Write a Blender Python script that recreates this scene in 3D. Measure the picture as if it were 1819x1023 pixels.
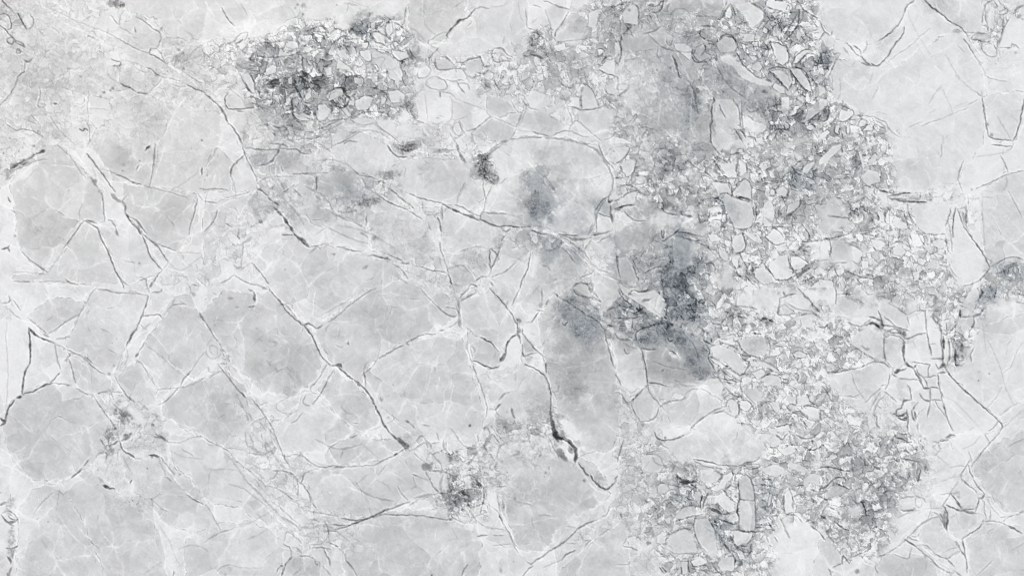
import bpy, math
import numpy as np
EXPO = 0.285
ALB = 0.955
BAL = (0.963, 1.004, 0.984)

# ================================================================ camera, sky, sun, exposure
scene = bpy.context.scene
for o in list(bpy.data.objects): bpy.data.objects.remove(o)
TOP = 0.03                                    # the slab is 30 mm thick and lies flat
cam_d = bpy.data.cameras.new('camera'); cam = bpy.data.objects.new('camera', cam_d)
scene.collection.objects.link(cam)
cam_d.sensor_width = 36; cam_d.lens = 50; cam_d.clip_end = 500
cam.location = (0, 0, TOP + 1.819 * 50 / 36); cam.rotation_euler = (0, 0, 0)
scene.camera = cam
scene.render.resolution_x = 1024; scene.render.resolution_y = 575

SUN_EL, SUN_AZ = math.radians(56), math.radians(-40)     # soft light from the upper left
world = bpy.data.worlds.new('World'); scene.world = world; world.use_nodes = True
wn = world.node_tree.nodes; wl = world.node_tree.links
sky = wn.new('ShaderNodeTexSky'); sky.sky_type = 'NISHITA'; sky.sun_disc = False
sky.sun_elevation = SUN_EL; sky.sun_rotation = SUN_AZ; sky.dust_density = 4.0; sky.air_density = 1.0; sky.ozone_density = 0.5
wn['Background'].inputs['Strength'].default_value = 0.10
wl.new(sky.outputs[0], wn['Background'].inputs['Color'])
sd = bpy.data.lights.new('sun', 'SUN'); sd.energy = 1.5; sd.angle = math.radians(10); sd.color = (1.0, 0.93, 0.84)
sun = bpy.data.objects.new('sun', sd); scene.collection.objects.link(sun)
sun.rotation_euler = (math.radians(90) - SUN_EL, 0, math.radians(180) - SUN_AZ)
sun.location = (-3, 3, 5)
scene.view_settings.view_transform = 'Standard'; scene.view_settings.look = 'None'
scene.view_settings.exposure = EXPO; scene.view_settings.gamma = 1.0
scene.cycles.max_bounces = 4; scene.cycles.filter_width = 1.0; scene.render.filter_size = 1.0

W0, H0 = 1819.0, 1023.0            # the slab's pattern is laid out on a 1819 x 1023 mm field
HF = 1.32                          # vertex pitch inside the field, mm
MARG = 40.0

# ---------------------------------------------------------------- noise
def _hash(ix, iy, seed):
    h = (ix.astype(np.int64) * 374761393 + iy.astype(np.int64) * 668265263 + seed * 2147483647) & 0xFFFFFFFF
    h = ((h ^ (h >> 13)) * 1274126177) & 0xFFFFFFFF
    h = (h ^ (h >> 16)) & 0xFFFFFFFF
    return h.astype(np.float32) / np.float32(4294967295.0)

def noise(X, Y, f, seed):
    """value-gradient noise in -1..1"""
    x = X * f + seed * 17.13; y = Y * f - seed * 9.71
    xi = np.floor(x); yi = np.floor(y)
    fx = (x - xi).astype(np.float32); fy = (y - yi).astype(np.float32)
    xi = xi.astype(np.int64); yi = yi.astype(np.int64)
    u = fx * fx * fx * (fx * (fx * 6 - 15) + 10); v = fy * fy * fy * (fy * (fy * 6 - 15) + 10)
    def g(a, b, dx, dy):
        t = _hash(xi + a, yi + b, seed) * np.float32(6.2831853)
        return np.cos(t) * dx + np.sin(t) * dy
    n0 = g(0, 0, fx, fy); n1 = g(1, 0, fx - 1, fy); n2 = g(0, 1, fx, fy - 1); n3 = g(1, 1, fx - 1, fy - 1)
    a = n0 + (n1 - n0) * u; b = n2 + (n3 - n2) * u
    return (a + (b - a) * v) * 1.5

def fbm(X, Y, f, seed, o=4, gain=0.5):
    s = 0; a = 1.0; t = 0
    for k in range(o):
        s = s + noise(X, Y, f, seed + k * 31) * a; t += a; a *= gain; f *= 2.07
    return s / t * 1.3

def voronoi(X, Y, size, seed, jit=0.95):
    x = X / size; y = Y / size
    xi = np.floor(x).astype(np.int64); yi = np.floor(y).astype(np.int64)
    f1 = np.full(X.shape, 9.0, np.float32); f2 = f1.copy(); cid = np.zeros(X.shape, np.float32)
    px = np.zeros(X.shape, np.float32); py = px.copy(); qx = px.copy(); qy = px.copy()
    for a in (-1, 0, 1):
        for b in (-1, 0, 1):
            cx = xi + a; cy = yi + b
            jx = (cx + 0.5 + (_hash(cx, cy, seed) - 0.5) * jit - x).astype(np.float32)
            jy = (cy + 0.5 + (_hash(cx, cy, seed + 7) - 0.5) * jit - y).astype(np.float32)
            d = jx * jx + jy * jy
            c = _hash(cx, cy, seed + 13)
            n = d < f1
            m = (~n) & (d < f2)
            f2 = np.where(n, f1, np.where(m, d, f2))
            qx = np.where(n, px, np.where(m, jx, qx)); qy = np.where(n, py, np.where(m, jy, qy))
            f1 = np.where(n, d, f1); px = np.where(n, jx, px); py = np.where(n, jy, py)
            cid = np.where(n, c, cid)
    L = np.sqrt((qx - px) ** 2 + (qy - py) ** 2) + 1e-6
    edge = (f2 - f1) / (2 * L) * size          # true distance to the cell wall, mm
    a = cid * 97.0
    grad = -(np.cos(a) * px + np.sin(a) * py)     # runs across each fragment in a direction of its own
    return edge, cid, grad.astype(np.float32)

def sstep(a, b, x):
    t = np.clip((x - a) / (b - a), 0, 1)
    return t * t * (3 - 2 * t)

# ---------------------------------------------------------------- the traced pattern
def parse(data):
    T = {'d': [], 'l': [], 'p': [], 's': [], 'b': [], 'z': [], 'g': {}, 'c': [], 'k': []}
    ox = oy = 0; sc = 0.25
    for ln in data.split('\n'):
        w = ln.split()
        if not w: continue
        k = w[0]
        if k == '@':
            c, r = int(w[1]), int(w[2])
            ox = [0, 364, 728, 1092, 1455][c]; oy = [0, 256, 512, 767][r]; key = (c, r); sc = 0.25
            continue
        if k == '@z':
            ox, oy, sc = float(w[1]), float(w[2]), float(w[3]); continue
        if k == '@@':
            ox = oy = 0; sc = 1.0
            continue
        tag = 0
        if k == 'b' and w[-1] in 'BWD':
            tag = {'B': .8, 'D': 1.5, 'W': -0.9}[w[-1]]; w = w[:-1]
        v = [float(t) for t in w[1:]]
        if k == 'g':
            T['g'][key] = v; continue
        def pts(a):
            return np.array([[ox + a[i] * sc, oy + a[i + 1] * sc] for i in range(0, len(a) - 1, 2)], float)
        if k == 'd' or k == 'l': T[k].append((v[0] * sc, v[1], pts(v[2:])))
        elif k == 'p': T['p'].append((v[0], v[1], pts(v[2:])))
        elif k == 'c': T['c'].append((v[0], pts(v[1:])))
        elif k == 's': T['s'].append((v[0] * sc, v[1], ox + v[2] * sc, oy + v[3] * sc))
        elif k == 'k': T['k'].append((v[0], ox + v[1] * sc, oy + v[2] * sc, v[3] * sc, v[4] * sc, v[5] if len(v) > 5 else 0))
        elif k == 'b': T['b'].append((v[0], ox + v[1] * sc, oy + v[2] * sc, v[3] * sc, v[4] * sc, v[5] if len(v) > 5 else 0, tag))
        elif k == 'z': T['z'].append((v[0], v[1], pts(v[2:])))
    keep = []
    for t_, o_, P in T['p']:
        a = abs(_area(P)); c = P.mean(0)
        if o_ <= 5 and a > 900:
            if sum(1 for q in P for e_ in (364, 728, 1092, 1455.) if abs(q[0] - e_) < 1.5) + sum(1 for q in P for e_ in (256, 512, 767.) if abs(q[1] - e_) < 1.5) > 1: continue
            if not any(poly_sd(Q, np.array([c[0]]), np.array([c[1]]))[0] > 0 for _, Q in T['c']): T['c'].append((t_, P))
        else:
            nb = sum(1 for q in P for e_ in (364, 728, 1092, 1455.) if abs(q[0] - e_) < 1.5) + sum(1 for q in P for e_ in (256, 512, 767.) if abs(q[1] - e_) < 1.5)
            if nb > 1 and a > 700: continue
            keep.append((t_, o_, P))
    T['p'] = keep
    return T

def resample(P, step, closed=False):
    if closed: P = np.vstack([P, P[:1]])
    d = np.hypot(*(P[1:] - P[:-1]).T); s = np.concatenate([[0], np.cumsum(d)])
    n = max(2, int(s[-1] / step) + 1)
    t = np.linspace(0, s[-1], n)
    return np.stack([np.interp(t, s, P[:, 0]), np.interp(t, s, P[:, 1])], 1), t, s[-1]

def chaikin(P, closed=False, it=2):
    for _ in range(it):
        if closed:
            Q = np.roll(P, -1, 0); P = np.stack([P * .75 + Q * .25, P * .25 + Q * .75], 1).reshape(-1, 2)
        else:
            if len(P) < 3: return P
            A = P[:-1] * .75 + P[1:] * .25; B = P[:-1] * .25 + P[1:] * .75
            P = np.vstack([P[:1], np.stack([A, B], 1).reshape(-1, 2)[1:-1], P[-1:]])
    return P

def wander(P, amp, f, seed):
    return P + amp * np.stack([fbm(P[:, 0], P[:, 1], f, seed, 3), fbm(P[:, 0], P[:, 1], f, seed + 5, 3)], 1)

def stamp(F, x0, y0, h, px, py, r, s, soft=1.0):
    """max-splat of little round brush marks: radius r (mm), strength s"""
    K = int(np.ceil((r.max() + 1.8) / h)) + 1
    ix = np.round((px - x0) / h).astype(int); iy = np.round((py - y0) / h).astype(int)
    ny, nx = F.shape
    for a in range(-K, K + 1):
        for b in range(-K, K + 1):
            jx = ix + a; jy = iy + b
            ok = (jx >= 0) & (jx < nx) & (jy >= 0) & (jy < ny)
            d = np.hypot(x0 + jx * h - px, y0 + jy * h - py)
            v = s * np.clip(1 - (d - r) / (h * soft), 0, 1)
            ok &= v > 0
            if ok.any(): np.maximum.at(F, (jy[ok], jx[ok]), v[ok])

def poly_sd(P, X, Y):
    """signed distance (positive inside) to polygon P"""
    n = len(P); d = np.full(X.shape, 1e9); ins = np.zeros(X.shape, bool)
    for i in range(n):
        ax, ay = P[i]; bx, by = P[(i + 1) % n]
        ex, ey = bx - ax, by - ay; L = ex * ex + ey * ey + 1e-9
        t = np.clip(((X - ax) * ex + (Y - ay) * ey) / L, 0, 1)
        d = np.minimum(d, (X - ax - t * ex) ** 2 + (Y - ay - t * ey) ** 2)
        if ay != by:
            c = ((ay > Y) != (by > Y)) & (X < (bx - ax) * (Y - ay) / (by - ay) + ax)
            ins ^= c
    d = np.sqrt(d)
    return np.where(ins, d, -d)

def blur(F, n):
    for _ in range(n):
        F = (np.pad(F, ((1, 1), (0, 0)), 'edge')[:-2] + F * 2 + np.pad(F, ((1, 1), (0, 0)), 'edge')[2:]) / 4
        F = (np.pad(F, ((0, 0), (1, 1)), 'edge')[:, :-2] + F * 2 + np.pad(F, ((0, 0), (1, 1)), 'edge')[:, 2:]) / 4
    return F

def compute(data, h=HF, marg=MARG, outer=True):
    T = parse(data)
    # ---- axes: fine inside, growing outside
    nx = int(round((W0 + 2 * marg) / h)) + 1; ny = int(round((H0 + 2 * marg) / h)) + 1
    xf = -marg + np.arange(nx) * h; yf = -marg + np.arange(ny) * h
    def grow(start, sign, reach):
        out = []; s = h; x = start
        while abs(x - start) < reach:
            s = min(s * 1.12, 11.0); x += sign * s; out.append(x)
        return out
    gx = grow(xf[-1], 1, 560) if outer else []; gl = grow(xf[0], -1, 560)[::-1] if outer else []
    gy = grow(yf[-1], 1, 330) if outer else []; gt = grow(yf[0], -1, 330)[::-1] if outer else []
    xs = np.concatenate([gl, xf, gx]); ys = np.concatenate([gt, yf, gy])
    sx = slice(len(gl), len(gl) + nx); sy = slice(len(gt), len(gt) + ny)
    X, Y = np.meshgrid(xs, ys)
    Xf, Yf = X[sy, sx], Y[sy, sx]
    x0, y0 = xf[0], yf[0]
    def win(lo, hi):
        a = max(0, int((lo[0] - x0) / h)); b = min(nx, int((hi[0] - x0) / h) + 2)
        c = max(0, int((lo[1] - y0) / h)); d = min(ny, int((hi[1] - y0) / h) + 2)
        return slice(c, d), slice(a, b)
    # ---- broad tone: 30 x 16 grid read off the stone
    G = np.zeros((16, 30))
    for (c, r), v in T['g'].items():
        G[r * 4:r * 4 + 4, c * 6:c * 6 + 6] = np.array(v[:24]).reshape(4, 6)
    G = np.pad(G, 3, 'edge')
    for k in range(3):   # fade to the mean beyond the field
        pass
    wx = fbm(X, Y, 1 / 90., 3, 3) * 16; wy = fbm(X, Y, 1 / 90., 4, 3) * 16
    u = np.clip((X + wx) / (W0 / 30) - 0.5 + 3, 1, 33.99); v = np.clip((Y + wy) / (H0 / 16) - 0.5 + 3, 1, 19.99)
    iu = u.astype(int); iv = v.astype(int); fu = u - iu; fv = v - iv
    def cub(t):
        return ((1 - t) ** 3 / 6, (3 * t ** 3 - 6 * t ** 2 + 4) / 6, (-3 * t ** 3 + 3 * t ** 2 + 3 * t + 1) / 6, t ** 3 / 6)
    cu = cub(fu); cv = cub(fv); base = 0
    for a in range(4):
        for b in range(4):
            base = base + G[iv + a - 1, iu + b - 1] * cv[a] * cu[b]
    base = base / 100.
    out = np.maximum(np.maximum(-X, X - W0), np.maximum(-Y, Y - H0))
    fo = sstep(20, 160, out)
    base = base * (1 - fo) + (0.85 + 0.05 * fbm(X, Y, 1 / 160., 9, 3)) * fo
    tint = np.zeros(X.shape)
    # ---- broken (brecciated) zones
    Z = np.zeros((ny, nx)); ZS = np.zeros((ny, nx)); 
    for inten, size, P in T['z']:
        P = P.copy()
        for q in P:                       # run the zones on past the edge of the field
            if q[0] < 2: q[0] = -60
            if q[1] < 2: q[1] = -60
            if q[0] > W0 - 3: q[0] = W0 + 60
            if q[1] > H0 - 3: q[1] = H0 + 60
        w = win(P.min(0) - 14, P.max(0) + 14)
        if Xf[w].size == 0: continue
        n = 9 * noise(Xf[w], Yf[w], 1 / 22., 41) + 4 * noise(Xf[w], Yf[w], 1 / 8., 42)
        m = sstep(-9, 7, poly_sd(P, Xf[w], Yf[w]) + n) * inten / 100
        Z[w] = np.maximum(Z[w], m * 1.15)
    Z = blur(Z, 7)
    jx = np.clip(((Xf - x0) / h + 13 * fbm(Xf, Yf, 1 / 34., 43, 3)).astype(int), 0, nx - 1)
    jy = np.clip(((Yf - y0) / h + 13 * fbm(Xf, Yf, 1 / 34., 44, 3)).astype(int), 0, ny - 1)
    Z = Z[jy, jx]
    ZZ = np.zeros(X.shape); ZZ[sy, sx] = Z
    ZZ = ZZ * (1 - fo) + fo * 0.5 * sstep(0.1, 0.45, fbm(X, Y, 1 / 200., 12, 3))
    # ---- stamped lines
    D = np.zeros((ny, nx)); Lt = np.zeros((ny, nx)); HB = np.zeros((ny, nx))
    sh = []
    for i, (w_, s_, P) in enumerate(T['d']):
        Q, t, L = resample(chaikin(P, it=1), h * 0.6)
        Q = wander(Q, 1.1 + 0.15 * w_, 1 / 9., 50)
        n1 = noise(Q[:, 0], Q[:, 1], 1 / 14., 60); n2 = noise(Q[:, 0], Q[:, 1], 1 / 7., 61)
        e = np.minimum(t, L - t) / max(3.0, 0.18 * L)
        tap = np.clip(0.35 + 0.65 * e, 0, 1)
        r = np.maximum(0.15 + s_ * 0.009, (w_ * 0.55 * (0.95 + 1.2 * n1) - 0.2) * tap)
        s = np.clip(s_ / 100. * (0.90 + min(0.45, max(0, (s_ - 16) * 0.03))) * (1.0 + 0.28 * n2) * (0.55 + 0.45 * tap), 0, 0.62)
        sh.append((Q[:, 0], Q[:, 1], r, s))
    VID = np.zeros((ny, nx), np.int16) - 1
    rank = sorted(range(len(sh)), key=lambda i: -T['d'][i][1] * len(sh[i][0]))[:170]
    for i in sorted(rank, key=lambda i: T['d'][i][1]):
        qx_, qy_, r_, s_ = sh[i]
        for a in (-1, 0, 1):
            for b in (-1, 0, 1):
                jx = np.floor((qx_ - x0) / h + a * 0.75 * np.minimum(1, r_ / h)).astype(int); jy = np.floor((qy_ - y0) / h + b * 0.75 * np.minimum(1, r_ / h)).astype(int)
                ok = (jx >= 0) & (jx < nx) & (jy >= 0) & (jy < ny)
                VID[jy[ok], jx[ok]] = i
    A = [np.concatenate([q[k] for q in sh]) for k in range(4)]
    big = A[2] > 1.6
    for m in (big, ~big):
        if m.any(): stamp(D, x0, y0, h, A[0][m], A[1][m], A[2][m], A[3][m] * 1.12)
    stamp(HB, x0, y0, h, A[0][::3], A[1][::3], np.full(len(A[0][::3]), 4.2), A[3][::3], soft=3)
    HB = blur(HB, 5)
    jx = np.clip(np.round((Xf - x0) / h + 0.7 * noise(Xf, Yf, 1 / 5., 46)).astype(int), 0, nx - 1)
    jy = np.clip(np.round((Yf - y0) / h + 0.7 * noise(Xf, Yf, 1 / 5., 47)).astype(int), 0, ny - 1)
    D = D * 0.45 + D[jy, jx] * 0.55
    D = D * (1 + 0.35 * noise(Xf, Yf, 1 / 5., 48))
    fl = []
    for i, (w_, s_, P) in enumerate(T['d']):
        if s_ < 14: continue
        qx_, qy_, r_, s2 = sh[i]
        if len(qx_) < 6: continue
        tx = np.gradient(qx_); ty = np.gradient(qy_); tn = np.hypot(tx, ty) + 1e-6
        for sg in (-1, 1):
            o = r_ + 1.7 + 0.6 * noise(qx_, qy_, 1 / 9., 64)
            a_ = np.clip(noise(qx_, qy_, 1 / 24., 65 + sg) * 1.3 + 0.25, 0, 1) * 0.085 * min(1.3, s_ / 22)
            fl.append((qx_ - ty / tn * o * sg, qy_ + tx / tn * o * sg, np.full(len(qx_), 0.75), a_))
    A = [np.concatenate([q[k] for q in fl]) for k in range(4)]
    FLK = np.zeros((ny, nx)); stamp(FLK, x0, y0, h, *A, soft=1.3)
    sh = []
    for i, (w_, s_, P) in enumerate(T['l']):
        Q, t, L = resample(chaikin(P, it=2), h * 0.7)
        Q = wander(Q, 2.0, 1 / 12., 70)
        n1 = noise(Q[:, 0], Q[:, 1], 1 / 18., 71); n2 = noise(Q[:, 0], Q[:, 1], 1 / 10., 72)
        r = np.maximum(0.2, w_ * 0.38 * (0.8 + 0.9 * n1)); s = s_ / 100. * np.clip(0.85 + 0.9 * n2, 0.1, 1.7)
        sh.append((Q[:, 0], Q[:, 1], r, s))
    A = [np.concatenate([q[k] for q in sh]) for k in range(4)]
    stamp(Lt, x0, y0, h, *A, soft=1.3)
    Lt = np.maximum(Lt, FLK)
    # ---- the large clasts: grey heart, pale healed rim
    CT = np.zeros((ny, nx)); CM = np.zeros((ny, nx)); CID = np.zeros((ny, nx), np.int32) - 1; CE = np.full((ny, nx), -30.0)
    wob = 5 * fbm(Xf, Yf, 1 / 22., 151, 4) + 1.4 * noise(Xf, Yf, 1 / 5., 155) + 3.0
    EDG = np.zeros((ny, nx)); emod = np.clip(0.35 + 1.2 * fbm(Xf, Yf, 1 / 17., 157, 3), 0, 1)
    RIM = np.zeros((ny, nx)); rmod = np.clip(0.45 + 1.1 * fbm(Xf, Yf, 1 / 18., 156, 3), 0, 1.3)
    for i, (t_, P) in enumerate(T['c']):
        P = P.copy()
        P[:, 0] = np.where(P[:, 0] < 2, -60, np.where(P[:, 0] > W0 - 3, W0 + 60, P[:, 0]))
        P[:, 1] = np.where(P[:, 1] < 2, -60, np.where(P[:, 1] > H0 - 3, H0 + 60, P[:, 1]))
        P, _, _ = resample(P, 7.0, True); P = wander(P[:-1], 4.5, 1 / 20., 140)
        w = win(P.min(0) - 20, P.max(0) + 20)
        sd = poly_sd(P, Xf[w], Yf[w])
        s2_ = sd + wob[w]; m = sstep(-0.5, 3.5, s2_)
        RIM[w] = np.maximum(RIM[w] * (1 - m), np.exp(-((s2_ + 1.0) / 1.7) ** 2) * rmod[w] + 0.12 * np.exp(-((s2_ - 1) / 5.0) ** 2))
        EDG[w] = np.maximum(EDG[w] * (1 - m), np.exp(-((s2_ - 0.2) / 0.9) ** 2) * emod[w])
        CT[w] = np.where(m > CM[w], (t_ - 0.4 + 2.6 * math.sin(i * 2.7)) / 100. if t_ < 86 else t_ / 100., CT[w]); CM[w] = np.maximum(CM[w], m)
        CE[w] = np.maximum(CE[w], sd)
        CID[w] = np.where(sd > 0, i, CID[w])
    CT = np.where(CT > 0, CT, 0.85)
    # ---- traced fragments
    PM = np.zeros((ny, nx)); PT = np.zeros((ny, nx)); OL = np.zeros((ny, nx)); PID = np.zeros((ny, nx), np.int32) - 1
    order = sorted(range(len(T['p'])), key=lambda i: -abs(_area(T['p'][i][2])))
    for i in order:
        t_, o_, P = T['p'][i]
        t_ = (t_ - 2.0 if t_ < 92 else t_ - 1.0) - 7.0 * ((i * 0.618) % 1) * (o_ > 7)
        P, _, _ = resample(P, 3.0, True)
        P = wander(P[:-1], 1.9, 1 / 7., 80)
        w = win(P.min(0) - 5, P.max(0) + 5)
        if Xf[w].size == 0: continue
        sd = poly_sd(P, Xf[w], Yf[w])
        soft = 1.0 if o_ >= 9 else (3.0 if o_ > 5 else 7.0)
        m = sstep(-soft * .5, soft, sd)
        nn = 0.55 + 0.55 * noise(Xf[w], Yf[w], 1 / 9., 90 + i % 5)
        ang = i * 2.399; cx_, cy_ = P.mean(0); rr = max(np.ptp(P[:, 0]), np.ptp(P[:, 1])) * .5 + 1
        gp = (np.cos(ang) * (Xf[w] - cx_) + np.sin(ang) * (Yf[w] - cy_)) / rr * (0.030 if o_ > 5 else 0.012)
        rim = gp + np.exp(-((sd - 2.5) / 2.2) ** 2) * 0.018 * (o_ > 5)
        dk = max(0.0, 3.0) / 100 * (t_ < 88) * np.clip(sd / 12, 0, 1)
        old = np.where(PT[w] > 0, PT[w], t_ / 100.)
        PT[w] = np.where(sd > -soft, old * (1 - m) + (t_ / 100. + rim) * m, PT[w])
        PM[w] = np.maximum(PM[w], m)
        onb = np.minimum(np.min([np.abs(Xf[w] - e) for e in (364, 728, 1092, 1455.5)], 0), np.min([np.abs(Yf[w] - e) for e in (256, 512, 767.)], 0))
        m = m * 1.0; nn = nn * sstep(1.5, 4.0, onb)
        OL[w] = OL[w] * (1 - sstep(0.5, 2.5, sd))
        OL[w] = np.maximum(OL[w], np.exp(-((sd + 0.3) / (0.5 * h + 0.2)) ** 2) * max(0, o_ - 4) * 2.0 / 100. * np.clip((nn - .25) * 1.9, 0.0, 1.6))
        PID[w] = np.where(sd > 0, i, PID[w])
    # ---- blobs
    BL = np.zeros((ny, nx)); BT = np.zeros((ny, nx))
    e1 = fbm(Xf, Yf, 1 / 26., 101, 4) ; e2 = fbm(Xf, Yf, 1 / 9., 105, 3)
    e3 = (1 - np.abs(fbm(Xf + 5 * e2, Yf + 5 * e1, 1 / 10., 109, 3)) * 5)
    e3 = -np.clip(e3, -0.6, 1)
    _, cB, _ = voronoi(Xf + 7 * e1 + 3 * e2, Yf * 0.8 + 7 * e2, 30.0, 117)
    for d_, cx, cy, rx, ry, an, tg in T['b']:
        R = max(rx, ry) * 1.9
        w = win(np.array([cx - R, cy - R]), np.array([cx + R, cy + R]))
        if Xf[w].size == 0: continue
        ca, sa = math.cos(math.radians(an)), math.sin(math.radians(an))
        dx = Xf[w] - cx; dy = Yf[w] - cy
        q = 0.82 * np.sqrt(((dx * ca + dy * sa) / rx) ** 2 + ((-dx * sa + dy * ca) / ry) ** 2)
        hard = 0.10 if abs(d_) > 8 else 0.35
        m = sstep(1 + hard + .15, 1 - hard - .25, q + 0.75 * e1[w] + 0.34 * e2[w])
        tex = 1.0 + (0.55 * e2[w] + 0.35 * e1[w] + 0.35 * e3[w]) * (abs(d_) > 7)
        tex = tex * ((0.62 + 0.85 * cB[w]) if abs(d_) > 5 else 1.0)
        BL[w] += d_ / 100. * m * tex * (0.78 if abs(d_) > 9 else 0.55)
        BT[w] += tg * m
    # clusters of dark mineral specks
    sp = 0.6 * noise(Xf, Yf, 1 / 4.2, 121) + 0.5 * noise(Xf + 4 * e2, Yf, 1 / 8.5, 122) + 0.35 * np.abs(noise(Xf, Yf, 1 / 6., 123))
    for s_, cx, cy, rx, ry, an in T['k']:
        R = max(rx, ry) * 1.6 + 3
        w = win(np.array([cx - R, cy - R]), np.array([cx + R, cy + R]))
        ca, sa = math.cos(math.radians(an)), math.sin(math.radians(an)); dx = Xf[w] - cx; dy = Yf[w] - cy
        q = np.sqrt(((dx * ca + dy * sa) / rx) ** 2 + ((-dx * sa + dy * ca) / ry) ** 2) + 0.5 * e1[w]
        v_ = sstep(-0.02, 0.55, sp[w] + 0.55 * (1 - q)) * sstep(1.35, 0.8, q)
        D[w] = np.maximum(D[w], s_ / 100. * 0.62 * v_ * (0.8 + 0.5 * e3[w]))
        BL[w] -= 0.05 * sstep(1.3, 0.5, q)
        Lt[w] = np.maximum(Lt[w], 0.09 * sstep(0.25, 0.6, -sp[w]) * sstep(1.4, 0.9, q))
    for r_, s_, cx, cy in T['s']:
        R = r_ * 0.72; w = win(np.array([cx - R * 2 - 3, cy - R * 2 - 3]), np.array([cx + R * 2 + 3, cy + R * 2 + 3]))
        if Xf[w].size == 0: continue
        q = np.hypot(Xf[w] - cx, Yf[w] - cy) / (R + 0.25) + (0.5 + 0.08 * R) * e2[w] + 0.04 * R * e3[w]
        m = sstep(1.35, 0.6, q)
        if s_ > 0: D[w] = np.maximum(D[w], s_ / 100. * m * (1 + .35 * e2[w]))
        else: Lt[w] = np.maximum(Lt[w], -s_ / 100. * m)
    # ---- background figure of the stone
    full = lambda F: _place(F, X.shape, sy, sx)
    Df, Lf, HBf, PMf, PTf, OLf, BLf, BTf = map(full, (D, Lt, HB, PM, PT, OL, BL, BT))
    mot = 0.016 * fbm(X, Y, 1 / 42., 201, 4) + 0.011 * fbm(X, Y, 1 / 12., 205, 3)
    wX = X + 9 * fbm(X, Y, 1 / 40., 211, 3); wY = Y + 9 * fbm(X, Y, 1 / 40., 212, 3)
    rid = 1 - np.abs(fbm(wX, wY, 1 / 75., 221, 2)) * 9
    lv = np.clip(rid, 0, 1) * np.clip(0.4 + fbm(X, Y, 1 / 60., 222, 2), 0, 1) * 0.022     # faint healed hairlines
    rid2 = 1 - np.abs(noise(wX * .8 + wY * .35, wY, 1 / 38., 225)) * 12
    lv = lv + np.clip(rid2, 0, 1) * np.clip(0.1 + fbm(X, Y, 1 / 50., 226, 2), 0, 1) * 0.03
    streak = noise(X * 0.9 + Y * 0.35, Y * 0.9 - X * 0.35, 1 / 5., 231) * 0.5 + noise((X + Y * .6) * .25, (Y - X * .6), 1 / 6., 232)
    mot = mot + 0.0065 * streak
    CTf, CMf = full(CT - 0.85) + 0.85, full(CM)
    gap = 0.885 + 0.012 * fbm(X, Y, 1 / 30., 241, 3)
    clean = np.clip(1 - ZZ * 3.0, 0, 1)
    # feathery healed structure: a warped net of pale hairlines, some with a dark thread
    nx1 = X + 13 * fbm(X, Y, 1 / 70., 251, 3); ny1 = Y + 13 * fbm(X, Y, 1 / 70., 252, 3)
    e1_, c1_, gr1 = voronoi(nx1, ny1, 74.0, 253)
    e2_, c2_, gr2 = voronoi(nx1 * 1.0 + ny1 * .3, ny1, 31.0, 255)
    am = np.clip(0.5 + 1.1 * fbm(X, Y, 1 / 45., 256, 2), 0, 1); am2 = np.clip(0.15 + 1.3 * fbm(X, Y, 1 / 35., 257, 3), 0, 1)
    am3 = np.clip(-0.05 + 1.2 * fbm(X, Y, 1 / 28., 258, 2), 0, 1)
    net = 0.055 * np.exp(-(e1_ / 2.0) ** 2) * am + 0.014 * np.exp(-(e1_ / 7.0) ** 2) * am + 0.042 * np.exp(-(e2_ / 1.4) ** 2) * am2
    net = net - 0.13 * np.exp(-((e1_ - .4) / 0.9) ** 2) * am3 * 1.2 - 0.10 * np.exp(-((e2_ - .4) / 0.7) ** 2) * am2 * am3
    net = net + (c1_ - 0.5) * 0.026 + (c2_ - 0.5) * 0.018 + 0.035 * gr1 + 0.02 * gr2
    rg = fbm(nx1 * 1.3, ny1 + nx1 * .3, 1 / 22., 261, 4)
    net = net + 0.026 * np.clip(1 - np.abs(rg) * 6, 0, 1) * am2 + 0.020 * np.clip(1 - np.abs(fbm(nx1 * .5 + ny1 * .7, ny1 * .6 - nx1 * .9, 1 / 12., 267, 4)) * 6, 0, 1) * am - 0.028 * np.clip(1 - np.abs(fbm(nx1, ny1, 1 / 15., 269, 3)) * 8, 0, 1) * am3 + 0.022 * fbm(nx1, ny1, 1 / 17., 265, 4)
    # straight milky streaks in a few directions
    for k_, (an_, fr) in enumerate(((0.9, 1 / 26.), (-0.6, 1 / 34.), (2.1, 1 / 22.))):
        ca, sa = math.cos(an_), math.sin(an_); U = X * ca + Y * sa; V = -X * sa + Y * ca
        st = noise(U * 0.22 + 3 * noise(X, Y, 1 / 60., 271), V, fr, 272 + k_)
        net = net + 0.040 * np.clip(1 - np.abs(st) * 9, 0, 1) * np.clip(-0.15 + 1.5 * fbm(X, Y, 1 / 55., 280 + k_, 2), 0, 1)
    DB = full(blur(D, 3))
    net = net * (1 - 0.55 * sstep(0.86, 0.90, np.maximum(base, CTf * CMf)))
    core = base * 0.35 + CTf * 0.65 - 0.016
    T0 = base + clean * (1 - fo) * ((core - base) * CMf + (gap - base) * 0.36 * (1 - CMf))
    T0 = T0 - full(EDG) * 0.19 * np.clip(1 - ZZ * 1.5, 0, 1)
    T0 = T0 + full(RIM) * 0.088 * np.clip(1 - ZZ * 2.2, 0, 1)
    T0 = T0 + BLf * 0.95 + mot * (1 + 0.4 * clean) + (lv + 1.15 * net) * (1 - 0.75 * np.clip(ZZ * 2, 0, 1))
    T0 = T0 + HBf * 0.03 * (1 - ZZ)
    T0 = T0 * (1 - PMf * 0.78) + (PTf + mot * 1.8 + net * 0.8 + BLf * 0.30) * PMf * 0.78
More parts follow.
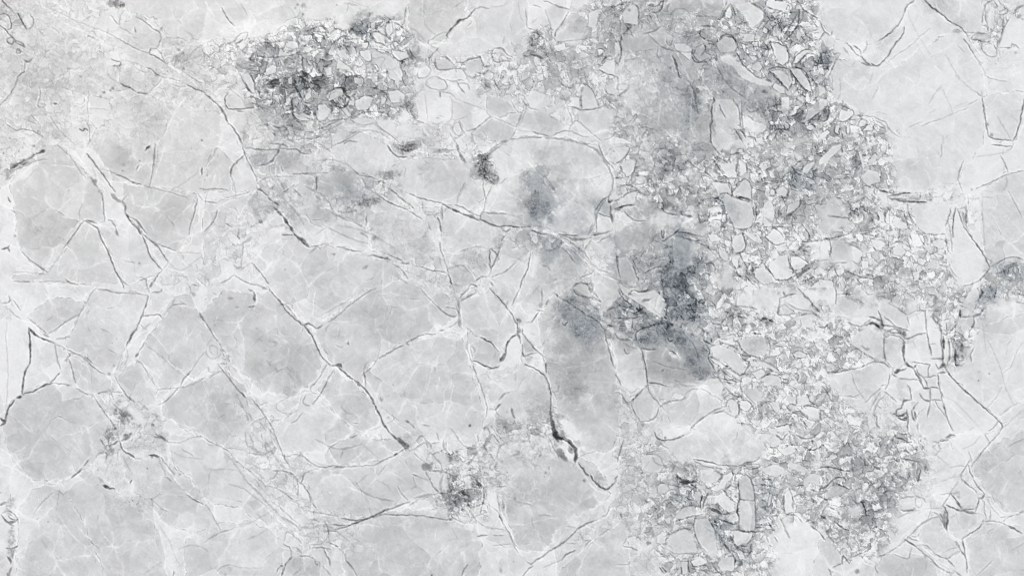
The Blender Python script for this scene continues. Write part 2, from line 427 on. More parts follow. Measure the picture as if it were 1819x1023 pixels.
    # ---- breccia figure
    qx = X + 4.2 * fbm(X, Y, 1 / 9., 301, 4) + 9 * noise(X, Y, 1 / 32., 303); qy = Y + 4.2 * fbm(X, Y, 1 / 9., 302, 4) + 9 * noise(X, Y, 1 / 32., 304)
    e_, c_, ga = voronoi(qx, qy * 1.12, 21.0, 310)
    f_, k_, gb = voronoi(qx, qy, 11.5, 330)
    g_, l_, gc = voronoi(qx * 1.15, qy, 7.0, 350)
    sel = fbm(X, Y, 1 / 26., 305, 3)
    sel = sstep(-0.16, 0.14, sel)
    sel2 = sstep(0.05, 0.3, fbm(X, Y, 1 / 20., 306, 3))
    an = 0.5 + 0.5 * noise(X, Y, 1 / 9., 307)
    def cells(e, c, wd, gr):
        fill = np.where(c > 0.68, 0.09 * (c - 0.68) / 0.32 + 0.05, (c - 0.50) * 0.14)
        fill = fill + 0.15 * gr - 0.09 * (c < 0.16)
        fill = fill + 0.045 * np.exp(-((e - 2.0) / 1.1) ** 2)
        line = np.exp(-(e / wd) ** 2) * 0.72 + 0.30 * np.exp(-(e / (wd * 2.6)) ** 2)
        return fill, line
    fa, la = cells(e_, c_, 1.2, ga); fb, lb = cells(f_, k_, 1.0, gb); fc, lc = cells(g_, l_, 0.9, gc)
    fill = fa * sel + (1 - sel) * (fb * (1 - sel2) + fc * 0.8 * sel2)
    line = la * sel + (1 - sel) * (lb * (1 - sel2) + lc * 0.75 * sel2) + 0.25 * lb * sel
    sq = 1 - np.abs(fbm(qx, qy, 1 / 9., 360, 2)) * 5.0       # curly hair-like seams
    sq2 = 1 - np.abs(fbm(qx, qy, 1 / 14., 366, 3)) * 5.5
    squ = np.clip(sq, 0, 1) * sstep(0.35, 0.7, an)
    Bz = ZZ * (1 - PMf * 0.93) * (1 - CMf * np.where(CTf < .815, 0.35, 0.75))
    str_ = np.clip(0.35 + 0.9 * an + 0.5 * fbm(X, Y, 1 / 30., 308, 2), 0.1, 1.6)
    Bz = Bz * (1 + 1.2 * np.clip(-BLf * 5, 0, 1))
    T0 = T0 + Bz * (fill * 1.45 - 0.015)
    T0 = T0 - Bz * line * 0.34 * str_ - Bz * squ * 0.20 + Bz * np.clip(sq2, 0, 1) ** 2 * 0.13
    T0 = T0 + Bz * 0.045 * fbm(X, Y, 1 / 6., 309, 3) + Bz * 0.04 * fbm(X, Y, 1 / 20., 311, 3)
    T0 = np.where(T0 < 0.71, 0.71 - (0.71 - T0) * 0.52, T0)
    T0 = T0 + Lf * (0.95 - 0.0 * PMf)
    T0 = T0 - OLf * 0.58 * (0.4 + 0.6 * sstep(0.1, 0.3, ZZ))
    T0 = T0 - np.minimum(Df, 0.30 + (Df - 0.30) * 0.75) * 0.47 - DB * 0.50 * (1 - 0.3 * ZZ)
    # soft limits
    T0 = np.where(T0 > 0.90, 0.90 + (T0 - 0.90) * 0.55, T0)
    T0 = np.clip(T0, 0.22, 0.955)
    tint = np.clip(np.maximum(BTf, -.15) * 0.30 + 0.55 * ZZ * sstep(0.82, 0.62, T0) + 0.02, -1.0, 1.0)
    fine = 0.010 * noise(X, Y, 1 / 3.4, 401) + 0.006 * fbm(X, Y, 1 / 7., 403, 3) * (1 + 1.6 * np.clip(BTf, 0, 1))
    T0 = T0 + fine
    T0[sy, sx] += 0.6 * (T0[sy, sx] - blur(T0[sy, sx], 2)); T0 = np.clip(T0, 0.2, 0.965)
    return dict(X=X, Y=Y, xs=xs, ys=ys, sx=sx, sy=sy, tone=T0, tint=tint, dark=Df, PID=PID, D=D, CID=CID, VID=VID, line=full(D), T=T, Z=Z, nx=nx, ny=ny, xf=xf, yf=yf)

def _place(F, shape, sy, sx):
    A = np.zeros(shape, F.dtype); A[sy, sx] = F
    return A

def _area(P):
    x, y = P[:, 0], P[:, 1]
    return 0.5 * np.sum(x * np.roll(y, -1) - y * np.roll(x, -1))

DATA = """
@ 0 0
g 79 84 86 90 86 87 79 80 82 88 84 83 82 80 83 88 84 85 84 80 87 87 83 84
d 7 30 12 5 40 38 75 60
d 3 18 75 60 100 95 125 130
d 8 42 128 100 150 140 165 170 185 208
d 4 22 185 208 215 206 235 185 242 160 230 130 212 105
d 3 15 165 180 100 185
d 4 28 0 105 40 100 70 125 80 165 78 205 60 215
d 5 30 0 185 30 200 60 245 85 265 115 290
d 4 28 50 280 90 265 105 300 75 320 50 300 55 275
d 4 28 105 290 160 305 185 345 140 320 110 300
d 4 26 115 360 135 345 150 378 110 378 120 355 160 372
d 4 18 170 430 180 440 175 490 170 510
d 5 26 170 430 205 445 220 425 232 415
d 5 28 175 512 150 525 128 545
d 3 24 128 545 115 590 90 645 50 700 0 750
d 5 20 280 620 288 680 262 755 300 770
d 4 18 300 770 330 740 290 740
d 3 24 45 885 90 915 115 930 155 920 215 925 260 945 308 978
d 3 15 205 800 240 840 285 885 240 880 165 840
d 3 16 320 810 355 830 385 880 430 935 475 975 520 1015
d 2 10 470 860 530 890
d 3 14 395 80 450 105 540 155 580 165 640 190
d 3 16 640 190 700 210 760 235 820 265
d 4 22 820 265 880 300 930 330 985 358
d 3 18 985 358 1060 385
d 4 30 1060 385 1110 405 1150 430 1175 455
d 3 28 1060 385 1072 345
d 4 22 1072 345 1115 345 1140 375 1160 420 1178 455
d 3 24 970 125 1020 150 1060 180 1100 215 1135 235 1150 270
d 3 20 1150 270 1130 310 1115 345
d 4 35 860 600 890 615 930 630
d 3 22 930 630 980 660
d 5 32 980 660 1005 665 1045 665
d 2 14 1045 665 1080 635 1130 590 1150 550
d 3 12 860 430 900 435 955 450 1000 465
d 3 24 1040 485 1070 490 1100 520 1150 545
d 3 16 1150 545 1200 555 1240 570 1280 575
d 3 14 970 485 1000 510 1050 520 1065 500
d 4 14 1225 460 1290 500 1330 530
d 4 20 1345 540 1375 565 1440 590
d 3 16 1230 600 1270 620 1330 618
d 4 28 1330 605 1380 630 1455 660
d 4 22 850 140 845 190 790 115
d 3 14 850 140 860 100 890 70
d 3 14 850 195 900 220 945 250
d 6 30 795 425 830 440 855 440
d 8 28 800 470 855 470 858 440
d 3 12 765 490 765 530 790 560 860 600
d 3 16 630 650 625 700 622 750 628 830 625 870
d 2 14 640 770 700 770 770 785
d 3 16 745 850 740 895
d 4 16 750 860 800 850
d 4 34 565 920 590 935 600 910 625 930
d 3 20 615 870 640 920 635 960 640 1010 625 1020
d 3 12 560 870 600 850 615 870 650 900
d 3 18 550 740 580 745 600 720 600 690
d 3 18 840 650 880 640 915 630
d 3 10 810 705 880 695 925 660
d 12 22 380 740 410 742
d 3 8 310 600 380 570 450 530
d 3 14 475 495 500 490 530 500 560 480
d 3 12 520 330 560 340 585 345
d 4 14 370 195 400 215 420 240
d 3 12 315 300 325 370
d 4 22 620 265 630 255 670 275
d 5 24 955 195 965 235
d 3 14 950 270 975 275
d 5 16 1360 380 1400 345 1455 310
d 3 13 1250 460 1310 430 1380 420 1430 390
d 3 12 1300 500 1360 500 1400 540
s 12 26 1270 355
s 10 18 1290 305
s 7 30 1148 202
s 6 20 1232 322
s 12 22 1300 380
s 10 22 1250 400
s 15 28 1305 490
s 8 20 575 545
s 12 36 800 632
s 9 36 740 660
s 12 30 785 645
s 12 18 718 690
s 9 42 1435 1000
s 6 20 1035 615
s 6 16 1090 580
s 6 24 1190 508
s 8 24 70 985
s 9 16 270 935
s 22 34 820 25
s 18 38 875 38
s 20 20 775 30
s 10 12 1295 750
b -5 640 60 110 60 20
b -5 1040 280 90 60 10
b -5 980 390 120 40 20
b -6 970 560 130 60 15
b -4 1150 100 120 80 0
b -4 560 380 150 80 10
b -4 180 650 80 110 0
b -6 320 940 90 50 20
b -5 250 820 80 50 20
b 8 50 700 60 50 -45
b -5 1000 790 120 100 0
b -4 440 640 110 90 0
b -6 1380 420 110 70 -20
p 90 6 720 90 800 60 840 90 850 150 840 215 790 225 720 190 700 150
p 94 3 1115 345 1130 375 1142 415 1100 400 1070 385 1080 350
p 92 4 725 300 790 305 790 350 730 355
p 93 3 820 300 870 300 870 340 820 345
p 92 3 800 355 855 350 860 400 805 410
p 93 3 745 430 795 430 810 465 755 470
p 91 5 640 700 770 715 780 830 740 895 690 900 650 870 635 780
p 92 4 555 700 600 680 605 740 560 745 530 725
p 92 3 650 560 690 555 710 580 670 590
p 91 4 470 940 560 900 610 930 620 1015 530 1015
p 91 5 0 110 55 105 75 140 75 200 20 195 0 180
p 90 5 85 190 160 180 210 240 215 300 180 335 125 300 95 255
p 91 5 130 130 210 110 235 150 220 195 190 200 165 150
p 93 2 810 215 840 210 870 240 850 270 815 250
p 94 1 755 650 810 655 820 700 770 700
p 93 2 830 620 920 635 870 650
l 8 6 260 20 340 70 470 180 620 230 730 300
l 7 7 640 230 690 270 720 310
l 4 5 1010 680 1100 690 1160 715 1240 725 1330 770 1400 820 1455 830
l 5 7 1320 690 1280 740 1240 790 1225 840 1200 880 1180 940 1150 985 1110 1020
l 3 4 1440 680 1360 770
l 4 6 330 610 400 560 460 540
l 5 7 340 820 390 900 450 950 520 1010
l 4 6 1130 600 1060 660
l 8 6 1185 460 1300 520 1400 610
l 4 5 1370 0 1400 60
z 14 15 400 20 600 240 720 420 740 650 620 850 560 1023 0 1023 0 700 120 560 150 480 0 350 0 0
z 14 12 740 280 870 290 870 480 800 560 740 560 620 640 640 480 720 420
z 14 16 1200 260 1455 260 1455 600 1340 540 1200 460
@ 1 0
g 88 87 86 90 88 89 86 85 80 76 82 82 87 78 66 70 76 79 87 84 76 77 84 84
d 4 28 120 60 140 95 160 135 190 170 210 185
d 5 28 5 670 40 700 90 740
d 7 30 90 740 120 780 150 835 165 880
d 5 32 165 880 200 905 235 965 265 1020
l 5 9 5 20 30 70 65 115
l 4 6 320 80 345 120 360 180
l 4 5 1170 60 1230 20 1270 0
d 5 22 160 315 205 300 240 250 290 228 310 240 290 280 250 300 210 310
d 3 14 505 220 560 180 590 200 600 240 560 260 540 280 510 240
d 4 22 380 275 400 320 440 325 470 300 550 295 600 290
d 12 30 425 300 450 310 465 300
d 4 20 335 340 350 320 370 330 340 350
d 3 16 290 345 360 340 400 370 450 400
d 4 24 335 400 400 405 445 410 530 410 600 400 680 375 720 320
d 5 28 330 410 345 375 320 430
d 4 22 445 410 440 470 415 540
d 4 22 690 430 700 480 720 530 740 580 700 640
d 5 24 705 230 740 220 800 190 850 190 860 250 900 300
d 4 18 600 210 660 190 680 240 650 280
d 5 24 890 240 930 205 970 215 1010 245
d 6 22 900 320 950 280 1000 250 1020 280
d 4 20 1010 245 1040 210 1070 180
d 6 26 755 330 800 345 860 345
d 4 16 640 280 670 300 660 345 600 350 570 330
d 5 26 750 250 790 240 840 250 860 290
d 4 16 990 20 1090 45
d 3 10 1010 5 1060 20 1150 50
d 4 24 1430 45 1425 110 1410 175
d 4 26 1215 180 1260 200 1280 160 1360 160 1400 200 1440 230
d 4 22 1280 160 1280 230 1290 260 1330 290
d 5 22 1180 240 1220 220 1270 250 1330 290 1345 340
d 5 24 1180 240 1200 300 1260 310 1300 340
d 4 22 1330 160 1340 230 1310 260
d 4 20 1110 250 1120 290 1170 300 1160 345 1110 350
d 4 24 1160 350 1240 350 1320 385
d 5 26 1330 390 1380 445 1455 410
d 8 30 1385 440 1420 435 1390 460
d 4 18 1170 350 1190 420 1160 445 1100 400 1100 350
d 3 14 1190 430 1220 410 1290 405 1240 480 1290 530
d 4 18 1380 450 1410 510 1400 560 1420 600 1455 640
d 4 18 1290 500 1310 560 1350 570 1370 640 1420 670
d 4 18 1220 460 1240 500 1200 530 1190 490
d 3 14 1060 545 1110 560 1120 600 1080 600
d 4 20 1000 510 1050 520 1090 560
d 5 30 905 640 940 620 980 630 1000 680 1030 700 1000 770 940 760 900 730
d 4 20 860 680 900 640 870 720
d 4 18 960 760 1010 830 1040 830 1000 760 980 720
d 5 22 1060 830 1140 800 1210 795 1290 800 1330 780
d 4 20 1210 795 1300 720 1290 660 1240 660
d 8 28 1290 800 1310 830
d 4 22 1210 860 1240 910 1290 940 1340 980 1380 1015
d 3 16 1140 890 1200 870 1250 930
d 4 18 630 690 610 760 620 830 660 870 720 900
d 5 24 660 590 700 560 740 600 730 650 700 700 680 730
d 4 22 720 760 780 800 800 860 850 880
d 4 22 850 880 900 860 950 850 1000 850 1040 830
d 5 18 780 930 840 910 900 880 970 850
d 4 16 640 1000 700 980 760 990 830 970
d 4 20 480 890 520 915 590 890 640 900
d 9 30 485 945 500 960
d 4 16 560 900 600 930 570 990 560 960
d 3 16 240 520 270 570 310 640 350 680
d 3 16 310 520 350 570 360 650
d 3 14 175 630 240 680 280 730
d 5 28 165 660 140 700 145 750 175 780 280 775 350 765
d 5 20 225 790 270 795
d 3 16 370 730 400 770 440 770 480 740 500 770 510 810
d 5 24 360 740 380 770 350 680 330 690
d 4 16 380 900 430 880 480 890
d 5 22 1080 1010 1020 1000 990 1023
d 4 18 1000 980 1060 940 1120 920 1200 930 1260 950 1310 990
d 3 12 820 760 870 730 900 780 860 850 820 870
d 4 22 560 690 600 680 620 650
d 4 18 430 560 480 600 560 590 600 620
s 20 20 700 40
s 10 26 658 35
s 8 26 695 105
s 10 22 640 60
s 6 26 935 38
s 8 26 870 140
s 14 20 460 310
s 14 26 330 690
s 20 26 395 700
s 22 24 440 660
s 8 26 885 855
s 7 24 1135 495
s 7 22 1075 430
s 10 16 295 415
s 6 24 70 338
s 30 24 920 740
s 26 22 870 400
s 26 20 1440 770
s 16 22 1445 730
b -16 1140 190 80 75 -45 B
b -18 1250 135 55 22 5 B
b -11 375 480 65 65 40 W
b -14 495 590 80 50 0 W
b -11 780 500 80 110 0 W
b -15 800 610 60 40 0
b -18 670 640 45 80 10
b -14 710 760 90 60 10
b -10 800 260 90 60 0
b -10 960 310 70 40 0
b -8 610 480 60 70 10
b -10 490 370 50 50 0
b -12 940 720 80 50 10
b -10 1020 580 90 70 0
b -8 1230 620 80 60 10
b -10 1180 750 140 50 5
b 14 790 380 50 25 0
b -8 1400 290 60 60 0
b -10 1020 300 50 80 20
b 10 400 220 200 60 0
b -10 1100 120 90 40 -20
b -6 290 900 70 100 0
b -8 570 560 120 180 0
b 8 1060 460 80 80 0
b -8 650 860 60 50 0
b -8 1430 500 40 100 0
p 94 14 560 330 600 295 650 295 660 320 610 360 570 350
p 92 12 260 530 310 520 345 580 360 660 320 650
p 94 16 870 690 940 640 980 640 980 670 930 700 880 720
p 93 14 850 500 900 470 900 530 870 545
p 92 14 1290 170 1345 170 1340 230 1300 270 1285 220
p 91 14 1185 235 1225 225 1275 260 1280 310 1215 305
p 92 14 1110 300 1160 305 1160 345 1120 350
p 92 12 1340 365 1440 370 1400 430 1370 435 1325 390
p 89 10 1200 440 1250 400 1330 410 1380 470 1410 530 1400 580 1330 570 1290 490 1240 490
p 92 12 1300 510 1330 560 1310 590 1290 570
p 90 12 1060 550 1120 560 1130 600 1110 620 1060 590
p 88 12 1300 650 1380 640 1430 690 1390 730 1320 735
p 91 12 790 790 840 750 890 770 900 810 850 860 800 870
p 91 12 650 830 700 800 770 840 700 840
p 90 12 970 760 1040 800 1030 835 1000 830
p 92 12 930 370 1000 350 1010 410 960 420
p 90 10 520 420 530 340 560 370 620 390 600 405
p 90 12 870 200 940 210 930 260 890 270
p 92 12 1180 160 1210 160 1210 205 1180 200
p 84 16 150 710 200 670 270 700 280 760 180 775
p 88 10 1040 850 1120 830 1210 850 1190 885 1110 890
p 90 8 1010 1010 1060 940 1150 920 1230 940 1300 980 1310 1023 1010 1023
p 89 8 850 950 960 880 1060 890 1080 920 1000 980 980 1023 830 1023
p 90 9 1230 840 1330 820 1455 860 1455 1023 1380 1020 1270 930
p 91 12 480 460 510 480 500 520 440 540 430 500
p 93 14 590 560 620 540 620 600 590 600
p 92 14 950 420 1050 500 930 490
p 92 12 700 650 750 620 760 690 720 720
p 91 12 1000 700 1060 690 1060 760 1010 740
p 92 14 1140 680 1200 700 1160 780 1080 780 1060 720
p 92 14 1250 680 1290 700 1280 770 1250 750
z 55 14 160 280 380 260 560 180 660 140 860 120 1000 200 1080 160 1200 130 1400 140 1455 230 1455 820 1300 830 1080 840 860 950 760 1010 560 1000 460 900 340 790 280 500 100 500 0 480 0 300
z 30 14 0 300 160 280 380 400 330 600 200 600 0 640
z 16 16 340 780 560 880 560 1023 360 1023 260 900
z 22 14 580 40 720 10 730 140 660 150 600 90
@ 2 0
g 83 83 91 88 89 80 82 88 89 85 83 82 86 85 80 80 82 82 88 83 86 87 88 85
d 7 34 265 260 270 235 320 185 350 150 400 135 430 110 465 65
d 14 38 335 175 350 150 365 140
d 4 22 465 65 510 50 560 65
d 5 20 430 150 440 160 410 185
d 3 12 390 115 400 75 460 50
d 3 18 265 230 220 235 175 270 120 300 150 330 185 345
d 5 22 185 345 210 345 170 375 130 435
d 3 10 100 30 100 180 180 250
d 3 12 0 190 60 235 110 300
d 8 34 0 350 20 400 45 420
s 26 26 20 410
d 5 24 225 405 260 410 300 445 315 470
d 5 28 330 445 390 445 430 420 475 415
d 4 22 180 420 175 470 200 500 270 500 310 490
d 3 18 115 460 155 490 140 530 100 560 50 550 60 500
d 4 20 320 490 370 490 400 530 440 560
d 4 22 440 560 500 540 530 520
d 4 22 480 410 500 400 510 440 530 480
s 10 30 545 475
d 4 24 530 480 570 470
d 5 24 480 520 530 530 560 500
d 4 20 180 545 230 560 260 590 270 620 250 640 210 650
d 3 16 115 600 130 560 180 545
d 5 26 330 580 370 640 390 660
d 4 22 340 600 400 590 430 640
d 4 20 260 570 310 580 350 570
d 3 16 110 600 150 630 215 645
d 7 30 215 655 218 690
d 3 20 220 655 290 665 320 690
d 3 14 25 700 50 660 110 640
d 3 14 110 680 115 780 130 850
s 28 26 550 605
d 4 18 510 560 510 610 540 640
d 4 22 600 570 610 610 640 640
d 4 18 620 520 640 570 680 530
d 3 16 640 620 680 580 720 600 700 640
d 3 14 280 690 300 720 300 850 250 880
d 3 14 300 690 390 730 530 780
d 3 14 550 680 545 740 550 790
d 3 14 530 770 560 820 575 830
d 4 22 575 830 540 860 490 900 450 925 390 935
d 5 24 350 870 375 930 390 940
d 4 20 355 870 310 880 300 920 330 960 370 970 380 930
d 4 18 190 840 210 840
d 9 22 0 780 20 820 45 850
d 7 22 50 860 110 880 60 870
s 26 22 40 840
s 20 18 10 700
d 3 18 575 830 660 860 720 890 755 900
d 3 20 755 800 700 805 670 830 640 840
d 3 16 720 720 745 770 770 800
d 7 18 770 800 800 800 775 860 755 910
d 3 16 820 800 830 740 790 700
d 3 18 800 720 850 770 910 785
d 3 16 815 800 800 850 770 900
d 3 20 755 920 740 960 690 1010 660 1023
d 3 12 755 920 790 930 850 940
d 5 24 870 935 920 955 970 965 1015 972
d 4 22 1015 972 1060 940 1110 930 1150 935
d 4 20 1150 935 1220 970 1270 970
d 3 16 440 950 460 1023
d 3 8 510 930 560 970
d 4 18 820 60 830 120 835 200
d 3 10 770 20 780 100 800 150
d 3 12 580 55 650 50 700 20
d 4 24 840 200 900 220 940 260 960 300 940 350
d 5 28 870 240 900 230 930 260 900 280
d 5 22 850 260 900 310 940 340
d 4 24 1125 90 1100 140 1060 200
d 6 26 1060 200 1030 240 1035 260
d 4 18 960 70 990 150 1000 190
d 3 20 925 180 960 200 990 170 1010 220
d 4 22 880 40 930 55
d 5 24 950 10 990 15 1020 35
d 4 24 1020 35 1070 55 1130 65
d 3 16 1040 300 1110 295 1200 285 1290 270
d 5 24 600 345 640 340 670 360 690 390 720 405
d 4 22 600 345 580 380 590 440 640 445
d 4 16 560 350 555 400 570 420
d 5 22 655 430 690 440 730 435
d 6 24 810 400 860 395
d 7 26 860 390 910 400 950 420
d 3 18 800 390 830 365 860 360
d 3 16 720 300 725 320
d 3 14 670 270 660 310
d 3 18 905 465 950 468
d 8 22 1320 405 1380 400 1420 395
d 7 26 1340 460 1370 440 1390 410 1430 400
d 4 26 1350 500 1390 525 1455 540
d 3 18 1340 470 1370 450 1440 425
d 4 18 1320 360 1360 340 1390 370 1330 410
d 4 20 1210 680 1220 780
d 5 24 1120 755 1170 765 1220 785 1300 780 1370 760
d 3 18 1240 590 1220 660 1220 740
d 4 18 1250 600 1300 640 1340 740 1360 770
d 3 16 1240 500 1250 590
d 4 20 1120 770 1150 830 1150 870
d 3 18 1130 920 1170 860 1200 860 1260 920 1320 970 1360 1000
d 4 20 1390 990 1430 980 1455 950
d 3 16 1380 620 1400 670 1440 680
d 3 12 1000 830 1060 860 1100 890
d 3 12 1000 640 1060 650 1100 700 1110 740
d 5 20 1060 570 1100 620 1160 630 1160 580
d 3 16 870 540 880 600 850 650
s 7 30 1100 432
s 8 22 890 560
s 14 24 1440 50
b -8 200 60 200 80 -20
b -8 80 340 110 60 20
b -5 650 200 200 120 -20
b 6 900 60 60 60 0
b -10 1180 160 60 80 0
b -5 1060 70 60 50 0
b -6 830 320 80 50 0
b 5 420 340 200 60 -10
b -8 180 980 80 50 0
b -6 390 780 90 60 0
b -6 650 760 80 50 0
b -5 630 920 100 60 0
b -6 960 870 110 60 20
b -10 240 470 60 30 0
b -10 1100 480 120 90 0
b -10 900 370 120 50 0
b -7 700 560 120 80 0
b -8 1420 700 60 50 0
b -8 1380 100 70 120 0
b -6 420 460 80 50 0
b -5 1300 850 120 100 0
p 93 12 60 500 110 460 155 490 150 520 100 560 55 550
p 88 12 120 590 180 555 240 570 270 620 240 645 170 640 115 610
p 89 10 180 430 260 420 300 460 300 490 200 500
p 92 12 200 520 280 500 310 560 270 580 210 555
p 90 12 330 490 370 490 405 550 390 580 330 550
p 86 9 390 450 440 430 500 430 520 500 440 550 400 510
p 93 10 280 600 330 600 370 650 300 670
p 91 7 30 700 90 650 210 655 220 690 280 690 300 840 200 880 120 850 60 820
p 83 7 285 695 400 735 460 770 430 840 470 860 450 920 390 930 340 860 300 850
p 90 7 440 790 530 785 570 830 500 880 450 900 430 840
p 84 8 550 690 650 700 740 760 755 800 690 805 640 835 580 825 545 770
p 84 8 680 820 770 810 760 890 690 870
p 85 8 580 840 740 900 740 950 660 1020 570 980 520 930 500 900
p 84 8 820 800 910 790 1060 860 1110 900 1040 960 960 965 870 935 810 900 800 850
p 93 10 1020 330 1100 305 1110 350 1050 370
p 90 10 1225 780 1220 700 1250 600 1300 640 1330 730 1340 770
p 92 12 1130 740 1180 690 1205 700 1205 770 1160 760
p 90 12 1340 490 1400 430 1455 425 1455 540 1390 520
p 88 12 1390 610 1455 580 1455 670 1400 670
p 91 12 1330 360 1360 345 1385 370 1340 395
p 92 12 1380 310 1410 320 1400 350 1370 330
p 90 10 1270 190 1270 90 1340 70 1340 140 1310 210
p 92 12 1190 90 1250 90 1240 130 1210 120
p 84 5 1035 260 1060 200 1130 100 1240 130 1250 280 1130 300 1050 290
p 86 7 980 100 1020 40 1120 70 1110 110 1050 210 1010 210
p 88 6 840 200 840 60 940 60 990 160 940 190 900 220
p 93 10 1020 20 1080 0 1150 0 1140 65 1070 55
p 93 12 780 680 810 680 810 720 785 740
p 92 12 770 750 810 770 800 800 770 795
p 92 12 900 540 950 520 950 570 910 570
p 90 10 820 700 870 640 990 680 1000 740 930 780 860 770
p 90 8 1130 890 1180 860 1250 920 1250 940 1170 920
p 90 10 290 920 330 880 370 920 370 960 320 965
p 90 8 30 930 90 920 100 980 20 980
p 92 12 1250 580 1290 520 1300 570
z 40 12 900 180 1010 230 1120 300 1240 280 1220 120 1180 60 1250 20 1455 0 1455 760 1230 770 1100 760 900 780 780 760 680 690 480 640 420 580 300 480 170 480 110 420 160 370 400 440 560 350 740 410 860 350 840 210
z 30 12 0 300 60 420 40 560 0 700 80 880 0 900
z 20 14 0 860 300 880 380 950 340 1023 0 1023
z 18 14 1000 780 1180 820 1180 900 1060 900
@ 3 0
g 77 77 78 84 80 90 80 78 77 79 78 80 82 80 76 75 80 78 77 80 74 80 76 78
d 5 20 0 60 30 40 80 15 140 30 170 60 170 180
d 4 18 0 110 40 140 40 230
d 7 28 50 250 40 310 50 380 30 440 20 465
d 5 24 0 440 25 465
d 10 20 30 290 45 350
d 4 18 50 250 80 230 100 200 130 260
d 4 20 90 175 120 190 90 205 85 185
d 4 22 210 240 260 230 300 215 330 190
d 5 22 220 30 290 55 330 20 345 0
d 5 24 345 0 340 60 300 95 260 90
d 4 16 390 30 370 60 380 90 350 80
d 3 14 400 120 410 80 460 60 520 75 540 130
d 3 14 520 100 600 120 700 120
d 3 20 760 100 780 50 800 10
d 4 24 760 130 800 60 820 30
d 5 26 820 30 850 80 860 110
d 3 20 820 40 840 100 820 140 780 120
d 4 20 950 10 1020 50 1070 90 1060 140 1000 190
d 5 24 1070 90 1080 130 1060 150 1010 210 1000 250
d 4 22 1080 0 1070 50 1130 70 1200 85 1290 90
d 6 26 1130 0 1180 5 1220 10
d 5 24 1290 0 1320 40 1350 80 1420 120 1455 170
d 6 28 1310 70 1310 160 1270 230 1220 280
d 4 22 1310 170 1340 220 1370 270 1440 290
d 4 22 1130 150 1160 110 1220 90
d 4 20 1100 170 1130 200 1100 250 1090 290
d 4 22 1300 90 1240 200 1200 260
d 3 18 910 130 930 170 970 210 1000 220
d 3 20 890 130 910 160 880 180
d 4 20 860 190 890 210 880 250 850 240
d 4 24 720 300 760 260 800 240 850 270 870 320 880 350
d 5 26 610 210 600 250 650 290 700 300
d 6 24 610 190 680 185 720 200
d 4 22 720 240 730 200 760 180 720 150
d 3 18 820 200 830 230 800 240
d 4 24 870 380 890 420 900 450 960 510 1010 550 1060 560
d 4 20 1050 560 1090 540 1090 490 1130 480
d 5 24 1100 290 1120 340 1130 400 1150 450
d 5 26 1080 500 1130 480 1190 480 1240 490 1270 560 1240 640
d 5 26 1100 510 1150 560 1190 600 1230 645
d 5 24 1240 480 1310 480 1370 530 1390 600 1410 660
d 4 22 1250 510 1300 580 1340 630 1390 665
d 5 22 1220 330 1240 400 1230 460
d 4 20 1260 450 1290 390 1360 350 1400 360
d 5 26 1290 460 1340 410 1370 380 1410 385
d 4 18 880 350 930 350 970 330 1060 340 1090 300
d 4 18 930 360 970 430 1000 440 1060 400 1020 360
d 5 24 1050 350 1080 350 1110 360 1070 320
d 3 18 720 390 730 440 700 400 660 450 600 440 560 400 550 380
d 4 24 550 400 560 430 590 450 640 440
d 4 22 630 310 650 360 610 400
d 4 20 410 280 400 330 370 320 370 280
d 7 26 410 400 430 440 445 500 460 560
d 10 22 450 530 470 560 475 540
d 4 20 310 330 300 390 320 420
d 3 26 745 750 760 790 785 835
d 5 22 840 710 880 760 890 830 890 900
d 4 22 900 740 905 830 910 900
d 3 16 930 730 910 760
d 5 26 690 740 690 830 690 890 675 880
d 4 30 678 890 680 950 680 1000 690 1020
d 5 24 700 690 710 720 690 740
d 4 20 930 770 960 800 1010 790 1020 770
d 4 22 950 825 985 855
d 4 20 1140 680 1150 790 1180 800
d 4 24 1170 840 1190 880 1220 930
d 5 26 855 920 880 960 910 1010
d 5 26 870 920 910 940 930 980
d 4 24 940 970 990 980 1010 1010
d 4 18 1060 990 1050 960 1090 900
d 4 18 1170 870 1160 930 1130 990
d 4 20 1260 710 1300 705 1340 750 1390 720 1410 700
d 4 20 1310 830 1330 800 1390 740 1440 690
d 5 24 1370 890 1400 840 1455 800
d 4 22 1360 900 1390 880 1430 890 1410 930 1370 930
d 5 24 1340 650 1360 680 1340 690 1335 640
d 4 18 1390 500 1400 560 1430 600 1455 600
d 4 18 1310 420 1330 480
d 4 18 120 880 160 830 150 810 100 870
d 5 20 180 900 240 910 200 960 190 1000
d 5 20 0 940 40 940
d 4 20 0 545 25 545 25 600 20 640 60 640
d 10 18 30 680 60 660 100 630
d 4 18 580 510 620 560 610 600
s 9 26 600 570
s 14 28 1060 650
s 8 20 1080 660
s 8 26 770 655
s 10 22 600 240
s 12 20 395 485
s 12 18 200 585
s 8 24 300 500
s 8 20 325 405
s 9 22 100 180
s 12 22 690 190
s 9 22 850 95
s 8 24 1420 390
s 14 22 105 75
b -12 640 60 120 60 0
b -8 180 320 140 50 0
b -12 540 640 60 90 0
b -14 540 800 50 160 5 B
b -6 640 880 60 120 0
b -16 760 560 50 80 0 B
b -12 840 480 70 60 20
b -10 860 620 90 80 0
b -14 1100 770 90 70 0
b -12 1020 700 80 60 0
b -14 1140 180 60 60 0
b -12 1230 180 60 60 0
b -12 1200 300 60 40 0
b 8 220 660 160 110 0
b 8 150 500 120 70 0
b -8 270 850 80 120 0
b 10 440 990 120 50 0
b -12 1290 860 90 80 0
b -10 1160 890 70 80 0
b -14 20 60 50 120 0
b -12 10 330 50 60 0
b -8 240 130 60 80 0
b -12 60 200 40 80 0
b 10 620 230 50 30 0
b -12 580 280 90 60 0
b -10 620 380 70 60 0
b -10 780 330 80 60 0
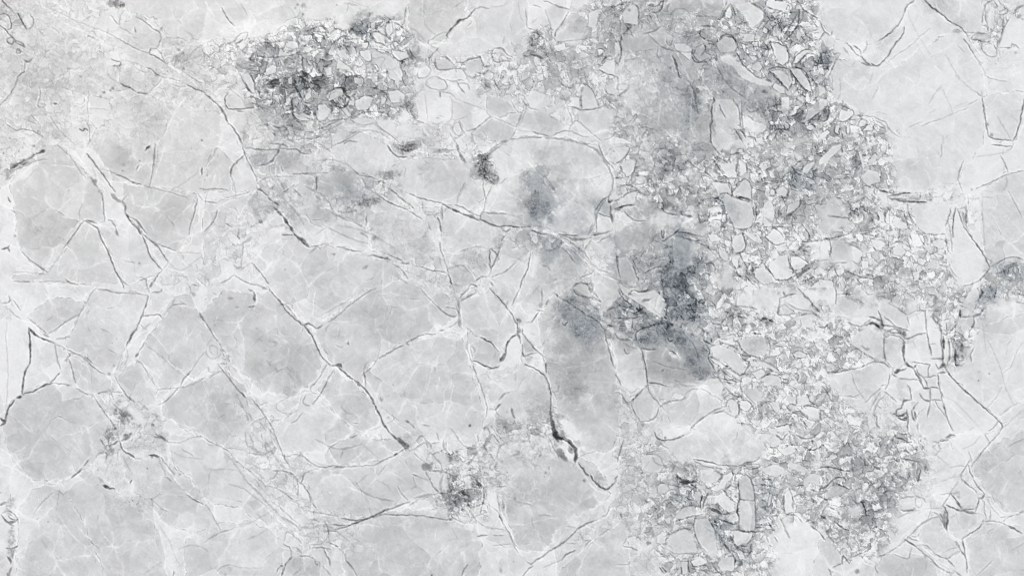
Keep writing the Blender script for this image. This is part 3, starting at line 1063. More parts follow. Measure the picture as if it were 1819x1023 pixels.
b -10 360 620 60 80 0
b -8 400 440 60 120 0
b 12 960 900 90 60 20
b 9 760 800 50 90 0
b -10 1360 530 60 140 20
b -12 1400 800 60 80 0
b -8 1320 260 60 50 0
b -8 100 920 80 60 0
b -9 950 300 50 30 0
p 90 6 740 400 820 390 890 450 960 510 1060 570 1130 590 1110 620 1020 610 900 560 840 480 760 440
p 92 18 1135 590 1200 620 1215 670 1170 660 1120 625
p 94 20 1100 300 1140 310 1210 330 1240 390 1235 430 1200 470 1160 450 1130 380
p 91 18 1110 510 1170 500 1230 530 1250 600 1235 640 1190 590 1150 540
p 91 18 1240 490 1310 490 1360 540 1385 600 1405 660 1350 630 1290 560
p 92 18 1265 450 1290 400 1360 350 1410 365 1350 390 1300 450
p 94 8 1330 80 1400 100 1455 180 1455 290 1390 270 1340 190 1315 150
p 94 12 1080 10 1150 10 1240 20 1210 80 1130 70 1070 50
p 90 6 860 40 950 15 1060 80 1060 140 1000 200 960 200 920 120 860 60
p 95 12 780 130 800 70 820 50 840 110 820 140
p 94 14 760 200 790 180 810 200 790 220
p 93 12 910 280 920 240 990 250 990 300 920 300
p 92 10 730 170 760 155 770 190 735 200
p 80 16 720 310 780 260 840 270 870 330 850 370 760 380 730 350
p 90 16 1115 100 1150 85 1190 120 1140 140
p 92 16 975 370 1000 375 1010 400 990 395
p 91 14 980 460 1020 440 1050 480 1020 520 980 500
p 93 14 900 320 935 320 920 370
p 94 14 905 420 935 430 930 450 910 440
p 93 14 1060 190 1090 220 1080 245 1050 220
p 93 16 1370 310 1410 305 1440 330 1380 330
p 92 14 1200 860 1240 890 1240 920 1205 910
p 92 14 1360 910 1390 885 1420 900 1390 930
p 92 6 1180 690 1240 690 1240 780 1210 830 1180 790
p 88 12 1380 780 1440 710 1455 700 1455 800 1390 850 1330 880
p 90 6 920 820 1000 860 1080 890 1060 950 980 940 920 900
p 83 8 720 700 830 700 890 770 880 890 800 920 720 900 700 830
p 88 12 50 100 80 50 130 30 170 60 165 180 100 170 60 160
p 90 14 0 480 0 410 30 380 40 330 0 300
p 82 8 60 260 150 260 300 220 340 190 380 240 420 270 330 350 200 360 70 370
p 92 12 150 980 180 960 170 1010 150 1010
p 93 12 0 980 60 980 130 1023 0 1023
p 90 14 20 600 100 600 70 650 30 660
p 90 14 1080 980 1110 950 1180 890 1250 960 1300 1023 1060 1023
p 92 14 1000 980 1050 975 1060 1023 1010 1023
p 84 14 600 440 560 400 580 340 640 310 650 380 700 400 650 420
p 88 14 1300 210 1330 240 1310 300 1290 260
p 86 12 870 340 900 380 880 400 860 370
p 93 12 420 310 500 310 550 350 540 440 500 400 430 350
l 7 9 110 360 150 410 180 400
l 8 8 380 640 410 740 450 800
l 6 7 460 460 490 500 470 540
l 4 5 560 900 600 840 620 800
l 6 6 640 610 690 680
z 60 11 860 40 1455 0 1455 1023 1060 1023 1000 960 1130 700 1240 660 1100 590 900 470 860 320 720 330 760 240 700 120 760 60
z 45 12 0 0 360 0 380 80 600 100 740 140 720 340 730 450 560 560 640 640 700 700 690 980 640 760 560 560 540 400 420 270 340 190 60 250 0 480
z 30 12 0 560 100 620 60 720 180 900 400 900 480 1023 0 1023
z 35 12 860 900 960 960 1060 960 1060 1023 860 1023
@ 4 0
g 89 89 92 84 90 88 80 87 89 89 86 87 88 89 89 89 90 89 83 87 89 89 90 89
d 4 28 0 150 20 190 40 230 85 260 95 225
d 4 28 0 290 20 255 40 230
d 6 28 680 0 665 20 620 45 605 100
d 4 26 605 100 570 170 520 225 460 270 420 295
d 4 34 605 200 600 240 575 275 530 330 495 390 480 410
d 4 32 480 410 440 450 410 475 370 455
d 5 28 200 310 230 345 270 395 305 405
d 5 28 240 325 300 365 295 390
d 4 30 305 405 320 435 370 470
d 4 26 305 450 350 468 400 470
d 3 18 300 390 340 340 340 290
d 10 20 175 340 205 385
d 3 16 180 345 190 380
d 5 34 745 0 800 55 840 80 890 120 945 165
d 4 28 945 165 1010 195 1040 230 1050 260
d 3 16 790 205 720 260 670 310 600 360 540 400 490 440
d 2 8 630 60 650 150 690 230 740 310 790 390
d 4 28 1030 280 1065 330 1100 390
d 3 20 1100 390 1140 450 1165 490
d 3 18 1165 490 1190 550 1260 570 1330 580
d 2 12 970 540 1040 600 1100 650 1150 680
d 2 10 880 640 920 730 950 800
d 3 14 870 610 820 670 780 740
d 2 12 900 390 970 520 1000 560
d 5 20 1120 655 1155 690 1180 690
d 4 16 1155 650 1155 700
d 4 32 1160 700 1170 770 1180 830 1190 900 1205 970
d 4 30 1205 970 1250 990 1330 1000 1380 1000
d 5 32 1380 1000 1405 950 1430 860 1445 780 1455 710
d 3 12 1270 830 1310 910 1350 960 1360 1000
d 2 8 1370 820 1410 870
d 3 16 1060 745 1120 715
d 2 14 960 805 1050 770
d 4 20 730 895 800 865 860 850
d 3 12 860 850 960 805
d 3 14 640 905 730 860
d 2 10 780 810 830 780
d 3 10 1330 655 1400 645
d 4 20 1400 645 1455 655
d 7 24 1160 170 1165 90 1190 20 1240 5
d 9 22 1160 180 1200 190 1200 220
d 6 22 1180 60 1180 130 1200 190
d 9 18 1300 150 1310 220 1290 280 1260 350 1250 320
d 5 26 1250 20 1265 50
d 4 22 1280 90 1330 60 1290 30 1270 0
d 4 22 1290 110 1350 90 1330 50
d 5 24 1310 210 1330 170 1350 135
d 4 22 1380 100 1420 50 1455 40
s 22 26 1420 125
s 14 20 1445 140
d 4 20 1050 235 1110 235 1190 240
d 5 24 1080 280 1120 285 1150 300 1210 300
d 4 22 1080 280 1100 250 1120 240
d 4 20 1160 300 1150 350 1190 395 1230 410 1260 400 1265 340
d 4 18 1240 310 1260 350
d 5 20 1280 340 1330 340 1370 340
d 5 26 1365 330 1380 310 1420 345
s 12 20 1385 325
s 12 14 1395 375
s 26 16 980 225
s 14 26 1195 885
s 16 26 1225 965
s 12 12 1255 455
s 10 14 1290 1010
d 3 12 1270 410 1290 440
d 3 20 60 560 110 450 150 390
d 3 18 95 460 130 400
d 5 20 110 385 150 380
d 3 14 150 560 150 700 90 720
d 3 10 380 520 360 600
d 3 14 420 620 380 700
d 3 12 880 960 880 1023
d 4 24 160 750 210 775 240 785 250 820
d 4 20 250 820 300 820 360 830 400 830 440 860 480 870 490 910 540 960 570 970
d 4 22 150 790 130 850 180 870 245 820
d 5 22 145 790 110 860 60 900 0 925
d 5 26 0 850 40 870 70 820 70 760
s 18 26 45 790
d 4 20 270 900 300 840 350 870 310 900 280 920
d 4 20 300 930 350 880 380 880 390 930 300 930
d 4 20 220 860 220 960 190 960 200 880
d 4 20 110 880 110 950 140 960 150 900
d 3 18 80 960 50 1000 0 1023
d 4 20 400 860 450 880 480 920 430 900
d 4 18 250 940 290 960 340 1000 300 1020
d 3 14 380 960 420 1000 480 960
d 3 10 20 600 50 640 40 690 0 700
b -9 880 50 100 70 20
b -6 950 190 80 60 0
b -9 530 240 100 30 -45
b -6 430 340 60 60 -50
b -4 350 180 90 50 0
b -12 1270 170 40 100 0
b -10 1160 270 50 40 0
b -8 1420 80 50 50 0
b -3 280 520 90 50 -30
b -14 50 430 50 60 40 B
b -16 20 580 50 50 0 B
b -10 20 400 60 80 0 B
b 4 560 160 40 80 40
b 5 320 340 80 60 0
b 5 1340 500 120 40 20
b 4 780 560 90 50 0
b -4 1020 480 60 60 0
b -3 1300 800 90 140 0
b -12 30 780 40 60 0
b 4 1230 830 50 90 0
b -3 700 120 70 50 0
b -5 250 300 60 20 0
p 93 10 0 165 20 200 35 230 20 250 0 290
p 86 10 20 270 40 235 110 290 100 330 50 340
p 93 8 320 340 410 290 400 400 340 400 310 380
p 90 10 1200 90 1240 30 1250 90 1240 220 1210 200 1190 140
p 93 12 1260 50 1300 50 1330 70 1290 100
p 93 5 1290 300 1310 220 1360 130 1400 140 1455 190 1455 330 1370 330 1290 330
p 92 8 1100 260 1190 250 1210 290 1130 280
p 89 12 1165 330 1230 310 1260 360 1240 405 1190 390
p 92 14 0 620 40 620 50 660 0 690
p 92 14 0 700 60 710 60 750 0 790
p 91 16 150 790 240 790 245 820 190 865 135 860
p 93 16 275 880 310 840 355 870 300 910
p 93 16 300 930 355 885 385 920 370 935
p 91 16 120 890 150 890 140 960 110 940
p 91 16 190 880 220 890 215 950 195 950
p 93 16 0 960 60 920 80 950 0 1010
p 93 12 0 470 25 470 40 540 10 530
p 92 12 40 540 100 430 120 400 90 500 60 570
l 5 5 620 130 630 200
l 6 7 1080 400 1150 370 1100 340
l 4 5 960 800 1020 785
l 5 6 850 600 870 560 860 500 820 470
l 4 4 1180 660 1300 640 1250 700
l 4 4 60 360 120 480
l 4 4 220 520 280 480
l 4 4 310 640 340 580
z 55 11 0 0 0 280 90 300 120 400 80 560 80 720 160 750 250 790 420 830 490 880 580 960 580 1023 0 1023
z 28 12 1170 0 1240 0 1340 40 1455 20 1455 180 1380 110 1290 190 1290 330 1260 410 1170 390 1080 290 1180 250 1190 170
z 10 14 1120 340 1200 400 1300 340 1400 380 1455 420 1455 500 1200 500
@ 0 1
g 84 87 88 87 84 84 88 84 86 90 83 83 85 81 83 87 84 84 87 86 82 84 88 86
d 3 18 410 5 450 45 495 80 530 130 560 185 610 240
l 30 7 450 20 540 70 600 150 640 220
p 92 3 420 0 520 0 620 80 660 160 690 240 650 250 610 240 530 130
d 5 34 615 70 660 120 700 180
d 4 30 700 180 740 230 770 280 820 340
l 6 5 690 230 740 300
d 3 12 655 160 680 230
s 18 34 675 268
d 8 22 640 235 700 320
s 10 20 705 335
d 4 26 720 345 730 400 738 470 745 540
d 16 22 790 350 830 400 870 410
d 14 28 870 400 890 450 890 490
d 9 36 890 490 930 560 980 600 1000 640
d 6 24 930 520 970 540 1010 600 1040 630
d 7 20 870 400 900 370
s 14 34 998 625
d 5 18 940 550 960 580 1000 590
d 4 30 1010 650 1040 710 1060 790 1110 850 1150 890
d 5 28 1010 640 1080 690 1130 740 1160 790 1195 835
d 3 24 1060 680 1130 715 1200 740 1250 760
d 3 14 1195 835 1180 870 1150 895
d 3 16 710 180 770 185 830 220
d 4 28 830 220 880 235 930 265
d 5 30 930 265 1000 290
d 4 26 940 275 985 290
d 3 18 1000 290 1060 305 1140 325 1220 345 1340 385
d 4 24 1100 0 1098 80 1085 190
d 4 20 1085 190 1070 260 1060 305
l 4 7 1170 30 1140 120 1110 200
l 4 5 1070 310 1040 400 1000 470
l 3 4 1180 60 1300 50 1440 50
d 3 12 1220 330 1300 280 1400 210
d 6 30 1435 220 1435 170
d 5 24 1420 315 1455 325
d 5 20 1410 360 1440 400
d 4 24 1400 395 1385 480 1355 570 1340 640
l 8 6 1320 690 1240 800 1180 880
l 10 6 1340 385 1375 385
l 4 6 1360 420 1300 490 1240 550
d 10 34 1030 45 1065 15
s 8 28 992 120
d 8 26 985 150 970 180
s 8 24 870 190
s 12 12 880 150
s 5 20 1360 30
s 8 36 25 68
s 8 26 135 55
s 12 34 240 15
d 12 30 75 175 130 145 190 110
d 14 26 190 115 250 80
d 14 34 260 70 320 50
d 10 26 150 150 200 130
d 12 18 50 200 60 230 40 260
d 4 18 70 190 130 175 190 150 250 120 330 110
d 8 16 60 250 100 220
s 18 -20 250 92
p 92 4 120 200 200 170 270 150 230 230 160 265 120 240
d 3 10 150 270 200 240 240 190
d 6 34 60 380 70 410
d 5 26 75 410 60 390
d 3 18 80 470 120 495
s 9 28 108 652
d 10 42 15 743 60 740
d 7 36 60 740 70 765
d 6 30 60 738 68 720
s 6 16 488 330
b -6 280 610 30 20 0
s 8 12 270 612
s 8 12 420 665
s 6 14 450 680
s 7 12 430 710
d 4 28 600 542 640 548 690 565
d 4 30 600 545 650 570 700 605 715 660 740 710 770 770 800 850 830 920 870 990 880 1023
d 4 24 595 545 555 600 510 660 460 735
d 3 12 460 735 430 790 370 870 335 915
d 4 24 160 770 220 830 280 870 340 910
d 2 12 690 560 745 545
d 10 22 790 540 820 580 830 620 840 650
d 6 26 770 540 800 545
s 8 26 990 848
d 4 16 880 830 960 845
d 4 18 100 912 180 908 260 920 330 925
d 5 24 100 972 160 975 215 980
d 3 18 215 980 300 975 380 975 460 978
s 8 30 205 980
d 4 24 470 960 500 990 550 998
d 3 18 570 995 650 1000
d 3 20 860 960 880 985 910 1000
d 8 24 1060 1023 1090 980 1130 920
d 4 26 1130 920 1150 895
d 4 26 1040 960 1040 1000 1050 1023
d 3 16 980 980 1030 955 1080 940
s 7 22 1215 935
d 3 14 1240 935 1320 935 1340 970
d 3 12 1150 1000 1220 1000 1290 980 1250 950
d 6 18 1400 950 1440 990
d 5 16 1360 990 1400 1010
d 3 12 1200 840 1260 900 1320 890 1360 850 1440 790
d 3 14 1260 770 1340 770 1420 775
p 91 3 810 260 880 260 880 350 850 390 810 340
p 92 2 1040 660 1080 700 1130 750 1110 780 1080 800 1050 740
p 92 2 730 350 800 400 830 490 810 530 750 540
b -4 260 400 120 130 0
b -4 300 640 160 100 0
b -5 870 70 80 80 0
b -3 1330 120 100 100 0
b -4 740 640 80 60 0
b -5 960 430 50 70 -60
b 4 600 820 60 40 0
b 5 90 600 50 90 0
b -5 1110 770 40 40 45
b 5 540 440 60 70 20
b -4 700 880 90 80 0
b 4 1030 420 50 30 0
b -5 1140 530 110 60 0
b 5 720 280 30 60 -50
b 6 940 590 60 60 45
b -5 1440 940 60 60 0
b 4 220 240 60 60 0
b -8 880 90 50 60 0
b -6 60 900 60 60 0
l 4 5 150 370 220 380 290 400
l 5 5 380 500 440 450 520 370
l 4 5 560 340 640 345
l 3 5 370 150 460 160 530 160
l 4 5 440 520 520 530 600 545
l 3 4 420 560 370 620
l 4 5 520 950 560 880
l 3 5 1110 550 1160 480 1240 450
l 4 5 170 290 220 270
l 6 5 1220 780 1290 820 1330 870
l 8 7 1200 890 1300 910
z 20 15 0 0 330 0 300 60 60 180 0 340
z 16 14 1060 920 1455 850 1455 1023 980 1023
z 12 14 560 0 660 0 650 50 580 40
@ 1 1
g 85 83 80 86 88 82 84 84 81 78 84 87 86 86 83 83 83 83 86 88 86 84 84 84
d 6 26 265 0 280 70 310 130 345 190 370 260
d 7 26 280 75 240 120 190 160 183 230
d 3 16 190 235 205 280 215 330
d 4 24 0 325 80 320 155 325
d 3 16 90 415 150 385 210 370 310 345
d 3 14 215 330 220 380
d 5 24 0 405 40 412 85 420
d 5 20 20 110 40 80
d 3 14 0 160 50 90 90 30
d 4 24 290 30 360 35 420 45 500 40 560 35 650 40
d 5 24 650 40 690 65 740 75
d 7 22 540 0 520 60 490 110 440 145 380 155
d 8 22 500 100 450 140
d 6 22 545 160 550 195
d 5 28 630 215 690 210 740 208
d 4 18 745 210 810 208 870 205 900 190
d 5 22 790 220 795 280 790 340
d 3 14 500 130 490 190
d 8 24 370 315 400 325 450 375
d 8 24 450 375 480 410 525 435
d 8 26 490 450 530 490 560 520
d 10 30 560 520 590 570 630 620
d 14 36 630 635 680 680 720 720
d 5 30 550 645 620 645
d 7 28 690 670 740 730
d 3 18 740 735 800 720 850 708 910 708
d 4 26 940 728 1000 745 1060 760 1110 765
d 3 14 530 250 560 310 570 335
d 5 24 560 340 600 320 635 290
d 5 20 635 320 660 350 685 375
d 4 18 465 320 490 310 500 290
d 3 12 560 350 500 380 460 385
d 3 12 440 600 500 590 560 570
d 3 12 590 370 620 410
d 3 14 760 120 800 120 840 110 940 110 1000 130
d 4 18 1000 130 1050 180 1100 225
d 4 20 1100 225 1160 228 1220 248
d 8 22 1230 270 1270 265
s 8 20 1310 240
d 7 30 1300 10 1330 60 1370 90
d 8 28 1370 92 1430 95
d 6 22 1390 40 1440 50
b -14 1420 30 60 30 0
l 8 8 1320 60 1370 110
d 5 26 1225 360 1270 390 1340 430 1440 468
d 5 24 1300 310 1350 345 1400 395 1455 435
d 4 18 1455 450 1435 470
d 5 16 970 485 1020 485 1080 470
d 4 20 900 485 950 520 1000 530
d 4 18 1000 515 1060 545 1110 590
d 10 20 1150 510 1145 580
d 3 10 850 590 940 630 1040 680 1150 710
d 8 18 1100 630 1140 645 1165 665
d 10 20 1190 680 1215 655
s 9 30 920 783
d 4 12 890 780 920 783
d 8 22 1160 795 1210 790 1250 805
d 10 26 1230 800 1310 820
d 5 22 1310 785 1400 830
d 8 20 1340 855 1400 890 1440 950
d 6 20 1390 845 1455 850
d 10 16 1120 885 1160 865
d 6 18 1370 945 1440 990
d 4 16 1240 765 1320 790
l 8 8 1140 590 1170 660 1185 760
l 7 7 1350 890 1440 970
d 3 22 90 465 75 530 30 590 0 615
d 4 24 150 565 195 588
l 4 7 0 750 80 690 180 600
l 4 5 0 660 50 600 100 540
d 8 18 240 600 240 680
d 12 18 250 715 300 690 330 660
d 8 20 275 710 265 780 260 860
d 10 22 220 885 260 870
d 6 20 190 700 210 720
s 7 18 208 770
d 8 20 240 890 210 860
d 4 24 210 930 160 970 115 985
d 4 24 210 930 260 965 320 995 380 1005 430 1023
d 4 16 260 890 300 860 340 845
d 4 24 340 845 370 885 410 930 455 995
d 10 20 385 540 410 560
d 10 14 790 370 820 400
s 8 18 680 630
d 4 14 720 500 760 570 830 590
s 9 12 570 890
l 6 7 350 330 310 400 260 480 220 560
l 5 6 500 780 580 690
l 7 6 430 560 520 510
l 5 6 130 440 250 490
l 5 5 570 350 640 290
l 4 5 1180 470 1260 510
l 5 4 600 20 760 40 900 60
l 6 6 1030 150 940 110
b -12 380 100 60 50 0
b -9 600 110 90 50 0
b -12 720 40 60 30 0
b -12 1010 240 80 60 0
b -7 900 330 100 60 20
b -6 730 270 60 60 0
b -12 400 430 80 70 0
b -9 800 500 80 60 0
b -8 1060 410 110 50 -10
b -6 660 540 70 50 20
b 5 490 540 50 50 0
b 7 535 610 50 30 0
b -3 580 140 60 40 0
b -4 130 180 100 90 0
b -5 720 920 80 80 0
b -6 1290 890 80 50 0
b -6 880 910 80 120 -30
b 5 1110 930 60 50 0
b 6 300 820 40 60 0
b -6 230 820 30 40 0
b -6 1310 230 80 60 0
b 4 1250 120 60 60 0
b -4 1310 600 100 60 0
b 4 900 400 200 30 0
b 5 850 440 60 30 0
b -4 1040 610 80 40 0
b -4 320 920 60 50 0
b -3 600 430 100 50 0
p 93 8 455 260 490 290 470 320 440 290
p 92 8 520 590 570 580 570 630 530 630
p 81 3 350 340 470 390 500 460 450 500 400 540 340 500 310 440
p 90 4 190 160 280 80 310 150 350 230 360 310 300 340 220 330 200 240
z 22 14 360 180 620 220 700 400 560 460 700 640 700 740 560 600 420 580 340 320
z 18 13 740 0 960 60 1040 150 900 200 780 150
z 30 11 960 370 1200 330 1240 440 1160 480 960 500
z 18 14 1180 180 1400 180 1420 300 1240 290
z 12 14 160 580 340 600 320 900 180 900
z 14 13 1100 770 1455 800 1455 1023 1300 960
@ 2 1
g 86 85 90 86 88 88 83 88 86 76 82 86 85 85 84 78 79 86 84 82 83 84 80 86
d 4 28 0 352 50 380 100 390 160 405 225 420
d 5 24 0 430 30 455
d 4 24 0 480 40 505 80 530
d 4 18 130 570 150 610
d 5 30 225 420 290 460
d 12 36 300 465 360 488
d 6 34 350 485 420 515 500 545
d 7 22 420 505 500 530
d 5 36 500 535 560 565 610 585 650 590
d 5 32 650 583 700 583 780 590
d 4 20 780 590 860 590
d 3 14 860 580 920 585 1000 600
d 5 26 870 615 930 640 970 640
d 4 26 325 430 380 450 430 485 480 510 500 512
d 5 28 500 510 505 540
d 3 12 330 430 350 370 400 280
d 4 22 500 510 525 480 535 410 560 350 580 300
d 4 24 520 280 525 340 540 380
d 4 26 525 483 580 495 650 490 690 500
d 3 12 690 500 790 525
d 5 22 555 90 600 40 660 5
d 3 14 650 0 690 10
b -20 510 180 50 70 0
b -18 560 190 40 50 0 W
b -20 590 260 30 30 0
b -14 540 220 60 50 0 W
b -18 520 80 50 30 0
s 10 24 585 150
d 12 24 335 20 350 60 390 130
d 7 24 350 80 380 100
d 6 20 400 130 380 140
d 12 18 165 60 210 50 290 50
d 3 12 130 100 200 110 300 110
s 12 18 15 90
b -18 30 20 50 30 0
d 3 16 190 530 150 480 95 480
d 3 12 90 400 95 460
d 6 22 230 425 230 540
d 4 16 235 490 270 450
d 6 28 200 520 215 570
d 4 24 215 570 218 620
d 5 24 212 690 218 750 240 800
d 4 16 240 800 260 870 275 930
d 6 28 275 930 300 1000
d 4 24 80 870 140 895 200 900 260 915
d 4 16 20 850 50 870
d 3 16 280 890 340 860 390 870 430 920
s 8 18 15 830
d 5 12 135 790 170 830
d 4 26 565 850 575 880
d 5 26 570 750 565 800 575 850
d 4 24 570 750 600 760 625 790
d 5 26 640 740 620 800 590 860 570 920
d 5 24 575 745 590 742
d 4 22 640 735 620 740
d 3 18 650 690 680 640
d 6 22 660 600 670 625 700 620 715 590
d 3 16 690 660 740 690 770 720
d 4 12 750 680 790 710
d 5 16 730 740 760 735
d 4 22 580 945 640 925 690 900 740 850
d 3 12 740 850 800 790 840 760
d 5 26 855 770 850 840 830 910 800 960 785 1023
d 5 26 470 970 500 945 545 940
d 6 26 420 1010 440 990 480 1015
d 12 22 570 980 590 1010
s 6 20 520 1010
d 5 18 530 860 550 875
s 8 18 1035 960
l 5 7 400 870 440 910 470 970
l 4 6 280 860 300 780 380 740 500 710
l 6 6 250 800 220 690 200 600
d 5 26 1340 0 1355 50 1390 110
d 6 24 1390 110 1420 150
d 10 18 1430 150 1455 180
d 5 14 1400 60 1380 100
d 5 24 1430 360 1380 385 1345 430 1315 480
d 4 18 1315 480 1325 550 1330 620 1300 630
d 6 18 1300 560 1270 640
d 5 24 1340 490 1370 510 1420 520
d 8 30 1410 390 1420 420 1440 400
d 8 26 1425 440 1430 520 1440 550
d 6 32 1415 370 1410 400
s 14 28 1440 545
d 14 22 1080 650 1150 670 1200 680 1290 665
d 5 28 1060 640 1120 650 1200 655
d 8 22 1290 650 1360 640 1420 620
d 4 20 1070 655 1120 680 1170 720 1240 770
d 4 20 1330 700 1420 650
d 6 20 1290 680 1240 750
d 7 20 1080 680 1075 710
d 4 16 1080 730 1130 780 1170 840
l 10 9 820 590 900 610 980 625 1060 645
l 6 8 1130 700 1240 790 1330 880
l 6 8 960 650 1030 690
d 4 22 1240 770 1270 820
d 3 18 1270 830 1330 880
d 4 18 1340 890 1400 910 1440 920
d 4 20 1210 960 1230 935 1280 925 1310 900
d 5 24 1160 1015 1200 980 1250 995 1300 990
d 12 18 1280 985 1300 1010
d 8 16 940 860 980 870 1000 900
b -18 900 240 60 70 20 B
b -14 940 420 100 100 0 B
b -18 940 480 50 70 0 B
b -10 1040 290 50 50 0
b -10 830 340 60 90 0
b -8 1220 440 100 130 0 B
b -6 1100 120 160 100 0
b -8 900 60 60 80 0
b -16 1000 740 70 70 0 B
b -9 1120 880 100 130 0 B
b -10 1190 790 60 40 30 B
b -7 200 200 130 70 0
b -5 420 370 60 60 0
b 5 690 280 80 100 0
b 5 640 380 80 60 0
b -12 1370 440 50 70 0 B
b -7 60 700 90 80 0
b -6 320 650 90 60 0
b -9 470 820 80 60 20
b -6 350 950 90 60 0
b -14 630 690 30 50 0 W
b -4 700 830 60 50 0
b -7 670 540 80 30 5
b -7 740 570 20 20 0
b -7 1240 610 60 40 0 B
b -6 950 930 60 80 0
b 6 880 860 40 80 0
b -8 1440 780 40 80 0 B
b -7 850 690 80 50 0
b -4 120 440 60 40 0
b -5 130 830 100 30 0
b -5 180 950 90 30 0
b 5 170 660 30 90 0
b 8 70 500 60 30 30
b 7 1050 480 40 50 -30
b 8 1350 280 80 60 0
p 84 2 330 430 400 280 520 280 540 400 520 490 480 510 420 480
p 92 3 520 275 580 290 540 390
p 92 8 580 750 625 795 600 850 580 840
p 92 4 870 790 920 800 890 940 850 960 860 870
p 82 5 530 490 650 495 780 530 780 580 660 585 570 560 510 530
p 92 8 1340 490 1420 520 1455 570 1430 620 1330 630
p 79 4 1320 480 1370 400 1410 400 1430 510 1390 515
p 86 2 650 700 720 690 830 770 690 890 590 920 640 800
z 20 14 0 0 340 0 400 120 300 130 160 100 0 120
z 32 13 440 40 600 60 640 260 560 290 460 200
z 25 13 860 560 1060 600 1100 700 1050 900 950 900 860 740 700 640 720 600
z 14 16 0 780 240 800 260 1023 0 1023
z 40 12 1350 0 1455 0 1455 200 1390 120
z 14 15 900 850 1250 900 1300 1023 900 1023
z 55 8 450 60 560 40 610 130 640 220 600 310 520 280 450 220
@ 3 1
g 86 78 78 83 82 80 80 78 83 84 82 82 84 80 80 84 84 86 78 74 84 85 85 82
d 7 26 105 35 80 90 30 130 0 145
d 3 18 30 150 60 190 20 220
d 4 20 120 100 160 110 150 150 130 210 100 280
d 3 16 150 230 200 220 230 250 190 290 150 280
d 5 22 0 240 60 240
d 7 26 40 300 90 290 130 300 180 345
d 4 22 20 400 60 370 110 340 180 330
d 8 30 0 455 30 455 60 440 140 430
d 9 28 0 460 40 470
d 4 22 70 485 120 530 160 550 220 548
d 6 24 0 410 40 380
d 3 14 260 500 270 460 310 450 330 470
d 5 28 325 440 360 490 440 505
d 8 26 480 500 550 520
d 5 26 470 495 540 525
d 8 24 450 625 520 630 590 655
d 5 24 510 670 560 685 620 685
d 6 20 580 650 640 660
d 4 24 345 690 400 655 460 605
d 5 26 330 610 335 670 350 670 350 610
d 4 26 220 915 260 885 330 870
d 5 24 130 850 150 920 170 970
d 3 12 30 800 100 810 130 850
d 8 24 10 780 20 870 40 950
b -8 320 330 140 110 0
b -7 270 170 60 60 0
b -12 440 110 70 80 40
b -10 360 30 80 60 0
b -16 600 20 80 35 0 B
b -8 210 460 90 60 0
b -12 230 580 120 60 20
b -10 80 680 60 90 0 B
b -14 190 840 80 80 0 B
b -12 80 840 60 60 0 B
b -16 460 760 80 130 5 B
b -20 450 930 90 100 0 D
b -10 280 970 70 60 0 B
b -14 600 900 60 120 0 B
b -10 360 850 60 80 0 B
b -9 840 940 110 80 0
b 10 530 560 70 50 0
b 8 500 110 120 50 35
b -14 820 470 60 80 0 B
b -14 745 420 30 50 0 B
b -9 640 460 70 60 0
b -8 660 530 90 60 0
b -8 610 590 40 20 0
b -14 1390 750 50 40 0
b -9 740 130 40 40 0
b -8 630 100 60 50 0
b -8 1060 210 50 80 0
b -12 1340 260 100 70 0 D
b -8 1250 270 50 100 0
b -9 1400 340 60 60 0
b -8 1400 60 60 60 0
b -7 470 350 80 100 0
b -12 1230 460 60 60 0
b -9 1330 920 130 60 0
b -6 940 800 80 100 0
b -6 700 350 60 40 0
b -7 200 720 60 80 0
b 8 240 960 60 30 0
b 8 60 590 90 40 0
b -6 1180 230 50 40 0
b 5 1150 100 110 80 0
d 4 20 690 0 720 50 760 80
d 5 24 830 75 900 60
d 4 22 710 120 740 180 790 235
d 5 22 730 90 780 120 800 130 820 100
d 5 22 870 110 870 170 860 190 880 240
d 4 20 880 100 940 150 940 200
d 4 22 520 120 580 170 650 200 700 250
d 5 22 690 265 760 265 820 280
d 4 16 690 270 650 330
d 4 22 720 385 780 340 830 360 900 400 960 410
d 6 28 830 310 835 370
d 7 30 840 370 910 385 975 405
d 4 22 840 340 880 270 930 240
d 4 22 930 240 970 290 975 380
d 4 20 980 420 990 500
d 8 30 1005 440 1005 510
d 4 22 850 600 940 610 970 590
d 7 26 910 630 920 680 940 700
d 5 24 940 700 920 760 850 790
d 4 18 830 640 830 720 840 780
d 4 18 790 660 820 690
d 4 22 925 640 980 690 1050 710
d 4 22 1050 640 1020 600
d 5 24 1060 590 1140 590 1220 590
d 4 20 1070 520 1120 560 1140 520
d 3 16 1140 410 1145 500 1120 560
d 4 22 1100 345 1110 310 1140 320 1145 370 1100 370
d 5 24 1145 370 1220 390 1240 330 1200 300
d 4 20 1150 320 1180 270 1210 220
d 3 18 1090 260 1160 270 1150 300 1090 300
d 5 24 1250 150 1290 210 1340 220
d 4 18 1000 150 1050 190 1060 250
d 4 20 1270 160 1330 110 1380 90
d 4 20 1320 190 1350 150 1410 120
d 5 22 1310 370 1330 430 1260 490 1230 510
d 4 20 1330 430 1400 430 1455 410
d 4 18 1260 520 1260 590 1300 640
d 6 26 1330 570 1370 620 1390 680
d 5 26 1320 690 1390 690 1455 685
d 10 24 1300 760 1330 730 1320 700
d 12 26 1340 760 1380 770
d 5 24 1260 765 1310 770
d 6 28 1070 860 1100 900 1140 960
d 5 22 1140 965 1200 970 1260 955 1300 920 1380 880
d 8 22 1235 800 1240 860 1270 910
d 4 20 1170 790 1220 780
d 4 20 1250 790 1300 790 1370 840
d 4 22 1390 860 1430 820 1455 830
d 5 22 1270 980 1320 920 1400 880
d 5 22 1290 980 1360 970 1420 940
d 4 22 1060 620 1110 600 1150 600 1200 660
d 4 22 1070 660 1110 700 1150 720 1210 700
d 4 20 1220 680 1220 740 1290 760
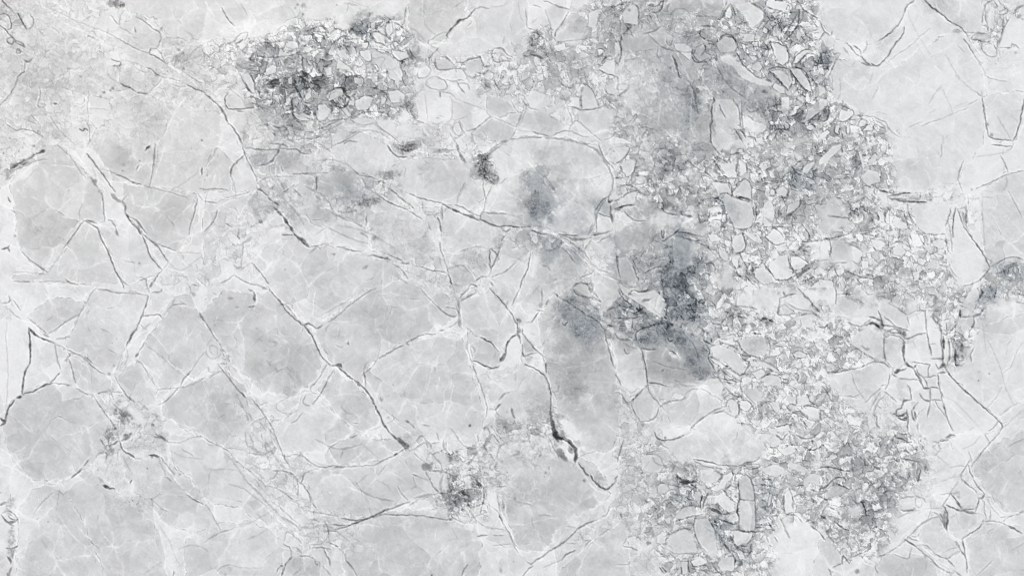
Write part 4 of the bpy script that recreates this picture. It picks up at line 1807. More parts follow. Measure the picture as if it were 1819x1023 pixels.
d 4 18 980 800 1010 780 1050 820 1040 860 990 850
d 4 18 1030 780 1060 820 1100 800
d 4 18 985 900 1000 960 1060 1000
d 4 18 980 880 1060 870
d 5 22 890 790 920 840 940 880
d 4 20 820 860 870 890 890 860 880 820
d 6 24 850 870 880 940 920 940
d 5 22 920 930 970 980 1010 1020
d 7 24 650 850 690 840 720 880 710 900
d 6 26 650 920 680 930
d 4 18 730 720 740 800 790 840 820 800 780 740
d 4 16 640 700 680 760 720 790
d 4 18 590 700 640 720
s 8 34 1145 85
s 5 22 1165 35
s 5 18 1175 135
s 8 26 625 400
s 10 24 1000 650
s 9 26 1050 640
s 10 28 1195 768
s 8 22 600 420
s 12 20 1010 490
p 92 16 40 150 60 120 120 110 150 130 130 200 90 240
p 91 16 30 400 110 340 160 340 150 400 100 440 50 440
p 92 16 40 310 80 305 90 340 50 360
p 92 14 0 250 80 250 80 285 20 290
p 94 14 0 490 60 485 100 520 130 555 100 570 0 540
p 91 14 140 230 230 230 230 280 160 285
p 93 8 720 120 800 240 860 220 860 120 800 140
p 92 14 880 110 930 110 940 200 890 235
p 89 14 850 330 900 270 940 250 975 300 970 390 900 375 840 360
p 92 10 690 265 810 285 825 345 780 335 740 360 700 300
p 90 14 780 345 850 380 970 420 985 500 980 580 930 605 860 600 800 500 770 420
p 93 14 1100 320 1140 325 1140 365 1105 365
p 95 14 1130 600 1160 610 1210 670 1200 710 1140 720 1070 660
p 92 12 920 640 980 630 1050 680 1040 710 980 700
p 90 14 850 650 900 630 935 720 900 770 850 770 835 700
p 93 12 660 640 720 640 760 680 690 700
p 95 14 1090 845 1180 790 1225 790 1240 880 1270 930 1230 965 1140 960 1100 890
p 95 14 1250 800 1300 795 1365 840 1340 880 1270 900 1250 850
p 93 14 1360 900 1410 870 1400 900 1320 960 1300 960
p 93 16 1420 890 1455 870 1455 920 1420 930
p 94 6 1350 700 1455 690 1455 810 1380 810 1420 760
p 93 6 1250 520 1340 460 1455 430 1455 680 1390 680 1380 620 1330 580 1310 640 1260 600
p 90 8 1030 140 1090 0 1330 0 1300 100 1180 180 1100 190
p 92 12 1330 180 1380 120 1430 130 1380 190 1340 210
p 88 12 990 900 1040 880 1100 920 1130 980 1060 1000 1000 960
p 88 12 740 740 790 760 815 810 770 830 740 800
p 93 12 830 820 880 800 880 870 840 860
p 91 14 1110 400 1140 480 1130 560 1060 530 1040 480 1060 420
p 94 14 1060 520 1120 570 1070 590 1050 560
p 90 12 1230 440 1310 400 1320 440 1250 490 1220 500
p 91 12 1160 320 1230 280 1240 320 1210 380 1150 350
p 95 12 1380 1020 1455 970 1455 1023
p 93 12 940 950 990 1000 970 1023 940 1020
p 92 10 0 20 100 20 100 60 20 130 0 130
p 86 5 20 590 230 570 240 700 60 780 10 700
p 79 6 420 650 500 670 580 700 550 850 480 900 420 870 410 750
p 77 6 40 810 120 810 150 930 120 980 50 960
p 92 16 480 650 560 660 600 690 540 690
z 55 11 600 60 740 60 1000 0 1455 0 1455 1023 880 1023 820 860 640 700 600 500 680 400 640 240 480 130
z 45 12 0 30 480 0 560 120 640 240 660 420 440 500 330 440 200 400 140 430 0 480
z 40 12 600 700 760 780 720 1023 500 1023 560 800
z 12 14 0 560 560 560 600 660 400 1023 0 1023
@ 4 1
g 76 80 90 90 90 90 74 78 89 89 90 88 82 86 87 90 89 86 82 84 85 91 86 78
d 3 18 870 0 875 60 860 95
d 3 10 850 60 860 95
d 5 26 1230 5 1300 15 1370 15
d 4 18 1380 0 1370 40 1330 50
d 2 12 1090 95 1200 80 1300 65 1370 50
d 4 22 1290 85 1320 140 1345 200
d 2 12 1320 150 1310 210
d 4 24 1025 120 1000 190 985 250
d 3 18 985 250 1000 290 1025 340
d 4 26 1120 315 1180 290 1230 270 1280 240 1340 215
d 3 20 1340 215 1400 200 1455 188
s 9 24 1085 325
d 3 16 1345 340 1400 430 1440 520
d 3 12 1330 220 1340 290 1300 340
d 2 10 1230 340 1180 330
d 3 16 1170 380 1235 378
d 12 26 495 375 550 360 600 350
d 5 40 550 360 640 345
d 14 30 500 385 560 400 620 408
d 7 40 620 408 690 412 760 415
d 6 24 530 385 610 395 630 410
d 8 26 400 310 450 335 520 350
d 5 24 530 340 520 370
d 3 16 720 345 720 380
d 4 16 780 350 800 380 830 370 870 375 890 345
d 3 14 640 360 700 345
s 8 22 795 400
s 6 16 890 405
d 5 24 485 455 500 470
d 7 24 630 420 630 460
d 4 22 630 465 660 540 690 580
d 3 16 600 420 640 440
d 5 26 940 450 920 530 900 580
d 5 32 970 455 955 540 950 600 950 660
d 3 20 920 560 940 660 945 760
d 6 28 985 460 1005 530 1030 590
d 6 30 1030 590 1080 660 1140 740 1190 820 1215 870
d 10 18 1030 590 1090 670 1150 750 1210 850
d 10 22 1045 440 1045 500 1045 580
d 8 18 1020 480 1030 560
d 6 24 1060 370 1060 430
d 5 20 1000 460 1050 450
d 5 24 770 640 830 645 890 640
d 8 24 690 620 720 635
d 4 22 700 620 720 680 750 720
s 10 14 940 380
d 3 16 760 640 770 690
d 3 12 1160 350 1160 500 1170 600 1180 760
b 4 1100 480 70 140 0
b -5 1250 480 80 140 0
b -4 1200 720 60 60 0
b -5 1380 290 80 60 0
b -10 700 380 80 20 0
b -4 720 480 80 60 0
b 4 820 560 90 40 0
b -5 1380 600 80 100 0
b -6 730 200 180 110 0
b -3 1060 230 60 60 0
b 5 1050 350 60 40 0
b -12 1340 880 110 60 0 D
b -10 350 250 60 50 0
b -16 10 30 30 60 0
b 8 120 40 60 40 0
b -10 300 100 80 70 0
b -8 250 450 60 60 0
b -14 300 490 80 40 -20
b -10 360 590 60 50 0
b -6 100 200 140 80 0
b -6 210 980 130 60 0
b -6 550 920 130 60 0
b -7 130 760 60 80 0
b -6 520 270 30 80 0
d 10 26 160 0 165 60
d 5 22 0 430 40 425
d 6 26 85 515 150 520 210 525
d 5 20 60 505 90 515
d 5 24 0 685 80 670 160 655 215 640 260 590
d 6 24 75 680 85 740 75 800
d 5 24 75 850 130 845 190 840
d 5 18 0 830 60 820
d 4 20 240 830 280 860 310 800
d 4 20 190 700 240 720 310 760
d 4 16 110 1023 120 980 170 930
d 5 22 110 870 130 950 180 910
d 4 20 40 920 90 880 110 860
d 7 26 200 900 270 940 330 950 390 960
d 9 18 330 920 400 950
d 4 24 400 490 430 520 420 540
d 5 24 300 640 380 650 430 660
s 12 26 420 640
s 9 26 615 520
s 12 22 250 490
d 5 22 230 470 270 480 280 510
d 4 22 500 480 500 560 520 600
d 4 20 520 460 600 480 610 520 640 600
d 4 20 470 480 470 560
d 4 20 500 720 560 690 600 700
d 4 20 510 780 510 740 560 720
d 3 16 640 700 660 780 620 830 560 820 520 790
d 4 20 770 790 830 770 880 790 880 820 820 820
d 5 22 800 690 860 670 910 690 900 740
d 5 22 900 660 910 740 930 780
d 3 14 770 810 740 890 830 890
d 4 16 920 840 940 900 990 950
d 4 22 1215 870 1180 930 1130 980 1070 1000 1020 1010
d 5 24 1220 870 1280 840 1330 810 1390 797 1450 820
d 3 16 1340 920 1350 880 1400 860
d 4 18 220 430 180 390 130 380
d 4 18 220 440 230 560
p 93 5 400 330 480 350 490 400 480 440 430 420
p 84 4 0 410 120 380 190 410 220 500 130 520 0 490
p 93 4 0 490 100 520 220 530 230 600 180 650 80 665 0 680
p 96 4 0 685 75 685 75 800 0 820
p 86 14 90 680 170 680 230 740 230 840 180 840 90 820
p 90 14 230 760 300 750 310 790 270 850 240 830
p 96 14 120 900 180 870 180 910 140 950
p 95 14 0 870 40 890 40 910 0 915
p 93 14 70 920 110 890 110 940 70 950
p 94 12 0 960 100 970 100 1023 0 1023
p 84 8 130 1000 180 930 260 950 320 1010 300 1023 120 1023
p 93 12 280 60 300 60 330 160 310 180
p 93 14 350 120 400 60 420 90 380 150 350 160
p 92 12 30 80 90 20 150 0 150 40 100 90 50 140 0 150 0 120
p 88 12 290 240 350 180 420 200 440 270 400 280 350 300
p 89 6 640 430 930 420 900 560 880 630 760 640 690 580
p 93 3 985 480 1030 600 1100 700 1200 870 1150 960 1060 990 1000 1010 940 900 940 760 960 640 960 520
p 93 12 310 630 370 640 400 670 320 660
p 93 12 370 680 440 680 470 710 430 760 390 740
p 94 14 420 480 450 470 470 560 430 550
p 93 14 510 560 560 540 620 560 630 600 560 600
p 93 16 490 700 550 700 530 730 500 740
p 92 14 520 740 580 710 620 770 590 800 530 790
p 94 14 710 640 740 650 750 700 730 710
p 92 12 800 690 870 680 910 710 870 750 820 730
p 92 12 810 770 870 760 890 800 840 810
p 94 14 660 910 710 900 720 950 680 960
p 91 8 760 890 790 810 830 850 830 890
p 93 12 300 830 350 830 350 880 310 890
p 93 12 480 620 530 610 560 640 500 650
p 92 14 210 680 270 660 270 690 230 700
l 6 7 1060 990 1130 960 1200 890
l 5 5 540 320 600 200
l 4 5 710 120 650 160
l 5 5 770 100 800 180 870 170
z 60 10 0 0 580 0 560 60 490 120 520 340 400 330 420 430 280 560 330 640 200 680 0 830 0 640 200 640 230 560 200 430 0 400
z 58 11 420 450 640 430 690 590 900 650 940 840 1000 1000 1023 1023 0 1023 0 860 100 850 300 880 340 700 240 680 300 600
z 45 13 1020 1023 1230 880 1400 790 1455 830 1455 1023
@ 0 2
g 88 85 88 88 86 82 90 88 84 88 87 83 92 86 83 85 84 85 86 85 86 84 84 84
d 5 22 90 80 120 120 145 155
d 3 20 70 150 110 200 150 220
d 5 26 20 105 60 105 75 80 65 60
d 3 20 190 205 240 245 300 295 340 330
d 7 24 310 325 350 345
d 9 46 203 282 208 340 214 400 216 470 215 530
d 7 34 215 530 190 570 172 620 160 700 157 750
d 8 40 203 282 240 320 280 345
d 5 34 280 345 330 370 380 390
d 3 18 380 390 430 410 475 435
s 9 22 455 430
d 4 24 475 435 530 460 580 480
d 3 22 580 480 640 540 700 590 770 615
d 7 22 600 485 650 525
s 14 26 775 608
s 10 16 810 550
d 4 22 820 635 850 690 890 745 930 790 960 820
d 8 18 905 765 955 810
d 4 20 680 0 650 30 625 80
s 9 22 603 100
d 4 20 620 85 590 140 570 180
d 3 20 570 180 480 230 400 290 345 320
d 3 14 560 190 540 250 515 300
d 3 24 400 360 450 355 495 342
d 4 24 690 5 760 15 820 30 920 35
d 6 22 780 20 830 30
d 3 18 920 35 990 40 1055 50
d 6 26 1055 50 1045 100 1010 190 970 290
d 7 32 970 290 925 350 895 410
d 2 12 895 410 870 460 850 530 830 580
d 3 14 895 415 910 470 900 520 870 560
d 4 26 1010 200 1060 192 1135 183 1150 215
d 3 12 1150 215 1220 120 1240 70
d 3 14 1150 215 1100 290 1050 340
d 4 22 1050 340 1020 400 985 450
d 9 26 980 460 965 490
d 3 16 960 510 1000 520 1030 570 1060 630 1095 680
d 3 10 1030 400 1120 460 1220 560 1310 625
d 5 28 1355 590 1310 640 1280 695
d 4 24 1280 695 1230 750 1180 800 1125 828
d 3 14 1455 450 1400 520 1355 590
d 3 18 1120 720 1200 710 1290 710 1370 680 1440 640
d 8 20 1040 5 1060 0 1060 30
d 4 24 1080 30 1145 28 1150 5
d 3 18 1220 120 1240 80
d 4 22 1220 120 1300 110 1320 115
d 4 18 1280 95 1320 118
s 18 18 1375 45
d 7 24 1415 175 1455 240
d 4 22 390 395 400 440 405 500 430 570
d 6 20 405 520 425 550
d 6 34 420 605 390 640 360 665
d 6 22 485 460 530 465
d 10 24 500 460 480 500 465 515
s 14 24 470 515
d 4 24 490 500 510 570 530 640 535 670
d 6 32 375 672 300 690 250 730 200 740 165 755
d 8 34 150 770 120 780
d 7 36 105 795 60 850 45 900 38 945
d 9 36 0 925 40 948 0 975
d 5 26 380 672 440 680 510 690
d 4 22 540 710 600 745 650 760
s 14 24 655 762
d 4 22 680 748 740 735 770 733
d 4 22 770 720 790 740 805 785
d 5 18 790 735 865 738
d 4 20 670 775 720 850 780 930 830 1010
s 14 32 818 995
s 26 30 890 890
s 16 20 820 865
s 12 18 850 800
d 8 20 800 820 870 880
s 10 34 1083 968
s 16 26 1025 842
d 8 16 1000 860 1050 850
s 12 22 995 975
d 5 18 1085 955 1120 905
s 6 24 828 358
s 6 22 798 390
d 3 16 720 290 770 310
d 3 14 50 250 40 350 50 450 60 600 50 700 48 840
l 5 6 190 70 170 150
l 6 6 1130 890 1240 950 1400 1000
l 5 8 330 340 400 380
l 7 6 870 620 920 530 960 510
l 10 8 800 600 830 540
l 5 6 840 550 900 440 960 350 1100 260
b 5 120 300 120 240 0
b -4 700 280 100 80 0
b -5 730 490 70 50 0
b -4 340 480 60 70 0
b -3 450 130 120 90 0
b 4 820 170 180 110 0
b -5 580 580 60 110 -40
b -5 960 640 90 70 0
b -4 1280 180 140 60 0
b -4 1190 60 60 60 0
b -4 200 870 100 80 0
b -4 1250 850 100 80 0
b 4 1060 480 100 70 30
b -6 1260 540 30 50 0
b 4 620 820 80 60 0
b -5 470 610 40 50 0
b -9 190 350 16 60 0
b -4 230 440 20 60 0
p 92 2 850 860 940 830 990 870 1060 950 1020 980 950 940
p 82 3 510 490 580 490 660 560 740 620 780 680 730 740 640 740 560 690 520 600
p 83 3 850 650 920 560 1000 540 1080 660 1110 720 1090 800 980 820 900 750
p 84 3 480 360 560 240 600 120 640 60 700 10 820 30 1050 55 1020 180 960 300 880 420 840 560 780 600 640 540 500 450
p 82 2 210 180 420 60 600 120 560 180 430 250 350 330 240 240
l 6 7 80 200 180 230 300 300
l 7 7 650 530 720 590 780 640
z 14 15 760 760 1100 860 1120 1000 800 1023 700 900
z 12 14 880 480 960 450 980 560 800 640
z 12 15 0 0 110 30 180 180 60 240 0 240
@ 1 2
g 79 82 87 82 84 87 80 86 84 87 82 84 87 81 80 88 88 85 82 88 87 85 84 84
d 6 28 460 5 500 60 545 105 570 150
d 5 30 570 150 620 200 670 240 705 265
d 4 22 580 120 620 170 650 210
l 6 12 580 145 610 185
d 6 34 705 265 740 310 770 350 790 400 820 470
d 8 34 820 470 850 505
d 4 26 850 505 890 545
d 7 36 712 260 735 248 770 270
d 5 28 770 270 795 290 835 263
d 16 30 900 548 960 545 970 560
d 7 34 940 550 990 600 1050 645
d 18 28 1065 655 1110 690
d 6 34 1110 690 1160 740 1200 800
d 9 26 1160 740 1205 820
d 6 38 1210 840 1250 910 1265 960 1310 1020
d 9 28 1235 880 1255 930
d 3 22 875 245 960 180 1040 110 1145 35 1215 0
d 3 14 830 190 920 140 980 110 1030 75
d 4 18 1140 30 1120 15
l 4 6 1210 45 1300 30 1440 60
d 4 24 1455 370 1430 390 1450 400
d 4 26 1410 405 1360 425 1290 470 1240 495
d 3 18 1220 515 1190 555 1140 600
d 5 26 1125 600 1140 650 1138 690
d 3 18 1160 525 1130 560 1130 600
d 4 24 0 235 30 280 55 330 90 370
d 3 14 90 370 130 440 175 520
d 6 16 110 430 130 450
l 5 6 175 520 240 600 310 680 340 780 400 850
d 4 24 95 540 140 600 210 690 250 740
d 8 30 255 740 290 775
d 3 22 345 800 400 870 450 940 490 1010
d 3 16 400 960 440 1023
d 4 16 295 800 310 840
d 6 14 290 900 310 940
d 3 18 325 970 360 940 440 910
d 3 16 460 945 540 930
d 5 22 865 545 830 600 800 655 750 705
d 3 16 750 705 750 740 800 745
d 4 24 920 580 875 640
s 8 20 873 645
d 4 26 873 650 830 740 780 805 765 820
d 3 22 715 765 695 800 710 825 745 835
d 3 14 600 770 520 810 500 850 560 890 640 885
d 3 16 580 900 620 890 660 860
d 3 18 610 960 660 930 690 880
l 3 5 740 710 700 750 600 780 480 810 400 840
l 4 5 920 760 1040 745 1100 760
d 3 8 820 740 880 720
l 5 7 800 810 880 870 980 930 1060 990 1110 1015
l 4 6 860 740 820 800
d 3 14 1150 1020 1200 1000 1250 980
d 14 26 350 30 355 90
d 8 22 310 10 350 25
d 5 24 310 135 360 125
d 12 14 165 72 205 72
d 7 14 180 60 180 80
d 6 16 215 130 245 135
d 4 18 60 30 80 45
d 5 20 0 80 15 70
s 6 16 70 262
s 9 12 370 285
d 10 14 385 360 410 375
d 6 12 450 375 520 385 490 410
d 6 14 420 450 440 440
d 8 12 440 510 470 550
d 10 10 500 560 520 590
d 8 12 580 560 610 590
s 7 38 1015 392
d 4 24 1018 375 1020 400
d 4 16 930 405 975 420
s 6 22 1338 685
s 6 16 1308 762
d 5 26 1245 775 1255 795
s 9 12 1258 850
d 6 20 1060 955 1085 957
d 4 24 1255 800 1265 785
s 7 24 1303 918
d 9 32 1430 940 1450 955
d 5 14 1350 915 1380 940
s 6 8 590 305
d 4 14 695 290 690 310
d 5 24 410 0 445 5
d 3 12 45 370 20 390 10 440 10 480 50 500 80 495 110 470 130 440 110 400 80 370
d 3 14 50 460 30 440 40 400 90 420 90 470
d 4 20 105 535 155 537
d 3 16 25 560 30 590 60 600 110 590
d 3 14 0 620 60 615 110 590
d 3 14 165 550 175 580
b -6 850 80 100 80 0 
b -5 600 70 40 50 0
b -6 150 160 130 120 0
b -7 620 500 140 110 0
b -7 450 600 150 70 20
b 5 260 370 60 120 0
b 4 420 240 100 50 0
b -7 1240 230 130 90 0
b -6 1200 30 30 30 0
b -8 900 320 80 30 10
b 4 1100 420 120 50 0
b -6 1050 850 120 80 0
b 4 1060 600 60 50 0
b -5 900 980 110 50 0
b -5 1300 600 120 90 0
b -3 1400 800 60 100 0
b -6 120 900 110 120 0
b 5 250 560 70 50 50
b 4 380 730 80 50 40
b 5 740 820 60 60 0
b -8 590 745 90 30 0
b -4 380 330 50 50 0
b -5 110 800 70 60 0
l 3 8 780 0 770 200
l 3 8 640 60 660 140 700 180
l 4 6 100 190 80 230
l 5 6 150 110 100 160
l 5 5 1330 160 1290 330
l 4 5 60 820 110 920
l 4 6 530 750 550 740
l 4 6 760 190 740 220 
l 6 8 950 100 1040 90 1140 30
l 5 7 740 200 830 220 900 200 970 140
p 90 3 10 480 0 560 60 610 110 580 100 520
p 80 2 1010 240 1040 60 1210 60 1300 60 1455 90 1455 340 1330 420 1240 480
p 85 3 570 160 500 60 540 0 860 0 980 20 880 140 780 200 700 230
z 10 14 300 780 480 780 720 740 780 820 700 960 480 1023 380 1000
z 16 14 0 360 100 370 200 560 120 620 0 620
z 10 13 1220 700 1455 880 1455 1000 1340 980
z 30 8 20 340 100 360 150 440 180 540 120 620 40 600 10 480
@ 2 2
g 85 83 86 88 83 84 84 86 82 86 82 80 82 85 83 82 78 74 82 83 88 85 79 83
d 3 20 80 5 110 45 180 115
d 4 24 195 130 240 165 280 200
d 5 22 270 190 300 200 330 200
d 4 20 250 135 330 145
d 4 14 310 0 325 50 330 90
d 12 20 345 80 350 180 352 270
d 4 22 350 100 355 200 365 280
d 4 22 355 70 380 40 420 0
d 5 26 365 90 400 70 440 50 470 30
d 3 14 0 75 60 80
d 4 24 0 380 50 345 100 325 180 325
d 7 26 210 300 245 298
d 5 20 270 280 310 265 335 235
d 3 14 370 285 420 285 440 300 420 320
d 4 18 410 290 410 360 408 400
d 3 16 405 400 420 470 440 530
d 5 20 430 420 445 490
d 5 22 440 515 455 540
d 5 30 450 515 480 520 510 540
d 5 32 510 540 570 565 605 570 640 550
d 14 28 640 520 660 490 680 460
d 9 40 680 460 690 390 710 370
d 6 34 710 370 725 345 760 330
d 4 28 570 0 620 60 680 120 700 150
d 4 24 700 150 735 200 755 250
d 4 26 780 0 760 50 725 115
d 10 16 700 90 680 120
d 16 26 760 220 790 235
s 14 20 775 240
d 6 30 762 250 765 325
d 16 22 775 260 780 320
d 12 26 770 330 790 390
d 4 26 800 290 800 320
d 4 26 800 320 840 370 870 410 910 450
d 5 26 910 450 960 490
d 4 26 800 400 800 485 840 475 880 458 910 458
b -12 840 430 40 50 0
d 4 22 940 470 960 530
d 7 26 965 530 968 600
d 5 34 820 540 880 565 930 595 970 635
d 5 34 970 635 990 690 1005 760
d 4 28 1005 760 1000 830 1000 870
d 3 20 790 500 795 520
d 16 28 1000 870 1000 930 1010 970
s 24 20 990 940
d 14 32 1010 970 1020 1010
d 5 18 1010 840 1045 850
d 6 16 1010 740 1055 735 1060 690
s 12 14 1085 910
d 4 18 820 245 860 240
d 5 30 865 240 895 200 915 175
s 22 20 930 118
d 4 26 900 160 950 160
d 5 20 955 135 985 85
d 3 20 940 0 940 60 940 100
d 5 28 1035 35 1055 65 1045 40
d 3 22 1055 60 1120 95 1170 130 1200 150
d 4 22 1200 150 1240 185 1300 210 1340 240
d 3 20 1340 240 1370 280 1400 300
s 12 20 1390 300
d 5 24 1390 330 1400 380 1420 450 1440 530 1450 560
d 6 26 1160 0 1180 40 1240 65 1300 70
d 8 26 1275 0 1290 40 1300 0
d 14 24 1300 60 1350 90 1360 100
s 8 -20 1338 78
s 7 -16 1345 135
d 10 22 1400 160 1455 130
b -16 1440 170 50 40 0
d 8 22 1400 260 1455 270
d 5 18 1340 220 1400 240
s 10 24 1105 262
d 4 24 1085 250 1100 265 1120 240
d 4 14 860 320 890 330
s 7 18 980 368
d 4 12 910 420 945 410 955 360
d 4 34 505 350 560 380 580 380
d 3 26 580 390 630 445
d 4 16 440 410 470 440 450 460
d 4 28 450 550 470 610
d 3 22 470 620 510 700 540 800 548 850 540 910
d 3 12 550 860 600 860
s 11 46 427 974
d 8 16 180 560 180 590
d 10 10 180 590 175 600
d 3 16 400 662 410 662
d 4 14 460 878 480 880
d 4 20 90 968 140 975
d 5 18 0 960 40 1000
d 6 30 610 860 645 820
d 6 24 635 790 650 775 680 745
d 3 18 690 745 720 735
d 9 24 720 850 730 890
d 7 28 730 890 745 920
s 5 26 690 878
s 6 26 861 822
s 6 16 800 750
s 7 14 815 850
d 3 10 610 635 690 640
d 7 12 750 610 750 660
d 5 18 520 1010 530 990 570 960
s 10 22 530 1000
b -10 660 970 80 50 0
b -16 920 900 80 60 -20
d 3 16 570 970 600 1010
b -8 800 1000 40 40 0
s 20 14 870 1010
d 8 18 850 1010 900 1000 930 1020
b -18 1220 220 130 80 35 B
b -12 1290 300 100 80 0 B
b -7 1150 170 60 60 0
b -7 1250 400 140 80 0
b -10 1160 680 80 70 30
b -8 1100 600 120 100 0
b -6 1250 880 150 120 0
b -10 1180 740 60 50 0
b -6 1080 380 60 100 0
b -7 780 220 30 30 0
b -5 560 230 140 100 0
b -7 560 460 80 60 0
b -4 90 600 80 120 0
b -4 300 550 80 120 0
b 5 730 480 60 120 15
b -5 560 700 50 90 0
b -5 820 620 80 80 0
b -8 880 790 100 50 0
b -14 880 510 50 40 0
b 9 1080 930 80 70 40
b 6 900 140 90 60 0
b 6 1040 640 50 60 0
b 5 760 700 50 60 0
b -6 1110 50 60 40 0
b 6 940 520 20 50 0
b -6 230 70 60 50 0
b -6 700 50 60 60 0
b -5 100 220 80 50 0
b 6 480 570 40 40 0
b -8 1210 110 70 40 20
p 83 4 380 100 580 40 680 130 740 220 760 320 700 380 660 460 600 420 540 360 440 300 370 260
p 82 5 450 410 520 380 600 420 640 470 640 520 600 570 520 540 450 500
p 92 2 700 370 760 340 790 400 790 500 740 560 660 620 610 600 650 540
p 78 8 800 320 870 400 910 450 840 470 800 480 800 400
p 92 6 880 470 940 480 960 600 910 580 840 540
p 84 2 0 400 120 340 300 320 380 380 440 560 500 740 540 900 400 1000 200 1023 0 1000
l 5 8 80 0 180 110 260 170
l 8 8 400 290 420 420 450 540
l 6 6 300 330 220 340 130 350 0 390
l 5 8 500 340 580 400 640 460
l 5 6 1080 90 1040 180 1010 260 970 310
l 4 6 200 480 190 560
l 4 6 160 560 120 720
l 4 6 210 640 190 740
l 3 6 310 690 290 780
l 3 6 440 740 430 790
l 4 6 1000 430 1030 470
l 5 4 1200 540 1300 510 1400 480
l 4 3 1250 665 1440 665
l 4 4 1260 520 1220 530
l 5 5 1170 860 1260 850 1330 800
l 4 6 850 0 830 60
l 6 8 760 100 740 160
l 5 7 380 0 350 60
l 3 4 1310 570 1240 680
l 5 7 240 740 250 830 235 870
z 14 16 1080 0 1455 0 1455 300 1340 230 1200 150 1100 80
z 14 12 560 840 760 720 940 740 1010 840 1080 900 1060 1023 480 1023 540 920
z 10 18 980 100 1300 250 1380 420 1060 640 980 500
@ 3 2
g 82 75 82 88 86 80 70 66 78 88 86 86 82 72 78 88 86 86 82 82 86 87 88 88
d 6 22 30 30 60 70 100 110
d 6 26 100 50 130 10 180 30 240 10
d 7 30 100 40 120 45
d 10 22 200 90 260 75
d 5 18 290 20 350 60 380 110
d 6 24 340 90 380 120 360 170 380 210
s 9 22 410 262
d 5 20 330 210 380 210 400 260
d 5 26 0 215 50 210 110 215 180 200
d 5 20 40 130 80 160 150 180 200 140
b -18 100 150 100 40 10 B
b -12 480 60 110 100 0 D
b -12 480 180 80 60 0 D
b -12 60 280 70 60 0 B
b -12 240 230 80 40 -20 B
b -16 320 280 90 40 -30 B
b -12 220 380 60 50 -30 B
b -16 620 140 50 50 0 D
b -8 640 220 60 40 0 B
b -16 480 330 90 50 20 B
b -15 560 420 90 90 0 B
b -14 590 550 80 80 0 B
b -12 620 610 80 40 0 B
b -10 470 600 140 60 0
b -8 330 560 90 100 0
b -14 380 500 20 20 0
b 14 440 480 60 30 30
b 8 340 400 40 50 0
b -6 160 560 70 90 0
b 6 50 540 60 110 0
b 4 150 690 80 40 0
b -8 80 420 50 40 0
b -12 280 430 30 50 0
b 7 670 690 80 50 0
b -6 250 850 90 80 0
b -5 110 850 50 70 0
b -5 20 870 40 100 0
b -5 420 850 80 60 0
b -5 630 790 60 60 0
b 5 740 960 120 50 0
b -6 820 90 50 80 0
b -6 1090 60 80 60 0
b -7 1220 170 60 40 0
b -14 890 320 20 40 0
b -14 1020 410 60 50 -30
b -12 860 160 60 40 0
b -7 1140 750 60 50 0
b -7 1330 660 80 70 0
b -6 1080 900 140 60 0
b 6 1200 220 100 40 20
b -6 870 230 140 50 0
b -5 1200 550 80 60 0
b -12 1080 230 50 30 20
b -8 780 590 30 30 0
b -5 270 730 80 50 0
b 7 300 130 60 60 0
d 5 24 0 320 20 350 45 370
d 8 20 40 360 110 370
d 5 26 150 370 150 320 180 290 250 270 300 250
d 7 18 190 290 240 275 310 245
d 6 20 130 230 125 270 140 300
d 6 24 380 350 390 380 415 370
d 5 26 390 440 420 455 440 475
d 8 14 330 590 350 575
d 10 16 590 650 630 640
d 4 24 70 430 80 470 110 460
d 5 26 185 425 200 470 205 510
d 14 34 208 510 218 550
d 6 28 220 560 228 620 230 670
d 5 24 190 425 250 440 290 430
d 5 28 240 670 300 672 360 692
d 8 24 235 685 210 710
d 6 26 210 710 180 740 150 770 115 800
d 4 20 110 770 140 760
d 4 22 235 690 245 740 265 760
d 4 20 265 765 300 800 325 830
d 5 24 310 850 300 900 260 940 200 945
d 5 18 120 830 150 900 185 950
s 14 18 200 970
d 4 24 0 610 30 650 45 690
d 4 18 0 740 40 740 80 800 110 850
d 6 20 50 760 100 840
d 4 14 340 940 330 900
d 4 22 350 820 400 800 480 790 505 770
d 3 18 500 750 540 720 590 710
d 5 22 620 710 670 740 695 760
d 3 18 700 760 760 800
d 6 24 535 1005 580 955 650 905
d 4 24 650 905 700 870 760 845
d 5 20 690 895 750 880 780 860
d 3 18 760 870 810 890 850 915
d 5 28 685 95 715 120
d 6 22 575 120 580 70
d 4 18 590 270 640 300 680 340 700 350
d 6 22 680 350 690 390 720 350 750 350
d 6 30 630 365 660 385 680 395
d 4 26 655 410 680 450 660 490 700 560 720 605
d 5 24 720 600 760 570 740 550
d 5 24 750 640 800 650 870 660 850 690
d 6 24 780 660 840 680
d 5 22 700 250 750 260 780 220
d 4 18 980 50 990 0
d 5 22 855 130 950 130 1010 150
d 4 16 860 120 870 60
d 7 26 1175 70 1165 150 1155 190
d 6 26 1180 70 1230 50 1290 40
d 8 26 1200 30 1210 50
d 10 24 1320 20 1370 70 1420 130 1455 170
d 5 26 1300 0 1330 30
d 4 14 1130 130 1170 140 1210 110 1260 160 1290 170
d 4 20 1230 110 1300 150 1400 165
d 4 20 1150 190 1220 190 1290 180
d 4 18 1310 200 1350 180 1410 180
d 5 20 1320 230 1330 270 1290 290
d 6 24 1400 160 1440 200
d 9 28 1030 235 1070 210 1130 240
d 7 30 980 320 1040 325
d 7 26 870 200 930 210
d 8 20 1060 320 1120 310
d 6 20 800 330 850 330
d 4 18 760 280 800 260 810 310
d 5 22 870 360 900 440 960 480 1050 500
d 4 20 1080 340 1110 410 1100 470
d 4 24 750 400 790 390 840 410 880 440
d 4 24 880 460 920 510 960 520 930 600 890 620
d 5 22 890 620 830 580 770 540 720 500 670 490
d 5 22 750 570 800 620 880 650
d 5 22 930 500 1010 510 1080 520 1160 580 1190 610
d 6 24 880 460 920 480 980 490
d 5 22 970 600 1060 560 1150 600 1190 620
